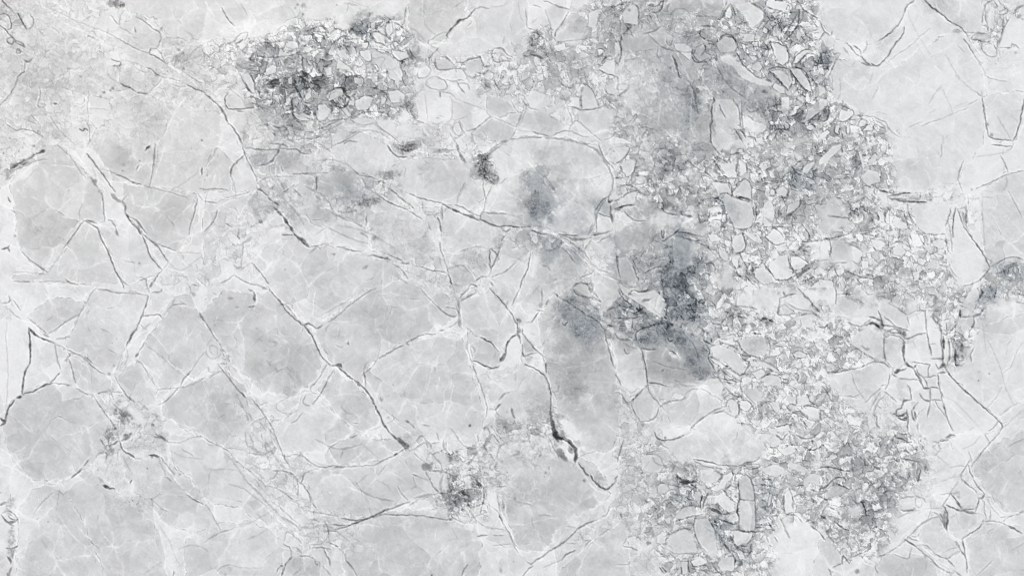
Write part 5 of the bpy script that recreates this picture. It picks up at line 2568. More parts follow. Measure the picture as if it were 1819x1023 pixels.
d 5 22 1030 650 1080 610 1130 610 1180 630 1190 680 1180 700
d 5 24 1190 640 1240 650 1230 680 1190 660
d 4 20 900 640 890 700 910 730 960 790 1000 820
d 5 22 780 700 830 750 870 770 910 770
s 9 24 905 775
s 8 24 910 475
d 5 20 870 790 885 850 880 900
d 5 20 885 850 940 880 980 840 960 800 900 790
d 4 20 800 800 830 780 870 800
d 4 16 940 910 980 960 1030 990
d 4 18 1100 820 1140 880 1170 890
d 4 20 1250 820 1290 830 1293 770
d 4 22 1290 835 1350 840 1380 830 1455 850
d 6 22 1370 760 1390 810 1440 830
d 4 20 1300 850 1340 900 1390 940 1440 940
d 4 20 1290 890 1340 950 1380 1000
d 4 20 1380 1000 1430 960 1455 930
d 5 26 1150 980 1200 975 1230 960 1250 970
d 4 18 1200 680 1260 700 1290 720
d 4 18 1120 400 1160 390 1210 410 1240 430
d 8 28 1240 400 1255 415
d 4 20 1260 460 1300 440 1360 460 1370 490 1300 500 1270 480
d 4 18 1240 600 1310 600 1300 660
p 92 14 750 370 840 350 850 400 780 400
p 95 18 760 260 810 270 800 300 765 305
p 88 8 870 370 950 350 1060 340 1090 400 1080 470 1010 490 940 470 900 430
p 88 9 680 420 740 400 820 430 890 480 930 560 920 610 860 590 790 530 700 490
p 92 12 670 490 720 490 800 540 770 560 710 530
p 92 12 690 560 720 560 740 590 720 610
p 90 12 780 570 830 580 890 630 880 640 820 610
p 93 14 960 520 1010 520 1020 560 970 550
p 90 10 1000 500 1080 510 1170 590 1180 610 1110 570 1030 550
p 88 12 970 600 1000 570 1070 590 1060 620 1010 640
p 89 12 1030 650 1080 615 1140 620 1180 640 1180 700 1100 690
p 92 12 940 620 980 640 950 680 910 690 900 640
p 88 8 910 720 1000 710 1060 740 1050 800 990 820 940 780
p 90 12 800 800 840 785 880 820 880 890 850 910 820 870
p 92 12 890 800 940 795 975 830 940 880 890 850
p 92 10 1100 820 1160 800 1180 860 1150 890 1120 860
p 89 6 860 70 980 20 990 0 1120 0 1180 70 1170 130 1080 150 1000 150 860 120
p 91 8 1190 90 1280 60 1360 80 1400 160 1320 150 1240 110
p 84 10 1160 120 1210 115 1270 160 1240 200 1160 190
p 92 8 1260 200 1400 180 1420 280 1330 280 1280 240
p 94 3 1330 10 1455 0 1455 160 1400 90
p 91 12 1000 190 1050 170 1060 210 1020 215
p 94 12 1150 390 1200 370 1220 410 1180 410 1130 400
p 93 12 1120 430 1170 440 1180 470 1130 480
p 89 12 1260 470 1310 440 1370 470 1360 495 1290 500
p 93 14 1210 440 1250 440 1240 500 1220 480
p 91 12 1220 760 1290 770 1290 830 1240 810
p 89 10 1300 770 1370 770 1390 820 1300 835
p 92 8 1300 855 1400 840 1455 850 1455 930 1380 920
p 92 12 1350 940 1400 930 1430 950 1380 990
p 92 12 1150 990 1230 970 1260 1010 1150 1020
p 94 4 0 620 0 400 60 480 120 620 100 600
p 83 6 120 820 160 760 240 740 290 790 310 850 290 920 200 940 150 900
p 86 4 350 830 500 790 600 710 700 770 760 840 660 900 560 970 400 960
p 89 5 540 1010 640 930 760 880 850 920 960 960 1060 1023 540 1023
p 85 4 280 700 400 700 560 700 480 790 400 790 300 760
p 94 12 400 780 430 740 500 770 480 790
p 88 10 690 370 720 340 750 360 740 400 700 400
p 92 8 680 640 740 640 780 700 760 760 700 760 640 700
p 93 12 920 30 935 60
z 55 11 720 200 860 130 1180 180 1400 180 1455 200 1455 1023 1000 1023 860 920 740 780 720 620 660 480 640 360 720 330
z 45 13 0 0 400 0 380 120 420 260 360 340 200 400 60 460 0 330
z 45 13 400 0 900 0 860 140 720 260 640 340 500 280 400 260
z 18 14 0 700 260 780 360 900 300 1023 40 1023
@ 4 2
g 86 84 76 84 78 84 86 86 88 86 90 89 87 87 89 88 89 88 84 88 88 88 89 86
d 4 24 115 0 125 45 115 110
d 4 22 130 45 180 38 215 45
d 3 18 240 75 280 85 315 105
d 4 20 330 25 350 48 385 40
d 5 26 0 275 40 280 60 260
d 5 22 200 240 250 265 300 270
d 4 24 300 270 340 240 370 220
d 6 28 350 200 390 210 440 230
d 12 32 350 255 390 245 430 280
d 6 28 320 265 370 250
d 5 28 420 160 440 200 445 260 480 270
d 10 24 440 220 450 270
d 4 24 460 200 500 230 550 275
d 5 26 450 260 520 270 600 290 640 300
d 8 26 480 310 530 290 600 300
d 6 30 530 290 570 300 610 330
d 6 26 490 300 520 320 570 310 590 340
d 10 26 600 300 610 340 590 330
d 8 26 500 330 560 340 600 365 610 385
d 5 26 465 325 460 380 460 450 470 510
d 6 24 465 345 500 345 500 320
d 5 28 610 355 650 352 690 330 760 318
d 4 26 755 160 758 230 765 310
d 5 28 765 310 775 370 790 430 802 475
d 4 18 780 395 830 395
d 8 32 610 385 600 430 600 490 615 530
d 14 36 615 530 650 555 670 570
d 9 30 670 570 700 620 730 660
d 5 24 600 390 590 450
d 7 32 670 570 690 545
d 5 28 660 525 720 530 790 540
d 5 26 790 540 775 580 775 630
d 5 26 690 560 705 610 740 630 770 635 830 620
d 5 24 570 640 640 645 720 650
d 8 32 710 640 730 680 740 710
d 5 26 730 620 760 660 770 700
d 8 34 740 710 790 710
d 5 28 790 700 850 705 860 730
d 6 28 855 705 870 750 875 790
d 5 28 715 750 735 780 765 800 830 790 875 795
d 5 26 790 710 790 790
d 4 24 790 800 780 860 770 910
d 4 22 825 800 850 850 900 910
d 7 28 845 610 845 660 855 700
d 5 26 875 795 890 850 910 920 950 1010
d 5 28 850 600 900 600
d 8 28 850 570 890 545 900 570
d 9 26 865 545 900 540
d 5 26 800 500 870 500
d 5 26 830 540 850 570
d 7 26 920 360 930 430 930 490 900 560
d 5 32 900 580 960 650 1050 740 1130 810 1200 870 1270 935
d 5 28 1270 935 1310 975 1290 1010
d 5 26 1270 940 1250 980 1210 1010
d 12 36 885 340 885 430
d 8 28 868 320 870 400 880 480 880 530
d 6 26 855 260 870 320
d 7 24 800 180 830 240 870 270
d 5 22 950 340 940 380 960 430
d 8 30 965 430 970 480 968 540
d 8 26 970 545 1010 550
d 5 26 1100 425 1075 465 1080 520
s 22 24 1010 435
d 10 34 1000 160 1005 210
d 5 22 1010 210 1080 200
d 7 24 1100 200 1105 260 1060 310
d 9 26 1100 180 1140 190 1170 150
d 10 20 1150 0 1160 50 1110 100
d 5 22 960 280 900 330
d 5 22 980 250 930 310
d 5 20 880 230 960 200
s 8 22 1065 312
d 12 16 1270 50 1250 80
d 6 22 1400 100 1455 105
d 5 22 1410 40 1455 50
b -12 240 50 80 40 30
b -10 210 120 80 60 0
b -12 460 40 80 40 0
b -12 1200 60 60 60 0 D
b -12 1280 20 80 40 0 D
b -14 1120 150 60 60 0 D
b -10 1000 80 60 50 0
b -10 1060 380 40 40 0
b -7 1040 480 60 50 0
b 7 1240 120 140 40 0
b -6 1250 300 120 80 0
b -4 380 620 130 60 0
b -5 560 390 60 60 0
b -14 430 320 50 50 0
b -8 330 400 80 50 20
b -8 680 390 80 50 0
b -4 200 620 100 60 0
b -6 280 760 80 40 0
b -6 1400 980 80 80 0
b 6 1330 860 60 100 -45
b -6 1080 600 60 60 0
b -10 590 730 40 60 0
b -6 100 820 100 60 0
b -6 140 370 60 80 0
b -8 960 520 60 60 0
b -7 500 420 40 50 0
b -6 1030 760 120 30 45
d 4 26 60 595 130 598 200 580 300 560
d 4 26 300 560 370 525 410 520
d 6 26 390 520 460 525 500 560
d 5 22 460 450 475 520
d 4 20 210 390 290 440 370 490 420 520
d 18 34 540 600 580 575
d 5 30 540 600 570 590 615 570
d 5 28 520 610 550 630
d 6 24 500 610 500 650 475 720
d 4 24 440 690 470 680
d 3 14 230 600 260 700 330 800
d 4 20 440 710 380 760 330 810
d 4 20 430 740 400 790 365 860
d 4 20 465 760 420 800 390 880
d 4 20 460 730 500 760 550 805
d 5 22 410 830 440 850
d 5 26 630 690 650 720 655 790
d 8 28 655 790 600 800 585 850
d 5 22 700 810 660 870
d 10 32 590 850 560 860 545 880 550 910 600 900 625 880
d 14 34 560 915 600 940 620 915
d 10 28 530 890 550 900
d 6 30 620 860 630 920 630 1010
d 10 30 660 870 670 930 680 940
d 12 30 680 880 690 930
d 5 22 700 960 705 1020
d 7 24 410 910 410 970 430 990
d 5 20 380 890 410 915
d 10 20 10 860 15 930
d 3 16 130 760 200 765 260 770 310 740
d 4 22 20 690 60 740 90 800
d 4 20 0 660 40 670 60 720
d 2 12 1200 370 1240 450 1290 570 1320 700 1380 820
d 2 14 1455 380 1400 450 1370 550 1310 600
d 2 10 1160 230 1180 400 1190 460
d 2 14 1300 700 1240 800 1190 850
d 4 14 1290 900 1360 840 1455 800
d 4 12 1300 1000 1380 920 1455 860
d 3 16 1070 1010 1100 985
d 2 10 900 770 960 800 1060 900 1130 980
s 7 34 1133 655
s 7 26 1210 607
s 6 14 1135 595
d 7 20 790 45 820 50
s 8 18 1000 40
s 14 24 195 455
s 14 20 340 430
d 6 22 300 410 340 440 360 430
s 8 24 510 85
d 5 18 500 110 560 140 620 190
d 4 18 620 190 700 155 800 160 850 160
d 5 20 630 200 640 260
p 93 8 240 215 300 200 370 210 330 250 290 270 210 245
p 90 8 430 145 540 140 610 180 630 270 600 290 540 270 480 230
p 95 8 640 210 750 160 760 230 760 310 640 340 620 310
p 91 6 770 180 830 250 860 310 870 490 810 500 780 380
p 90 6 620 400 650 360 760 330 780 400 800 490 690 520 620 510 610 450
p 89 5 465 360 500 340 590 380 600 450 600 530 560 540 500 560 475 510
p 86 6 260 320 360 265 460 320 460 480 440 520 340 470 210 390
p 91 8 690 540 790 545 775 630 720 620
p 90 8 790 550 840 590 830 620 780 630
p 88 8 770 645 840 625 850 690 790 700
p 92 8 720 740 790 715 790 790 750 795
p 92 8 800 710 850 710 870 770 860 790 800 785
p 90 6 540 620 610 575 660 580 710 640 600 640
p 93 12 465 335 490 330 500 340 480 350
p 91 5 580 650 710 650 740 720 720 750 660 780 640 690
p 89 5 380 540 460 530 500 570 500 640 440 690 340 790 260 760 130 760 80 620 200 590
p 94 12 570 870 610 880 620 905 570 900
p 93 8 600 810 650 800 665 860 640 890 600 850
p 91 8 480 690 540 670 570 720 560 790 480 740
p 86 12 1000 200 1080 200 1100 260 1020 330 960 300
p 88 12 1020 100 1070 20 1130 0 1140 60 1090 180 1020 200
p 91 12 120 110 120 40 300 110 280 190 200 215 110 180
p 94 3 0 0 120 0 115 110 90 140 0 110
p 90 2 850 610 900 600 1000 700 1270 945 1210 1010 960 1010 900 800
p 84 10 650 800 690 810 680 860 660 850
p 91 12 885 380 920 400 920 490 890 530
l 5 7 840 510 840 570
l 8 7 1455 790 1300 900 1240 960
l 4 6 880 770 1000 900 1060 960
z 58 10 0 130 120 210 300 290 460 500 300 560 100 590 0 590
z 50 11 400 0 1140 0 1130 80 1000 210 1100 240 1080 480 980 540 880 340 820 200 700 150 560 130 400 80
z 55 10 0 620 60 700 200 830 330 940 400 1023 0 1023
z 50 13 1140 0 1455 0 1455 110 1300 70 1180 100 1120 200 1090 160
z 30 12 420 200 640 290 620 380 460 330
z 18 13 320 700 460 690 660 820 700 1023 400 1023
z 14 13 840 340 980 340 960 580 820 600
@ 0 3
g 82 81 87 84 84 85 87 83 85 85 85 83 84 83 84 83 84 87 86 81 83 83 84 85
d 8 22 715 50 740 95
d 8 22 745 30 770 60
d 9 26 780 30 765 80 780 105
d 6 28 775 95 810 85 845 62
d 8 20 695 155 730 145
d 9 28 745 140 765 160 755 185
d 6 22 790 110 770 140
d 4 20 825 0 845 40 850 60
s 20 34 895 30
d 12 24 860 60 910 40 935 5
d 5 30 850 60 860 110 890 145 930 160 965 188
d 5 22 965 188 1005 188
d 3 14 950 70 1000 30
s 16 40 1080 172
d 8 32 1060 165 1135 172
d 10 26 1105 10 1150 40 1190 68
d 5 24 1100 35 1170 45
d 3 16 1190 70 1250 80 1300 70 1350 40 1440 30
d 3 14 1130 180 1140 220 1180 310
d 3 20 1140 175 1190 240 1240 300
l 6 10 1160 210 1230 320 1290 390 1350 450 1440 510
d 4 26 1330 450 1380 480 1440 508
d 5 20 1180 320 1220 350
d 4 16 1300 410 1340 430
s 8 30 1047 258
s 7 24 1277 302
d 5 28 625 200 600 235
d 5 28 578 265 540 300 505 327
s 8 24 695 268
s 6 18 695 375
d 14 36 735 380 770 395
d 8 34 770 400 815 403
d 8 32 925 360 935 345
d 8 10 700 320 740 360
p 92 2 910 370 950 360 975 390 965 430 925 440 900 410
s 9 20 998 460
s 6 24 942 487
s 6 22 920 497
d 6 20 970 515 985 490
s 8 18 1077 475
s 7 14 810 460
d 2 12 870 170 900 230 940 300
d 3 10 790 190 765 250 740 310
d 3 10 1130 140 1180 125
d 3 10 1200 130 1300 180 1440 190
d 3 14 1090 490 1130 530 1190 565
d 3 12 1130 660 1170 720 1210 780 1225 830
d 3 10 1225 830 1250 900 1280 950
d 5 26 1235 985 1230 1020
d 3 12 1270 830 1370 795 1440 820
d 4 16 245 570 280 520 320 475 380 430
s 9 10 320 475
d 3 10 400 560 420 410
s 7 16 265 617
s 7 18 343 637
s 5 12 390 170
d 14 16 10 580 40 560 100 600 120 640
d 6 28 10 590 40 630 70 650 95 665
d 6 28 60 590 75 620 110 625
d 9 30 70 640 100 640 125 620
p 93 6 75 600 90 590 110 610 90 622
d 6 26 40 560 80 565 120 600 130 640
d 8 24 0 520 45 500
s 8 20 85 680
d 5 30 45 825 90 828 120 810
d 10 20 80 830 85 880
d 12 24 95 840 90 890
d 9 32 55 885 75 910 75 930
d 9 24 85 960 60 1010
s 14 34 58 1012
s 7 24 4 430
d 5 14 100 760 85 800
d 3 10 1020 1010 1090 960 1150 920
s 6 10 1028 888
d 4 10 700 590 690 640
b -4 230 110 140 130 0
b -4 300 280 110 60 0
b 4 560 90 60 70 0
b -3 860 260 90 80 0
b -6 1080 80 110 60 0
b -4 1400 380 60 70 0
b -5 980 590 120 70 0
b -6 330 900 130 140 0
b -5 480 550 60 120 0
b -5 620 740 90 60 -40
b 4 580 640 60 40 0
b -5 800 660 60 110 0
b 5 1340 680 100 80 0
b 6 1200 900 50 130 0
b -4 1080 820 100 80 0
b -5 330 410 50 40 0
b -4 460 440 60 50 0
b -6 20 960 30 80 0
b 6 60 500 90 70 0
b 4 150 720 60 60 0
b -4 890 940 60 60 0
b 5 90 250 60 130 0
b -5 700 40 40 60 0
b 4 1250 90 60 30 0
b -4 1430 880 40 60 0
l 4 10 1390 0 1455 35
l 5 6 10 120 80 170 150 250 210 340 270 370
l 7 6 420 590 470 680 540 760 600 810
l 4 5 600 810 690 890 780 1000
l 5 7 240 380 320 370 400 390 420 340 500 330 640 170
l 4 5 120 960 180 980 
l 5 4 700 640 740 740 800 810
l 5 4 820 540 860 640
l 5 5 380 370 410 400
l 5 5 420 700 400 800 360 880
z 10 15 640 180 900 60 1200 60 1100 560 760 560
@ 1 3
g 85 85 88 86 88 85 84 84 83 84 84 80 86 85 84 86 84 85 87 88 82 83 83 84
d 4 20 0 45 50 75 120 105 180 145
d 4 16 20 85 60 95
d 9 12 180 185 240 220
d 6 12 130 140 200 210 260 290 320 380 400 450 440 500 500 560 560 620 600 660
d 5 14 250 230 300 260 360 310 430 380
d 5 18 430 380 500 395 550 420 600 460 650 490
d 4 14 170 370 240 390 290 410 350 460 430 520
d 4 16 280 330 340 390 400 440 420 480
d 4 16 480 500 540 540 600 600 650 640 700 690
d 4 18 540 600 620 640 680 700
d 5 18 580 700 640 740 690 790
d 3 12 220 200 160 120
d 3 10 0 265 80 270 150 265 240 270
d 3 16 0 515 40 560 80 640 110 695
d 5 16 0 785 50 740 130 705 200 685
d 3 12 200 680 300 660 400 600 460 575
d 3 12 300 760 400 720 440 690
d 3 12 210 660 320 645
d 3 16 85 990 120 950 200 942
d 3 12 180 945 270 965 400 965
d 5 18 285 0 290 50 300 100
d 4 16 320 20 350 100 310 105
d 4 14 400 0 410 60
d 5 22 490 0 510 50 540 120 560 180 600 240
d 10 12 330 110 390 150 440 150
d 7 14 430 90 440 130
d 6 16 310 150 400 165 480 130
d 4 16 340 230 380 260 460 265
d 7 18 440 350 490 330 520 280 480 270 560 270
d 4 16 370 290 420 330
d 4 14 380 230 440 210
d 4 22 500 270 590 280 640 310 665 360 660 465
d 4 16 570 180 620 160 690 165
d 4 20 690 165 740 205 800 245
s 12 12 680 160
d 4 22 800 248 870 250 920 235
d 3 18 690 310 730 280 800 260
d 6 26 700 300 690 350
d 5 24 700 380 735 430 755 490
s 9 18 752 495
d 5 20 760 500 790 540
d 4 18 870 140 900 95 950 70
d 4 20 1030 40 1080 25
d 3 16 950 65 1000 60
d 3 20 965 180 980 140
d 4 20 900 235 1000 250 1100 240 1190 235
d 5 24 925 250 1010 248
d 5 24 1200 235 1270 200 1340 170
d 9 32 1340 170 1375 150
d 4 26 1375 150 1410 120
d 10 28 1310 0 1350 40 1400 85 1425 125
d 20 24 1370 40 1410 80 1440 110
b -14 1430 60 50 50 30 
d 3 14 1190 50 1230 60 1260 60 1255 25 1230 20
s 7 22 1145 28
d 3 10 1110 80 1170 130 1230 180
d 3 12 1220 340 1280 370 1320 410
d 4 18 1370 385 1400 440 1440 485
d 2 12 1050 390 1160 300
d 4 26 1455 495 1400 510 1340 540 1250 570
d 5 34 1300 545 1210 590 1130 625 1060 650 970 685
d 9 34 1210 590 1150 615 1110 630
d 4 24 970 685 930 690
d 4 28 970 613 1050 625 1110 625 1150 615
d 4 24 900 655 960 663 1020 660
s 9 38 1213 590
d 3 20 1210 600 1270 580 1320 588
d 5 30 1320 588 1400 590 1455 590
d 4 16 700 550 780 570 860 580 940 600
d 5 18 740 615 790 625
d 5 22 855 640 880 700 875 745
d 5 22 845 705 930 705
d 4 16 760 690 800 660 870 655
d 4 16 750 800 820 800 860 770 880 720
d 5 22 770 820 840 818 890 830
d 5 26 850 830 860 870 885 910 890 945
d 5 26 890 785 940 815
d 3 16 960 830 990 860 1000 910
d 5 24 1000 910 1050 965
d 4 20 1050 965 1080 1020
s 8 20 1048 965
d 3 18 1000 860 1003 905
d 3 18 680 880 740 880 780 900 795 950
d 4 26 800 935 800 950
d 6 18 840 950 890 1015
d 5 22 560 795 610 820 615 880
s 9 16 562 795
d 4 20 650 820 690 860
d 7 24 620 890 580 920 565 960
d 6 28 565 960 545 1020
d 4 24 510 995 530 955 560 950
d 4 16 580 700 560 780
d 4 12 610 690 660 780
s 8 14 770 655
s 8 14 640 690
s 9 16 145 1010
b -3 200 440 180 100 20
b -5 420 760 120 90 0
b 5 330 920 100 40 0
b 5 60 180 50 60 0
b -8 720 960 110 70 0
b -4 1240 440 110 90 0
b -5 1100 520 140 60 0
b -4 920 470 90 60 0
b -5 1130 130 110 60 0
b -4 1200 800 200 130 0
b -3 860 180 60 60 0
b -5 590 360 60 50 0
b 5 450 220 60 50 0
b 5 400 300 60 40 20
b 5 580 600 80 90 45
b -5 410 110 60 50 0
b -5 800 740 70 50 0
b 5 250 60 40 90 0
b 6 1110 30 60 30 0
b -6 350 1000 90 20 0
b -4 60 50 40 60 0
b -5 800 980 60 40 0
b -8 150 980 40 30 0
b -4 700 850 50 50 30
b 4 670 430 30 80 0
b 4 1430 850 40 90 0
p 91 2 320 400 360 410 410 470 400 490 350 450
p 91 3 360 290 460 280 480 300 440 340 390 320
p 81 2 600 980 640 900 700 880 770 900 800 960 820 1023 570 1023
p 84 4 730 300 820 265 900 250 1190 245 1260 220 1420 140 1455 160 1455 480 1340 520 1200 580 1050 610 900 590 800 550 760 460 700 360
p 84 3 970 180 1000 110 1100 60 1180 80 1230 130 1280 190 1190 230 1080 235 980 225
p 92 2 215 660 250 645 340 645 330 680 230 690
p 92 2 170 710 220 700 225 750 170 755
p 93 3 625 840 650 830 660 860 625 885
l 4 6 1020 390 1120 430 1220 530
l 6 8 1040 370 1130 440
l 5 7 1200 240 1210 290
l 4 6 1340 290 1420 350
l 5 5 980 280 880 270
l 5 4 760 320 850 270
l 6 6 430 540 560 660 700 760
l 6 6 540 520 640 620 720 720
l 4 5 800 400 780 540
l 5 7 620 460 700 580
l 5 7 660 320 700 240
l 7 6 1380 580 1440 520
l 5 6 1240 620 1260 680
l 5 6 860 720 900 720
s 10 -8 890 430
z 18 13 260 0 520 0 620 260 660 300 560 430 430 380 280 330 200 200 280 160
z 16 13 200 180 460 260 800 560 900 700 880 840 640 880 500 640 300 440
z 7 14 0 640 300 640 560 680 560 1000 0 1023
@ 2 3
g 87 89 84 86 86 85 82 84 84 82 86 88 84 82 88 80 82 83 84 88 84 84 85 83 
d 3 20 0 135 40 120 80 80 120 70
d 6 20 40 70 80 20 110 50 125 120 130 70 150 115
d 4 20 150 85 200 70
d 5 22 190 10 205 50
d 7 22 240 60 250 130 280 150 300 180
d 4 18 160 160 240 125
d 4 16 20 140 70 190 110 210
s 20 34 125 245
d 4 20 115 280 120 300 140 330
s 10 28 142 335
d 5 24 145 345 165 390 210 435
d 5 26 25 300 60 318
d 3 12 60 318 130 340
d 7 22 160 270 200 280 270 290
d 5 24 210 435 270 438
d 5 20 30 470 80 450 150 440 200 435
d 6 18 40 470 120 450 170 440
d 4 20 0 520 60 480
d 4 24 0 585 100 595 200 612 280 625
d 8 24 280 625 305 620
d 4 18 290 550 300 610 350 630 380 645
d 5 16 320 560 350 620
d 7 20 270 300 280 380 300 440 270 480 290 520
d 7 18 300 300 340 370 320 400
d 5 22 380 315 430 300 470 330
d 6 18 430 400 490 415 510 430
s 12 22 325 490
b -9 370 460 110 110 0
b -12 310 180 40 40 0
b -10 340 360 50 50 0
b 10 490 480 30 60 0
b 9 400 340 60 30 0
b 8 370 590 50 40 0
d 8 20 485 20 485 60
d 9 22 550 40 540 90 530 110
d 7 22 500 130 460 170 430 210 410 230
d 7 20 480 140 440 160
d 5 20 570 10 560 60
d 4 20 580 10 610 40 635 80
d 4 16 600 0 640 40 680 80
s 7 20 690 85
d 5 18 630 120 620 180
d 4 20 850 0 850 60 780 75
s 9 30 852 65
d 7 22 840 0 880 20 920 15
s 12 24 915 15
d 10 16 750 120 790 150 720 170
d 5 24 930 155 920 175
s 7 20 910 90
d 18 44 1025 5 1050 50
d 16 42 1045 35 1090 50 1140 80 1165 110
d 10 38 1165 110 1180 150 1175 215
s 26 38 1085 160
s 20 34 1060 145
s 20 26 1140 120
d 16 28 1070 10 1100 30
d 12 24 1100 180 1120 195
d 12 30 1195 215 1225 260 1265 310
d 8 34 1285 310 1310 355 1360 395
d 5 34 1360 395 1398 415 1455 360
d 4 24 1398 415 1430 430
b -14 1350 340 40 40 0
d 3 20 985 40 1010 80 1030 130 1060 180
s 14 24 1238 345
d 3 14 1200 180 1260 150 1330 135
p 93 4 1060 90 1110 110 1130 150 1110 170 1060 110
s 9 24 965 290
s 7 20 955 315
d 5 18 990 240 990 270
s 7 22 692 288
d 3 18 705 330 685 370
d 5 24 620 388 680 385
s 16 14 610 250
s 12 14 655 210
s 12 12 615 300
s 14 18 745 470
d 8 20 660 480 670 540
d 8 34 638 590 655 635
d 4 20 620 450 640 560
d 4 22 655 635 690 690 720 740 740 810 770 855
d 3 16 540 680 620 685 680 695
d 5 28 480 740 550 730
d 3 20 590 730 665 733
d 3 16 590 800 650 800 715 795
d 3 16 550 510 600 540 640 590
d 3 18 790 520 820 505 860 520
d 3 18 920 590 950 585 1000 598
l 6 5 1070 610 960 620 870 640 800 660
d 3 14 1110 670 1190 683
d 5 28 860 940 900 905 940 890 980 850 1040 820 1100 780 1150 730 1220 665 1300 635 1335 618
d 4 20 1335 618 1400 590 1420 530
d 5 26 805 1020 840 975 870 950
d 5 28 1085 905 1120 860 1175 840
d 3 16 950 960 1020 930 1085 905
d 3 16 1350 735 1430 680
d 5 20 1250 800 1290 765
d 3 16 1240 770 1280 765
d 3 14 1200 710 1240 770
d 3 16 1120 790 1180 790
d 5 26 410 940 380 980 370 1020
s 8 36 155 1018
s 8 16 735 920
d 6 12 640 960 650 1000
d 4 20 830 920 865 940
s 6 22 1452 72
d 4 18 1160 240 1180 215
b -8 600 260 90 80 0
b -8 750 430 110 140 0
b -6 700 60 70 50 0
b -6 870 180 80 80 0
b -7 1050 430 120 90 0
b -6 1270 480 90 60 30
b -5 700 570 40 50 0
b -6 990 700 120 50 0
b -5 1150 920 130 60 0
b -7 1400 870 60 80 0
b -4 130 640 120 40 0
b -4 400 740 70 90 0
b 5 1290 180 100 100 0
b 5 1230 60 40 60 0
b -5 40 370 70 60 0
b 4 580 500 50 90 0
b 5 180 80 60 40 0
b -6 230 200 60 50 0
b -7 20 220 50 60 0
b -5 480 960 120 60 0
b -5 720 940 60 60 0
b -5 650 750 60 20 0
b 6 470 680 60 30 40
b -4 900 620 70 30 -20
b 5 860 540 90 30 20
b 6 1290 700 50 50 0
b 5 330 60 100 40 0
b 6 1310 420 60 40 40
b -5 1400 720 60 60 0
b -5 1210 770 60 40 0
b 4 790 850 50 50 0
p 92 5 30 140 110 90 120 180 90 200
p 85 5 160 170 235 130 270 170 290 210 280 260 200 280 160 230
p 85 5 150 300 210 290 260 300 280 380 270 430 210 430 170 380
p 90 4 0 520 100 460 190 440 270 490 290 550 300 615 150 600 0 580
p 92 6 350 265 400 270 420 290 380 310 350 300
p 92 3 545 400 610 410 620 450 640 570 610 600 540 500
l 6 7 600 420 650 560 690 660 730 740 800 880
l 7 8 1330 620 1400 600 1440 540
l 5 6 1310 760 1240 880 1200 1000
l 6 7 860 950 940 900 970 920
l 5 7 1180 230 1240 300 1300 400 1390 440
l 4 5 820 400 800 520
l 4 5 190 680 180 760
l 4 5 110 690 120 740
l 4 5 1250 660 1310 700
z 46 11 230 40 300 120 340 220 440 280 540 380 560 560 480 650 340 650 260 560 250 400 300 300 260 220
z 22 13 0 60 240 40 260 300 0 240
z 26 13 440 0 620 0 560 120 460 240 400 260
z 20 13 620 0 960 0 1000 200 960 330 760 160 640 200
z 14 13 1080 600 1455 560 1455 760 1220 860
@ 3 3
g 84 88 86 83 87 82 80 80 82 84 82 84 81 84 80 78 84 88 82 81 84 82 89 88
d 5 30 285 5 300 45 340 60 400 55 450 45 490 20
s 12 38 360 42
s 10 20 465 35
d 3 18 540 0 490 25
d 4 18 330 90 380 115
d 4 24 60 60 40 130 20 210
s 8 26 20 205
d 6 28 20 310 0 340
d 4 24 15 340 0 365
d 6 18 165 80 190 100 160 110
s 10 18 190 90
d 5 30 565 192 600 200 680 215 740 235
d 4 26 570 205 620 235 660 245
d 4 22 740 235 820 240 880 240
d 5 26 880 240 940 215 1000 210 1030 180
d 5 24 890 255 950 225 1020 230
d 5 22 900 260 1000 260 1040 240
d 4 20 600 240 680 250 740 260 830 270
d 5 24 830 280 845 310
d 5 20 870 300 900 260
d 8 16 700 260 750 290 770 320 740 340 700 360 680 400
d 5 24 545 310 555 285
d 5 18 600 270 610 295
d 18 30 440 300 470 350 540 360 590 340
d 10 28 540 370 590 395
s 14 26 490 370
s 14 28 485 520
d 7 16 430 480 470 500
d 5 26 600 405 625 460 600 520 615 550
d 5 28 665 430 640 480 625 540
d 5 26 670 400 700 390 720 370
d 6 24 770 410 800 450 840 480
s 10 26 860 460
d 6 24 790 400 830 380 870 400
d 8 34 878 490 870 540 878 600
d 10 26 670 540 720 560 760 580
d 5 20 740 580 850 580
d 10 24 690 610 730 660 720 700
d 10 24 740 620 790 630 840 660 870 650
d 8 20 730 710 770 790 840 880
d 7 24 820 730 850 800 900 850 960 860
d 8 26 750 780 790 810 830 860 850 890
s 12 30 770 808
d 5 28 880 690 920 708 990 708 1055 705
d 5 24 990 700 1000 675 1050 680
d 5 26 880 350 885 440 885 500
d 4 22 885 480 960 485 1000 485
d 4 20 870 350 910 310 940 300 970 340 990 400 998 480 1000 600 1005 690
d 4 20 885 600 880 680
d 5 22 850 840 890 800 950 790 980 740
d 8 28 890 810 940 810
d 12 24 970 800 970 850 940 880
d 5 22 415 640 470 620 540 600 590 590
d 5 20 350 740 400 720 460 690 510 680 550 700
d 4 20 570 610 560 700 600 800 650 850
d 4 20 670 620 710 680 730 760
d 4 18 370 830 440 870 510 860 580 870 590 820
d 4 18 490 900 540 890 620 870
d 5 22 540 920 560 960 640 940 660 960
d 6 22 550 970 620 980 660 1000
d 5 22 470 950 480 1010
d 5 22 520 900 530 1020
d 6 24 700 950 740 1000 770 1010
d 6 26 855 890 855 960
s 10 24 890 930
d 5 22 870 910 910 920 900 950 870 940
d 10 28 1095 640 1130 700
s 10 20 1130 690
d 7 24 1400 670 1450 710
d 7 24 1360 640 1390 620 1420 650
d 6 24 1205 690 1245 750
d 5 20 1170 600 1210 680 1240 740
d 5 26 1080 750 1090 780
d 6 26 1135 745 1155 775
d 5 24 1100 800 1115 810
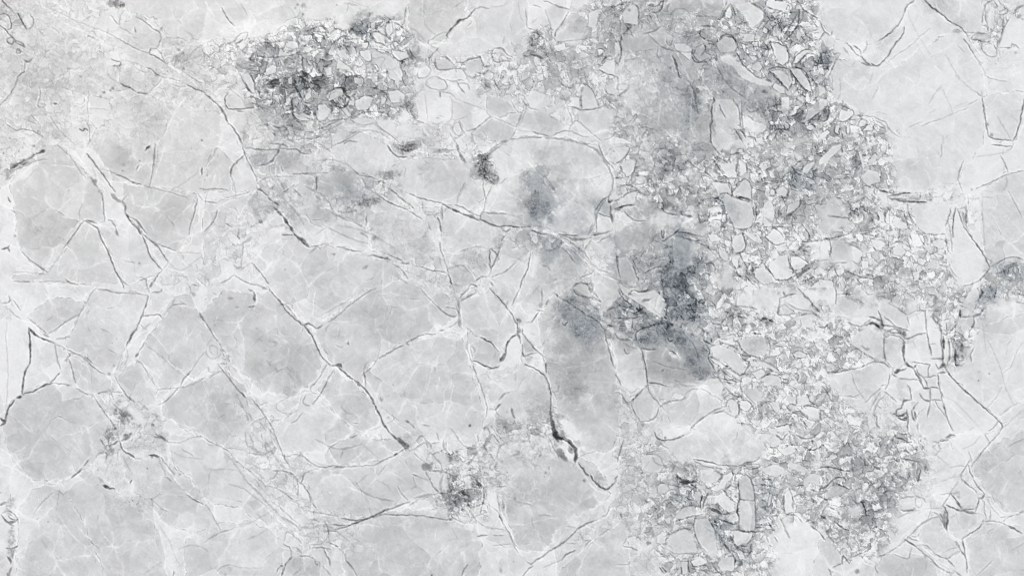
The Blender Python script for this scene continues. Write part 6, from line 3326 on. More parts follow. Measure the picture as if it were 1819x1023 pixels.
d 6 26 1150 20 1190 60 1230 10
d 6 26 1290 20 1330 45 1400 50 1450 10
d 7 30 1400 50 1405 80
d 5 22 1245 20 1245 80 1280 100
d 6 22 1100 110 1150 110 1160 130
d 5 22 1090 150 1150 155
d 5 26 1350 110 1400 130 1440 120
d 4 18 1270 90 1300 140
b -6 1260 200 70 30 0
b -9 1380 170 100 40 0
d 4 18 1120 200 1180 230 1220 210
d 4 18 1200 300 1220 310 1230 350
d 5 20 1180 350 1200 300
d 4 18 1200 450 1200 560 1215 585
d 4 20 1240 400 1265 450 1270 560
d 4 22 1215 585 1290 585 1330 640
d 5 18 1270 460 1300 440 1350 450
d 6 26 1400 410 1440 420
d 7 26 1400 470 1440 510 1400 490
d 6 22 1300 380 1340 380
d 6 28 1060 345 1050 330 1110 340
d 5 26 1040 370 1120 380
s 12 22 1000 345
d 8 18 1030 490 1070 480 1080 520 1040 540
d 4 18 1100 430 1080 540 1110 520
d 4 18 1150 440 1150 510
d 5 20 1100 600 1160 590
d 6 20 1140 540 1170 580
d 6 30 340 960 365 990
d 6 30 320 960 345 990
d 4 22 60 810 120 820 160 840
d 3 18 55 800 90 750 130 725
d 6 22 170 745 185 770
s 14 22 235 790
s 8 24 255 790
d 5 18 280 820 330 870 360 890
s 12 20 380 880
d 3 16 0 940 90 940 110 920
d 3 12 210 860 240 900
s 12 24 195 290
d 5 24 180 260 195 280
d 3 14 180 180 250 150 320 170 350 240 320 290 240 295 190 260
d 4 18 270 180 280 215 350 240
d 4 16 290 390 320 360 370 370 390 410 350 440 300 430
d 6 22 40 580 50 610
s 8 26 42 592
d 4 16 60 240 130 235 180 270
d 3 16 180 640 240 620 270 680 230 720 180 700
d 6 20 210 480 225 495
d 3 10 50 430 100 430
b -6 90 400 80 110 0
b -7 80 170 50 60 0
b -6 110 900 110 70 0
b -5 50 720 50 60 0
b -10 510 450 90 90 0 B
b -10 540 340 90 40 0
b -12 780 680 80 90 30 D
b -10 1080 430 70 110 0 B
b -10 350 560 90 80 0
b -8 820 400 60 40 0
b -9 1060 620 70 60 0 B
b -9 720 570 70 60 0
b -7 880 880 90 60 0 B
b -7 1010 260 60 60 0
b -6 790 80 200 90 0
b 6 1250 830 200 130 0
b 6 1330 680 130 80 20
b 5 200 560 50 60 0
b 5 20 300 20 100 0
b -8 590 640 60 60 0
b -6 470 100 80 80 0
b -7 640 970 100 60 0
b -6 840 240 60 30 0
b 7 420 0 200 40 0
b 6 1180 50 80 50 0
b -7 1100 950 60 60 0
p 86 8 875 350 910 310 935 300 970 340 990 420 998 480 890 480
p 85 8 888 490 1000 488 1003 600 1000 700 930 705 885 670
p 88 12 850 700 910 710 980 720 975 760 930 800 870 810 840 760
p 88 10 570 620 660 610 700 680 720 760 730 860 700 900 640 860 600 790 560 700
p 86 8 380 740 500 680 550 710 580 790 590 860 480 860 420 890 360 820
p 88 12 420 620 430 590 500 530 560 520 585 560 570 590 480 615
p 92 10 730 490 750 430 790 450 850 500 855 560 810 570 750 530
p 92 10 700 400 740 370 770 310 830 280 840 310 780 390 720 425
p 90 12 570 480 570 420 600 420 615 470 605 530
p 91 12 690 470 705 470 700 510 685 510
p 90 14 300 390 330 360 380 370 390 410 360 440 310 440
p 89 9 190 200 230 160 300 160 340 200 350 260 300 300 230 300 190 260
p 90 12 300 740 340 700 370 720 360 790 300 790
p 93 12 350 620 400 600 400 650 370 650
p 90 12 410 680 440 650 470 670 430 710
p 92 12 1205 440 1240 400 1260 460 1260 570 1210 580
p 92 12 1100 440 1120 440 1100 520 1080 530
p 89 8 1230 210 1330 230 1380 270 1330 290 1240 260
p 92 10 1100 50 1140 20 1190 60 1160 90 1110 90
p 92 12 1180 130 1250 90 1290 130 1240 165 1190 160
p 91 10 1040 260 1130 230 1200 250 1210 290 1150 320 1070 300
p 91 12 1340 330 1400 290 1455 300 1455 380 1400 360 1340 380
p 86 5 450 0 1040 0 1070 90 1030 170 960 210 860 240 740 215 600 190 440 150 400 90
p 87 7 600 260 700 270 760 310 720 360 640 370 600 340
p 93 8 600 200 700 220 800 245 830 260 740 245 650 235
p 90 12 770 890 840 880 860 940 840 990 750 980 730 930
p 90 12 540 920 600 880 660 920 620 950 560 950
p 90 14 470 920 520 920 520 1000 480 1010
p 91 3 1060 870 1120 780 1220 740 1190 600 1290 590 1360 660 1440 720 1455 720 1455 1023 1240 1023 1180 960 1060 930
z 50 11 400 280 600 220 880 250 1060 200 1080 60 1240 0 1455 0 1455 720 1360 640 1180 600 1080 720 1080 860 1240 1023 420 1023 340 880 280 800 400 640 400 480
z 45 12 120 60 260 20 400 240 420 500 400 700 280 780 160 740 120 600 200 440 180 280
z 14 16 0 240 200 300 200 480 100 560 180 760 340 880 400 1023 0 1023
@ 4 3
g 85 80 86 87 88 86 80 76 84 89 86 82 84 77 84 88 85 85 86 84 87 85 86 85
d 4 22 550 820 500 850 440 880
s 9 24 435 878
d 4 22 565 810 640 740 690 690 730 650 800 610 850 600
d 3 14 585 600 650 570 720 550 800 540 870 540
d 6 30 610 760 650 790 690 815
d 4 24 690 815 750 870 800 905 840 950 900 985
d 4 24 630 740 670 765 710 770
d 3 20 650 735 700 745 710 720
d 4 18 700 800 760 800 800 840 830 870
d 4 24 830 870 880 890 920 910 960 955
d 5 20 820 930 850 960 900 990 960 1000
d 4 22 960 985 1010 1020
d 3 18 925 895 960 860 1000 845
d 7 26 970 775 1000 830
d 7 28 1000 830 1030 870 1050 910 1055 990
d 4 28 1015 760 1025 800 1040 860
d 5 30 1020 760 1080 715 1150 670
d 4 24 1150 670 1170 620
d 4 22 1180 635 1240 630 1300 645 1350 665
d 9 32 1350 665 1400 695 1440 720
d 4 24 1300 640 1330 610 1380 590
d 8 18 1400 590 1455 560
d 5 22 1285 605 1330 600
d 7 32 905 520 960 540 1010 560
d 12 26 1010 550 1060 570 1110 575
d 5 26 1010 560 1060 545 1110 545
d 7 28 935 430 970 480 1010 535
d 5 24 935 430 900 490 880 520
d 4 28 1110 560 1130 500 1135 470
d 7 26 1130 470 1150 470
d 26 22 890 560 895 620
d 8 28 880 520 900 540 915 600 905 700
d 10 26 860 580 890 640 905 700
s 14 14 885 610
d 3 22 820 570 850 590 880 650
d 4 24 1285 0 1220 70 1160 140 1105 210
s 9 24 1210 75
d 6 22 1180 20 1205 60
d 6 22 1105 210 1085 240
d 5 26 1070 200 1040 250 1005 305
s 10 22 1010 310
d 5 26 1060 240 1075 290 1095 320
d 7 26 1075 290 1095 325
d 6 26 1100 340 1130 390 1175 440
d 5 26 1175 440 1160 470 1140 475
d 4 24 1020 340 1060 380 1110 410 1120 430
d 4 20 1005 320 1020 350
d 4 18 1060 130 1080 180 1085 210
d 3 12 870 350 940 320 990 320
d 4 18 860 440 930 435
d 3 16 990 350 960 400 930 430
d 3 16 930 250 1000 240 1050 240
d 3 12 825 165 870 190 920 240
d 4 20 730 90 750 130
d 9 34 860 65 910 60
d 12 22 810 70 850 75
d 10 26 900 40 940 20 970 25
d 6 22 850 90 860 120
d 3 14 1020 120 1090 90 1150 30
d 3 16 1340 110 1380 80 1455 50
d 3 20 1160 480 1180 500 1170 560 1190 600 1180 630
d 4 20 1220 560 1215 620
d 3 16 1200 480 1230 540 1280 590 1300 610
d 3 12 1180 460 1250 470 1300 510 1310 560
d 2 14 1120 1020 1180 960 1230 910
d 2 12 1370 840 1455 790
d 3 20 540 870 590 890 640 900 645 860 660 825
d 4 22 405 930 395 970 420 1000
d 5 26 580 550 610 560 680 555
d 4 18 580 600 640 570
d 4 16 570 480 620 460 670 460
d 4 20 690 455 740 470 760 500
d 3 18 690 470 680 510 720 540 730 500
d 3 14 860 690 885 680
d 3 12 930 610 980 580
d 4 24 165 930 100 960
d 4 20 100 990 75 1010
d 5 26 70 970 90 1020
s 20 30 275 990
s 5 28 272 938
d 6 30 165 935 165 870 190 900 215 930
s 14 20 195 910
d 4 20 225 890 270 870 325 850
d 4 18 300 880 340 930
d 5 26 0 710 45 765
d 5 28 0 110 30 90 70 85
d 5 28 0 255 50 245 110 255 170 275 215 275
s 8 24 195 290
d 5 22 215 275 210 300 180 300
d 5 28 0 405 50 395 90 345 130 320 180 325
d 5 26 130 365 160 380 200 400
d 4 26 0 455 40 480 90 480
d 8 32 290 495 320 500
d 6 32 310 500 325 540 335 590
d 7 30 75 530 110 550
d 8 28 5 590 50 620
d 6 28 130 650 160 680 200 695
d 10 18 40 660 60 720 110 790
s 16 22 60 700
s 10 20 150 760
s 16 20 430 222
d 12 14 380 220 400 260 450 250 480 210
d 6 28 530 10 550 40 600 50 640 80 660 95
s 10 30 690 125
d 7 26 600 140 620 130 650 155
d 6 26 735 170 750 165
d 6 24 600 190 660 200 700 210
d 5 22 530 180 560 210
d 6 26 720 270 710 320 695 360
d 5 20 760 240 750 290 780 290
s 8 22 770 270
s 12 14 20 620
d 7 18 410 400 450 380 490 400 470 430 420 430
d 5 18 350 320 410 320 420 360 350 370
d 6 16 240 80 260 100 300 95
d 7 16 230 160 240 280
d 9 14 320 180 330 250
s 10 22 720 30
d 5 24 570 10 600 20 630 10
s 8 20 300 780
b -12 90 420 60 50 0
b -7 350 500 120 100 0
b -8 300 220 120 80 0
b -8 380 640 90 60 0
b -7 440 380 100 90 0
b -7 520 110 90 90 0
b -6 80 180 60 50 0
b -9 600 330 60 60 0
b 6 60 300 60 40 0
b -5 860 220 90 60 0
b -8 1200 240 90 160 0
b -3 1380 300 100 160 0
b -5 1050 650 110 60 0
b -6 840 780 100 90 0
b -6 1230 790 130 110 0
b -6 570 960 140 60 0
b -4 60 830 70 60 0
b 7 960 470 40 30 0
b 5 1130 60 60 60 0
b 5 1240 510 70 60 0
b -10 970 450 30 40 0
b -9 1060 535 60 20 0
b -5 1430 640 40 40 0
b 5 760 80 60 60 0
b 6 770 440 90 60 0
b 6 660 600 130 40 -30
b 5 480 760 60 50 0
b -8 20 700 30 30 0
b 6 1340 600 50 40 0
p 88 3 1010 340 1060 380 1110 420 1130 470 1110 545 1020 540 980 480 945 420
p 92 3 890 505 930 450 970 480 1005 540 960 540 905 515
p 86 3 920 540 1010 570 1060 590 1150 590 1170 620 1150 660 1080 710 1020 750 980 760 940 720 915 690 920 620
p 86 3 730 660 830 600 870 640 900 710 960 780 1000 830 980 850 920 890 840 870 780 810 710 760
p 90 6 570 470 620 460 680 460 690 520 660 550 600 550 565 510
p 90 6 600 430 640 400 690 450 630 460
p 91 6 690 480 740 470 760 490 730 530 690 515
p 91 5 860 360 980 320 1000 350 950 400 920 430 870 430
p 91 6 0 270 80 255 150 270 120 320 60 350 40 390 0 395
p 84 5 40 430 110 360 190 400 180 450 130 480 50 470
p 87 5 200 530 290 510 310 560 300 610 220 600 190 570
p 93 12 190 200 210 170 230 190 225 230
p 90 4 540 870 560 820 620 780 660 820 640 890 590 890
p 84 3 1060 760 1150 680 1240 640 1340 670 1455 730 1455 1023 1080 1023 1060 900
p 92 5 220 900 280 870 340 900 340 950 280 970 230 950
l 8 7 640 570 760 540 860 570
l 6 7 550 790 640 700 720 640
l 5 6 1190 640 1260 640
l 5 6 700 640 730 660
l 6 7 700 780 780 860 860 920 940 980
l 5 7 920 700 980 780
l 4 4 1380 890 1400 850
l 5 6 1100 180 1260 20
l 5 8 980 200 1000 230
z 58 10 0 0 720 0 760 200 720 360 600 420 540 560 500 720 440 860 380 900 240 960 160 860 80 780 0 700
z 20 13 700 0 960 0 820 140 820 420 680 560 560 560 600 420 740 340 760 200
z 20 12 860 520 930 420 990 300 1080 200 1180 440 1220 620 1120 580 1000 560 920 700
z 16 12 780 860 920 900 1020 1020 860 1000
z 20 12 160 860 400 860 420 960 200 960
@@
c 83 205 50 245 31 287 65 278 88 265 95 215 65
c 82 225 67 265 97 292 112 280 125 225 108
c 83 215 120 260 125 285 142 280 150 258 166 215 148
c 86 222 0 525 0 530 25 470 60 420 70 390 65 350 70 300 65 280 30 230 20
c 82 160 255 185 215 205 178 262 172 308 185 295 235 268 330 235 320 205 318 180 280
c 84 315 190 345 200 385 200 405 225 430 270 435 290 360 345 268 330 285 265 300 220
c 83 20 330 35 300 85 262 110 262 130 290 155 310 178 340 184 385 150 395 125 430 105 465 85 485 40 450 30 400
c 83 150 393 180 410 200 450 220 500 170 500 120 500 20 495 85 485 110 460 130 420
c 84 200 395 225 400 250 415 262 440 285 478 260 495 225 500 205 460 182 408
c 83 222 330 262 332 350 350 350 380 335 425 312 445 262 420 235 390 222 370
c 83 370 300 385 270 432 275 410 315 405 337 364 337
c 84 364 360 420 355 450 345 430 385 415 420 390 450 364 470
c 79 440 266 500 268 490 290 460 300 445 290
c 81 500 270 530 268 560 285 565 305 495 310 490 295
c 76 562 315 600 302 640 310 665 325 650 345 600 352 562 345
c 86 590 240 640 235 690 262 700 275 720 280 740 290 720 310 670 320 640 305 600 295 590 270
c 82 655 380 670 345 728 370 780 372 785 400 783 440 740 460 700 452 660 440
c 83 450 480 470 440 520 425 560 440 600 440 650 460 700 470 690 510 640 530 590 555 552 577 520 545 490 520
c 82 560 580 600 560 650 520 720 500 770 510 810 540 812 560 740 595 690 620 650 650 640 680 600 650 575 620
c 81 650 665 670 640 720 610 780 598 812 590 830 640 845 690 860 735 845 790 800 800 750 790 700 740 670 700
c 81 360 560 395 520 450 525 480 525 550 585 570 640 560 670 520 700 470 695 430 660 400 620
c 80 570 690 600 660 625 680 660 715 670 750 640 770 600 740
c 83 545 700 580 720 620 760 610 785 560 800 500 800 480 770 520 735
c 83 585 795 625 775 720 785 690 810 660 822 600 820
c 81 545 850 580 830 640 828 690 815 720 798 775 830 790 870 720 892 660 915 600 910 560 895
c 82 600 940 650 920 700 910 790 905 840 925 850 960 840 1023 630 1023 610 985
c 79 510 1000 520 990 545 985 565 1000 570 1023 505 1023
c 82 15 720 40 698 80 683 130 690 170 710 190 750 190 790 150 830 120 850 60 850 30 830 10 780
c 82 310 543 345 550 362 580 398 632 345 668 320 650 260 612 285 575
c 84 255 610 290 640 325 665 280 710 262 685 245 650
c 82 290 710 325 690 360 672 400 660 430 690 470 740 470 800 440 800 400 790 350 770 290 735
c 82 300 780 340 770 400 800 430 830 470 880 480 930 430 900 390 890 364 890 310 820
c 83 215 800 235 820 290 815 330 850 375 905 400 950 380 960 300 930 230 850
c 81 60 870 110 860 150 930 200 1000 210 1023 30 1023 35 900
c 83 110 855 160 840 200 870 270 930 290 980 295 1023 215 1023 150 920
c 84 390 930 450 930 500 960 500 1010 470 1023 330 1023 330 960
c 85 860 290 870 268 895 252 940 245 1000 248 1060 260 1075 290 1090 320 1085 345 1062 370 1055 400 1050 415 1010 415 975 405 920 395 870 378 862 345 875 325
c 85 700 300 720 285 790 280 830 285 862 300 858 325 855 370 840 375 810 365 780 355 728 343 700 330
c 83 785 400 790 365 850 390 890 402 890 430 870 440 850 435 800 450 785 440
c 82 800 480 830 472 850 500 820 520 805 510
c 83 875 495 900 480 935 450 940 470 925 520 912 540 890 530
c 84 940 470 950 450 1000 440 1040 470 1030 500 990 520 940 560 925 530
c 80 960 570 980 530 1000 530 1030 550 1070 580 1090 650 1100 720 1095 790 1080 800 1000 790 990 720 975 650 965 610
c 84 880 660 920 645 960 665 978 700 975 745 940 750 890 740 870 700
c 81 875 780 960 770 1000 800 1060 830 1080 880 1050 900 1000 920 960 980 920 970 900 900 890 850
c 80 1000 1010 1060 960 1110 930 1120 1023 980 1023
c 79 1115 560 1170 570 1240 600 1262 650 1265 680 1180 690 1150 680 1150 620
c 89 1085 590 1110 590 1140 640 1148 680 1120 695 1100 660
c 88 1480 110 1560 100 1590 125 1640 90 1700 55 1720 70 1740 110 1750 170 1745 250 1700 320 1640 340 1595 340 1590 280 1570 220 1520 190 1480 170
c 88 1460 0 1620 0 1605 35 1560 75 1500 75 1475 60 1455 30
c 85 1642 0 1740 0 1745 50 1720 60 1680 35
c 86 1750 175 1819 160 1815 210 1803 248 1770 250 1755 235
c 84 1745 345 1790 310 1819 303 1819 450 1765 468 1748 440
c 88 1720 640 1740 590 1800 560 1819 570 1819 720 1780 750 1690 670
c 80 1790 780 1819 750 1819 900 1790 910 1760 880 1735 840 1735 815
c 88 1660 710 1680 720 1700 770 1650 790 1630 740
c 79 1110 110 1180 80 1240 60 1260 90 1230 160 1260 190 1260 250 1180 240 1140 210 1110 170
c 78 1180 0 1290 0 1280 30 1240 40 1190 30
c 79 1280 110 1310 105 1330 130 1370 160 1370 210 1330 210 1300 180 1280 150
c 87 880 0 935 0 935 60 900 100 870 90 800 100 780 90 800 60 850 20
c 84 728 0 840 0 820 35 790 70 760 80 728 50
c 82 728 75 760 90 770 95 745 110 728 100
c 86 1455 960 1480 960 1495 1000 1480 1023 1440 1023
c 81 1560 1010 1570 990 1620 985 1660 1000 1680 1023 1550 1023
b -5 1160 190 110 150 0
b -4 1330 190 130 170 20
b -4 1180 470 80 110 0
b -7 1212 480 34 80 5 B
b -5 1150 470 60 70 0
b -6 1215 610 50 60 0 B
b -4 1140 620 60 50 0
b -8 1035 575 34 60 -35 B
b -3 1020 640 60 100 -15
b -6 970 345 40 55 0 B
b -3 560 150 150 90 0
b -3 1500 800 130 120 0
b -3 1370 920 120 100 0
b -3 1400 330 170 110 0
b -3 1050 450 110 60 0
z 22 13 430 240 560 225 720 235 880 215 900 262 860 300 720 290 700 330 560 300 440 310
z 16 14 600 330 700 350 900 400 1040 420 1060 470 900 480 780 470 660 460 640 400
z 24 12 175 690 240 700 290 740 280 800 210 810 180 770
z 26 12 740 770 800 760 880 770 900 820 890 900 850 940 800 930 760 880
z 22 12 400 700 470 720 520 760 560 840 620 900 660 980 600 990 520 900 440 800
z 26 12 1085 690 1130 700 1160 780 1160 860 1120 960 1085 940 1100 800
z 16 13 0 0 300 20 420 180 330 330 200 260 0 290
z 24 12 640 300 720 290 730 340 640 380 560 370
z 16 12 640 440 780 470 900 500 900 560 800 540 680 480
z 20 12 1560 320 1760 340 1700 460 1600 480
z 22 11 380 380 460 360 480 400 420 470 370 470
z 30 10 860 780 900 740 1000 740 1030 800 960 820
z 16 12 850 680 960 690 990 740 900 760
@z 533 266 0.391
b -13 1720 620 60 190 5 B
b -9 1700 440 70 70 0 B
b -13 1480 720 85 36 0 B
b -13 1270 765 120 60 35 B
b -9 1250 900 90 100 0
b -13 1085 190 55 100 -15 B
b -8 1060 290 60 50 0
b -11 1630 830 90 45 0 B
b -8 1760 930 50 60 0 B
b -6 1500 520 60 40 0
b -6 1140 450 60 50 0 B
b 6 1330 560 60 60 0
p 90 12 1440 600 1500 635 1560 650 1620 635 1665 700 1640 765 1600 740 1540 700 1470 655
p 91 14 1640 640 1660 690 1640 750 1610 730 1620 680
p 82 8 1250 610 1290 602 1320 620 1320 660 1290 670 1250 645
p 84 6 1320 570 1400 565 1450 600 1450 670 1400 720 1330 690
p 84 8 1430 490 1500 480 1540 560 1500 600 1440 590
l 3 9 1180 400 1260 470 1340 550 1440 600
l 3 8 1040 60 1160 200 1180 260
l 2 7 1150 240 1100 340 1130 370
l 3 8 1690 880 1725 925 1700 945 1660 900
l 2 6 1170 700 1140 830 1100 870
l 2 6 1380 940 1300 980 1200 990
l 2 7 1700 400 1680 520 1700 560
l 2 6 1560 780 1640 760 1740 800
l 2 6 1480 480 1520 560 1560 600
d 2 20 1250 610 1290 600 1330 640 1365 690 1310 670 1260 650 1245 620
d 2 16 1440 490 1500 480 1540 560
d 2 14 1400 820 1470 880 1530 905
d 2 16 1640 560 1650 640 1680 720
d 2 16 1560 740 1600 780 1660 790
d 3 20 1330 620 1335 660
d 2 14 1740 830 1790 880 1816 960
d 2 14 1600 960 1680 990 1760 1000
d 2 12 1080 100 1130 140 1160 190
z 26 12 1420 460 1816 380 1816 860 1660 880 1540 900 1400 760
z 20 12 1100 380 1400 440 1440 600 1360 760 1240 640 1120 480
z 26 9 200 190 340 180 350 250 300 280 200 260
z 26 9 350 80 460 110 450 160 360 150
z 20 10 300 460 480 480 640 540 700 640 560 620 440 540
@z 420 210 0.2639
d 5 18 640 190 740 150 830 90 900 80
d 4 16 560 130 640 70 740 20
d 4 14 640 110 640 200
d 4 14 520 150 600 200 650 240
l 2 9 540 190 620 230 680 280 760 320
d 4 18 570 290 640 275 720 300 770 330
d 6 22 230 170 330 180 350 200
d 5 20 310 170 340 200
d 4 16 140 440 200 400 300 390 400 395
d 4 20 330 490 380 460
d 4 16 280 400 310 470 330 490
d 4 16 380 470 430 525
d 4 16 220 480 260 450
d 4 14 230 540 330 510 420 440
d 4 12 320 540 370 600
s 14 16 550 560
d 6 16 690 630 740 640 770 630
d 5 18 660 640 720 680 790 700 870 740
d 4 14 590 720 700 780 800 820 900 850
d 4 14 540 780 600 740
l 2 10 880 700 905 820 910 900
l 2 9 560 600 640 610 700 640
d 5 22 960 420 1000 440
d 4 16 1150 600 1170 585 1165 610
d 4 14 1250 550 1255 640 1320 655 1390 630
d 4 16 1480 580 1500 500 1540 430
d 3 14 1130 400 1140 340
l 2 10 1160 200 1230 230 1300 235
d 5 16 1310 210 1400 215 1480 215
d 10 24 1480 170 1500 230 1540 300
d 6 18 1440 100 1470 160
d 5 18 1500 20 1530 70 1500 130 1450 140
b -7 1000 400 70 40 0
b -7 850 570 90 40 0
b -6 1160 200 70 50 0
b -5 740 420 110 70 20
b -4 530 650 80 50 0
p 90 8 1500 60 1530 70 1520 120 1480 130 1470 80
p 91 8 200 640 280 640 330 690 320 720 220 720
@z 720 730 0.1759
d 30 30 1470 0 1480 120 1510 210 1540 300
d 26 30 1560 240 1640 290 1700 340 1725 400 1715 510
d 44 20 1530 390 1580 440 1630 490
d 30 22 1660 370 1690 420
d 30 24 1570 190 1600 240
p 93 2 1540 330 1640 330 1660 380 1700 450 1690 500 1640 480 1590 400 1530 370
p 93 4 1740 180 1700 100 1560 90 1620 230 1700 300 1790 260
d 10 20 1380 115 1460 130
d 8 18 1230 210 1250 290 1260 310
d 8 18 1290 190 1320 230 1350 240
d 7 16 1060 300 1150 300 1230 290
d 8 18 1100 400 1150 410
d 8 22 750 390 700 440 670 500 640 540
d 8 18 870 240 840 320 800 370
d 8 22 780 180 830 160 860 230
d 14 18 730 240 740 290
d 7 18 930 440 950 360 1010 320 1030 310
d 8 22 380 320 390 400 460 440
d 8 20 410 310 410 390
d 7 20 220 300 260 340 260 370
d 7 20 80 400 150 330 200 320
d 7 16 120 310 150 250 200 250
d 8 16 450 490 470 430 540 400
d 8 16 540 470 590 520
d 10 24 240 600 340 600 440 620 460 660 430 720
d 10 20 470 640 480 710 520 740
d 10 22 510 650 560 700 600 720
d 14 28 700 680 740 730 780 770
d 12 24 790 780 800 860 780 950 760 1020
d 10 20 690 800 760 800 770 870
d 9 20 640 780 700 790
d 10 24 480 900 520 940 500 960
d 10 22 640 900 670 940 620 960
d 10 20 560 980 610 960
d 8 20 420 880 430 940 490 980
d 8 18 700 920 690 980
d 12 20 540 820 600 840 660 870
d 9 18 440 760 470 800 430 820
p 92 5 550 580 610 590 640 640 580 660 540 620
p 91 5 590 680 680 650 700 740 640 740
s 60 30 225 560
@z 400 40 0.1985
b -10 430 550 90 60 0 B
b -9 660 620 45 120 5 B
b -9 810 570 70 60 0
b -8 790 400 90 90 0 W
b -9 700 770 110 50 20 B
b -7 290 410 80 90 0
b -7 820 190 90 60 0
b -6 1040 190 90 50 -10
b -8 1220 60 80 70 -40 B
b -8 1030 700 90 60 0
s 90 22 1690 320
s 70 26 1645 720
s 60 24 320 680
s 50 28 380 190
p 93 12 920 630 1000 590 1055 600 1050 650 980 680 930 700
p 93 12 540 190 600 165 650 180 655 230 600 250 560 230
p 92 12 600 800 700 840 770 880 690 880 620 850
p 92 12 830 740 900 730 960 800 880 870 830 870
p 92 12 880 410 950 400 960 460 900 480
p 91 12 1310 80 1430 110 1430 200 1340 180
p 92 12 1230 180 1270 180 1280 230 1240 240
p 90 10 1310 250 1480 300 1540 380 1500 420 1400 420 1330 320
p 91 12 1490 250 1630 270 1640 310 1560 350 1500 300
p 90 12 1200 260 1300 250 1310 340 1280 360 1220 330
p 92 10 1500 430 1560 400 1600 470 1560 510
p 92 12 1030 730 1110 790 1130 840 1080 830 1040 780
d 12 26 690 300 690 400 720 480 750 510
d 10 26 640 440 690 500 720 560
d 10 26 600 540 640 600 690 690
d 12 28 600 700 600 820 640 870
d 12 28 980 600 1050 580 1080 640 1130 700
d 10 24 130 460 180 560 240 640
d 10 22 220 450 270 560 280 640
d 10 24 380 320 380 380
d 12 26 400 540 450 510 500 540
d 10 24 770 550 820 550 850 590
d 10 22 690 710 740 720
d 10 24 700 800 760 830
d 10 26 950 810 960 760 930 740
d 8 20 1150 460 1240 500 1240 550
d 8 20 1030 480 1100 440
d 8 18 1280 580 1380 600 1430 640
d 10 22 1100 100 1150 50
d 10 20 1300 100 1330 150 1360 180
d 8 22 1440 100 1490 160
z 60 8 200 300 700 100 950 150 1100 500 1150 800 900 900 500 800 250 700
@@
k 48 864 303 15 24 -20
k 40 856 275 13 6 30
k 36 652 360 25 9 -5
k 32 690 311 20 8 0
k 28 724 262 17 6 0
k 34 812 884 24 30 0
k 34 847 866 8 36 -15
k 26 803 838 12 16 0
k 42 218 738 16 14 0
k 34 198 770 14 14 0
k 34 192 800 12 10 0
k 60 203 6 17 9 0
k 30 36 292 34 8 -30
k 40 950 70 13 14 30
k 24 20 900 10 16 20
k 30 20 970 8 30 0
k 24 1215 830 30 12 0
k 26 985 750 10 22 0
k 22 25 40 30 20 40
k 20 320 110 24 14 0
k 22 1700 600 14 26 0
d 2.2 19 862 345 857 320 862 290 872 266 897 250 940 243 1000 247 1055 260 1077 290 1091 320 1085 345 1064 369 1056 400 1045 417
b -6 1010 385 50 26 0 B
b -5 930 370 40 22 0
b -6 620 325 50 24 0 B
b -6 560 372 60 30 20 B
b -4 475 285 30 14 0 B
b -4 640 345 60 20 0 B
b -3 1180 150 70 90 0 B
b -4 1330 160 50 50 0 B
z 34 10 740 780 800 770 860 790 895 820 890 900 850 945 790 930 765 880
z 26 11 1100 90 1260 50 1290 160 1240 260 1130 240
z 26 10 1280 90 1400 120 1400 230 1300 220
l 2 8 1150 120 1175 170 1170 220
l 2 8 1200 90 1230 150 1225 230 1240 250
l 2 7 1130 200 1160 210 1200 250
l 2 8 1300 130 1340 160 1350 210
d 2 14 1150 60 1180 90 1240 95
d 2 14 1200 120 1230 150 1240 200
d 2 14 1270 110 1290 150 1330 180
d 2 16 800 760 830 800 860 790 880 820
d 2 16 760 800 790 830 780 870 800 900
d 2 14 830 900 850 930 880 940
d 2 14 560 780 600 800 640 790
d 2 14 620 850 650 880 700 890
d 2 12 470 780 500 830 540 860 560 900
d 2 12 420 700 440 740 480 760 500 800
d 2 12 500 920 540 940 580 930 620 960
d 2 14 640 310 655 340 690 350
d 2 14 540 330 580 350 600 390
d 2 12 600 400 650 410 700 440
d 2 14 500 350 530 380 540 400
"""

# ================================================================ materials
def node(nt, typ, **kw):
    n = nt.nodes.new(typ)
    for k, v in kw.items(): setattr(n, k, v)
    return n

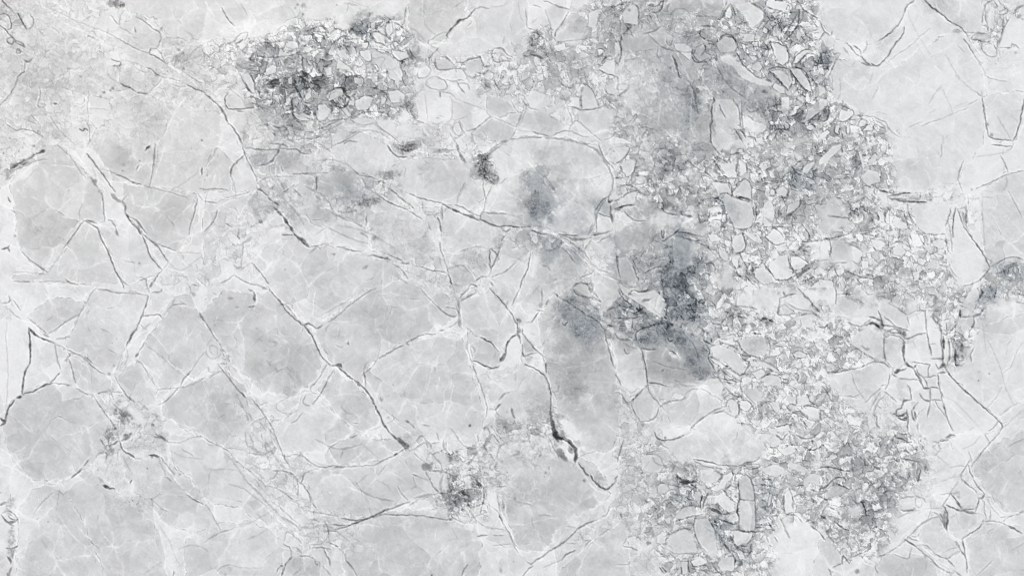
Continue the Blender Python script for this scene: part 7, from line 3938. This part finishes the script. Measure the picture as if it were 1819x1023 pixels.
def marble_material():
    m = bpy.data.materials.new('grey_marble'); m.use_nodes = True
    nt = m.node_tree; L = nt.links; bs = nt.nodes['Principled BSDF']
    tone = node(nt, 'ShaderNodeAttribute', attribute_name='tone')
    tint = node(nt, 'ShaderNodeAttribute', attribute_name='tint')
    tc = node(nt, 'ShaderNodeTexCoord')
    g1 = node(nt, 'ShaderNodeTexNoise'); g1.inputs['Scale'].default_value = 420; g1.inputs['Detail'].default_value = 3
    L.new(tc.outputs['Object'], g1.inputs['Vector'])
    a = node(nt, 'ShaderNodeMath', operation='MULTIPLY_ADD'); L.new(g1.outputs[0], a.inputs[0])
    a.inputs[1].default_value = 0.030; a.inputs[2].default_value = -0.015
    b = node(nt, 'ShaderNodeMath', operation='ADD'); L.new(tone.outputs['Fac'], b.inputs[0]); L.new(a.outputs[0], b.inputs[1])
    p = node(nt, 'ShaderNodeMath', operation='POWER'); L.new(b.outputs[0], p.inputs[0]); p.inputs[1].default_value = 2.25
    q = node(nt, 'ShaderNodeMath', operation='MULTIPLY'); L.new(p.outputs[0], q.inputs[0]); q.inputs[1].default_value = ALB
    inv = node(nt, 'ShaderNodeMath', operation='SUBTRACT'); inv.inputs[0].default_value = 1.0; L.new(b.outputs[0], inv.inputs[1])
    tf = node(nt, 'ShaderNodeMath', operation='MULTIPLY'); L.new(inv.outputs[0], tf.inputs[0]); L.new(tint.outputs['Fac'], tf.inputs[1])
    def ch(k, base):
        x = node(nt, 'ShaderNodeMath', operation='MULTIPLY_ADD'); L.new(tf.outputs[0], x.inputs[0]); x.inputs[1].default_value = k; x.inputs[2].default_value = base
        y = node(nt, 'ShaderNodeMath', operation='MULTIPLY'); L.new(x.outputs[0], y.inputs[0]); L.new(q.outputs[0], y.inputs[1]); return y
    cc = node(nt, 'ShaderNodeCombineColor')
    for i, (k, base) in enumerate(((-0.17, BAL[0]), (-0.01, BAL[1]), (0.16, BAL[2]))): L.new(ch(k, base).outputs[0], cc.inputs[i])
    L.new(cc.outputs[0], bs.inputs['Base Color'])
    g2 = node(nt, 'ShaderNodeTexNoise'); g2.inputs['Scale'].default_value = 35; g2.inputs['Detail'].default_value = 5
    L.new(tc.outputs['Object'], g2.inputs['Vector'])
    r = node(nt, 'ShaderNodeMapRange'); L.new(g2.outputs[0], r.inputs['Value']); r.inputs['To Min'].default_value = 0.26; r.inputs['To Max'].default_value = 0.42
    L.new(r.outputs[0], bs.inputs['Roughness']); bs.inputs['Specular IOR Level'].default_value = 0.22
    bp = node(nt, 'ShaderNodeBump'); bp.inputs['Strength'].default_value = 0.05; bp.inputs['Distance'].default_value = 0.0006
    L.new(g1.outputs[0], bp.inputs['Height']); L.new(bp.outputs[0], bs.inputs['Normal'])
    return m

def concrete_material():
    m = bpy.data.materials.new('concrete'); m.use_nodes = True
    nt = m.node_tree; L = nt.links; bs = nt.nodes['Principled BSDF']
    tc = node(nt, 'ShaderNodeTexCoord'); n = node(nt, 'ShaderNodeTexNoise'); n.inputs['Scale'].default_value = 3; n.inputs['Detail'].default_value = 10
    L.new(tc.outputs['Object'], n.inputs['Vector'])
    r = node(nt, 'ShaderNodeValToRGB'); L.new(n.outputs[0], r.inputs[0])
    r.color_ramp.elements[0].position = .3; r.color_ramp.elements[0].color = (.20, .20, .19, 1)
    r.color_ramp.elements[1].position = .7; r.color_ramp.elements[1].color = (.34, .33, .32, 1)
    L.new(r.outputs[0], bs.inputs['Base Color']); bs.inputs['Roughness'].default_value = .9
    return m

MARBLE = marble_material(); CONCRETE = concrete_material()

# ================================================================ geometry
R = compute(DATA)
X, Y = R['X'], R['Y']; NY, NX = X.shape
T0 = R['tone'].astype(np.float32); TI = R['tint'].astype(np.float32)
relief = fbm(X, Y, 1 / 130., 501, 3) * 0.10 - 0.50 * R['dark'] - 0.05 * np.clip(0.8 - T0, 0, 1)   # mm: open seams sit below the polish
PX = ((X - W0 / 2) * 0.001).astype(np.float32); PY = (-(Y - H0 / 2) * 0.001).astype(np.float32)
PZ = (TOP + relief * 0.001).astype(np.float32)
VX, VY, VZ, VT, VI = (a.ravel() for a in (PX, PY, PZ, T0, TI))

sx, sy = R['sx'], R['sy']
lab = np.zeros((NY - 1, NX - 1), np.int32)
fs = (slice(sy.start, sy.stop - 1), slice(sx.start, sx.stop - 1))
inner = np.zeros((R['ny'] - 1, R['nx'] - 1), np.int32)
cid, pid, vid = R['CID'][:-1, :-1], R['PID'][:-1, :-1], R['VID'][:-1, :-1]
CB, PB, VB = 1000, 3000, 6000
inner = np.where(cid >= 0, CB + cid, inner)
areas = [(abs(_area(p[2])), i) for i, p in enumerate(R['T']['p'])]
okp = {i for a, i in sorted(areas, reverse=True)[:290]}
keep = np.array([i in okp for i in range(len(R['T']['p']))] + [False])
inner = np.where((pid >= 0) & keep[pid], PB + pid, inner)
inner = np.where(vid >= 0, VB + vid, inner)
lab[fs] = inner
flab = lab.ravel()
ii, jj = np.mgrid[0:NY - 1, 0:NX - 1]
v00 = (ii * NX + jj).ravel()
quads = np.stack([v00, v00 + NX, v00 + NX + 1, v00 + 1], 1).astype(np.int32)   # counter-clockwise seen from above

def link_mesh(name, verts, faces, mat, parent=None, attrs=None, smooth=True):
    me = bpy.data.meshes.new(name)
    nf = len(faces)
    me.vertices.add(len(verts)); me.vertices.foreach_set('co', verts.astype(np.float32).ravel())
    me.loops.add(nf * 4); me.loops.foreach_set('vertex_index', faces.astype(np.int32).ravel())
    me.polygons.add(nf); me.polygons.foreach_set('loop_start', np.arange(0, nf * 4, 4, dtype=np.int32))
    if smooth: me.polygons.foreach_set('use_smooth', np.ones(nf, bool))
    if attrs:
        for k, v in attrs.items():
            at = me.attributes.new(k, 'FLOAT', 'POINT'); at.data.foreach_set('value', v.astype(np.float32))
    me.update(calc_edges=True)
    me.materials.append(mat)
    o = bpy.data.objects.new(name, me); scene.collection.objects.link(o)
    if parent: o.parent = parent
    return o

slab = bpy.data.objects.new('marble_slab', None); scene.collection.objects.link(slab)
slab['label'] = 'pale grey polished marble slab of broken rounded clasts with dark fissures, filling the whole view'
slab['category'] = 'stone slab'; slab['kind'] = 'thing'

order = np.argsort(flab, kind='stable'); sl = flab[order]
starts = np.concatenate([[0], np.flatnonzero(np.diff(sl)) + 1, [len(sl)]])
for a, b in zip(starts[:-1], starts[1:]):
    k = int(sl[a])
    if k and b - a < 12:
        flab[order[a:b]] = 0
order = np.argsort(flab, kind='stable'); sl = flab[order]
starts = np.concatenate([[0], np.flatnonzero(np.diff(sl)) + 1, [len(sl)]])
for a, b in zip(starts[:-1], starts[1:]):
    k = int(sl[a]); q = quads[order[a:b]]
    u, inv = np.unique(q.ravel(), return_inverse=True)
    verts = np.stack([VX[u], VY[u], VZ[u]], 1)
    name = 'ground_mass' if k == 0 else 'clast' if k < PB else 'fragment' if k < VB else 'fissure'
    o = link_mesh(name, verts, inv.reshape(-1, 4), MARBLE, slab, dict(tone=VT[u], tint=VI[u]))
    if k == 0: o['kind'] = 'stuff'
    elif k < PB:
        t_ = R['T']['c'][k - CB][0]
        if t_ <= 78: o['label'] = 'darker slate grey clouded clast'
    elif k < VB:
        if R['T']['p'][k - PB][0] >= 94: o['label'] = 'bright white fragment'

# sawn edges of the slab, down to what it lies on
ring = np.concatenate([np.arange(0, NX), np.arange(1, NY) * NX + NX - 1, (NY - 1) * NX + np.arange(NX - 2, -1, -1), np.arange(NY - 2, 0, -1) * NX])
n = len(ring); top = np.stack([VX[ring], VY[ring], VZ[ring]], 1); bot = top.copy(); bot[:, 2] = 0.0
i0 = np.arange(n); i1 = (i0 + 1) % n
link_mesh('sawn_edge', np.vstack([top, bot]), np.stack([i0, i1, i1 + n, i0 + n], 1), MARBLE, slab,
          dict(tone=np.concatenate([VT[ring], VT[ring] * .97]), tint=np.concatenate([VI[ring]] * 2)), smooth=False)

g = 30.0
gr = link_mesh('ground', np.array([[-g, -g, 0], [g, -g, 0], [g, g, 0], [-g, g, 0]]) , np.array([[0, 1, 2, 3]]), CONCRETE)
gr['kind'] = 'structure'
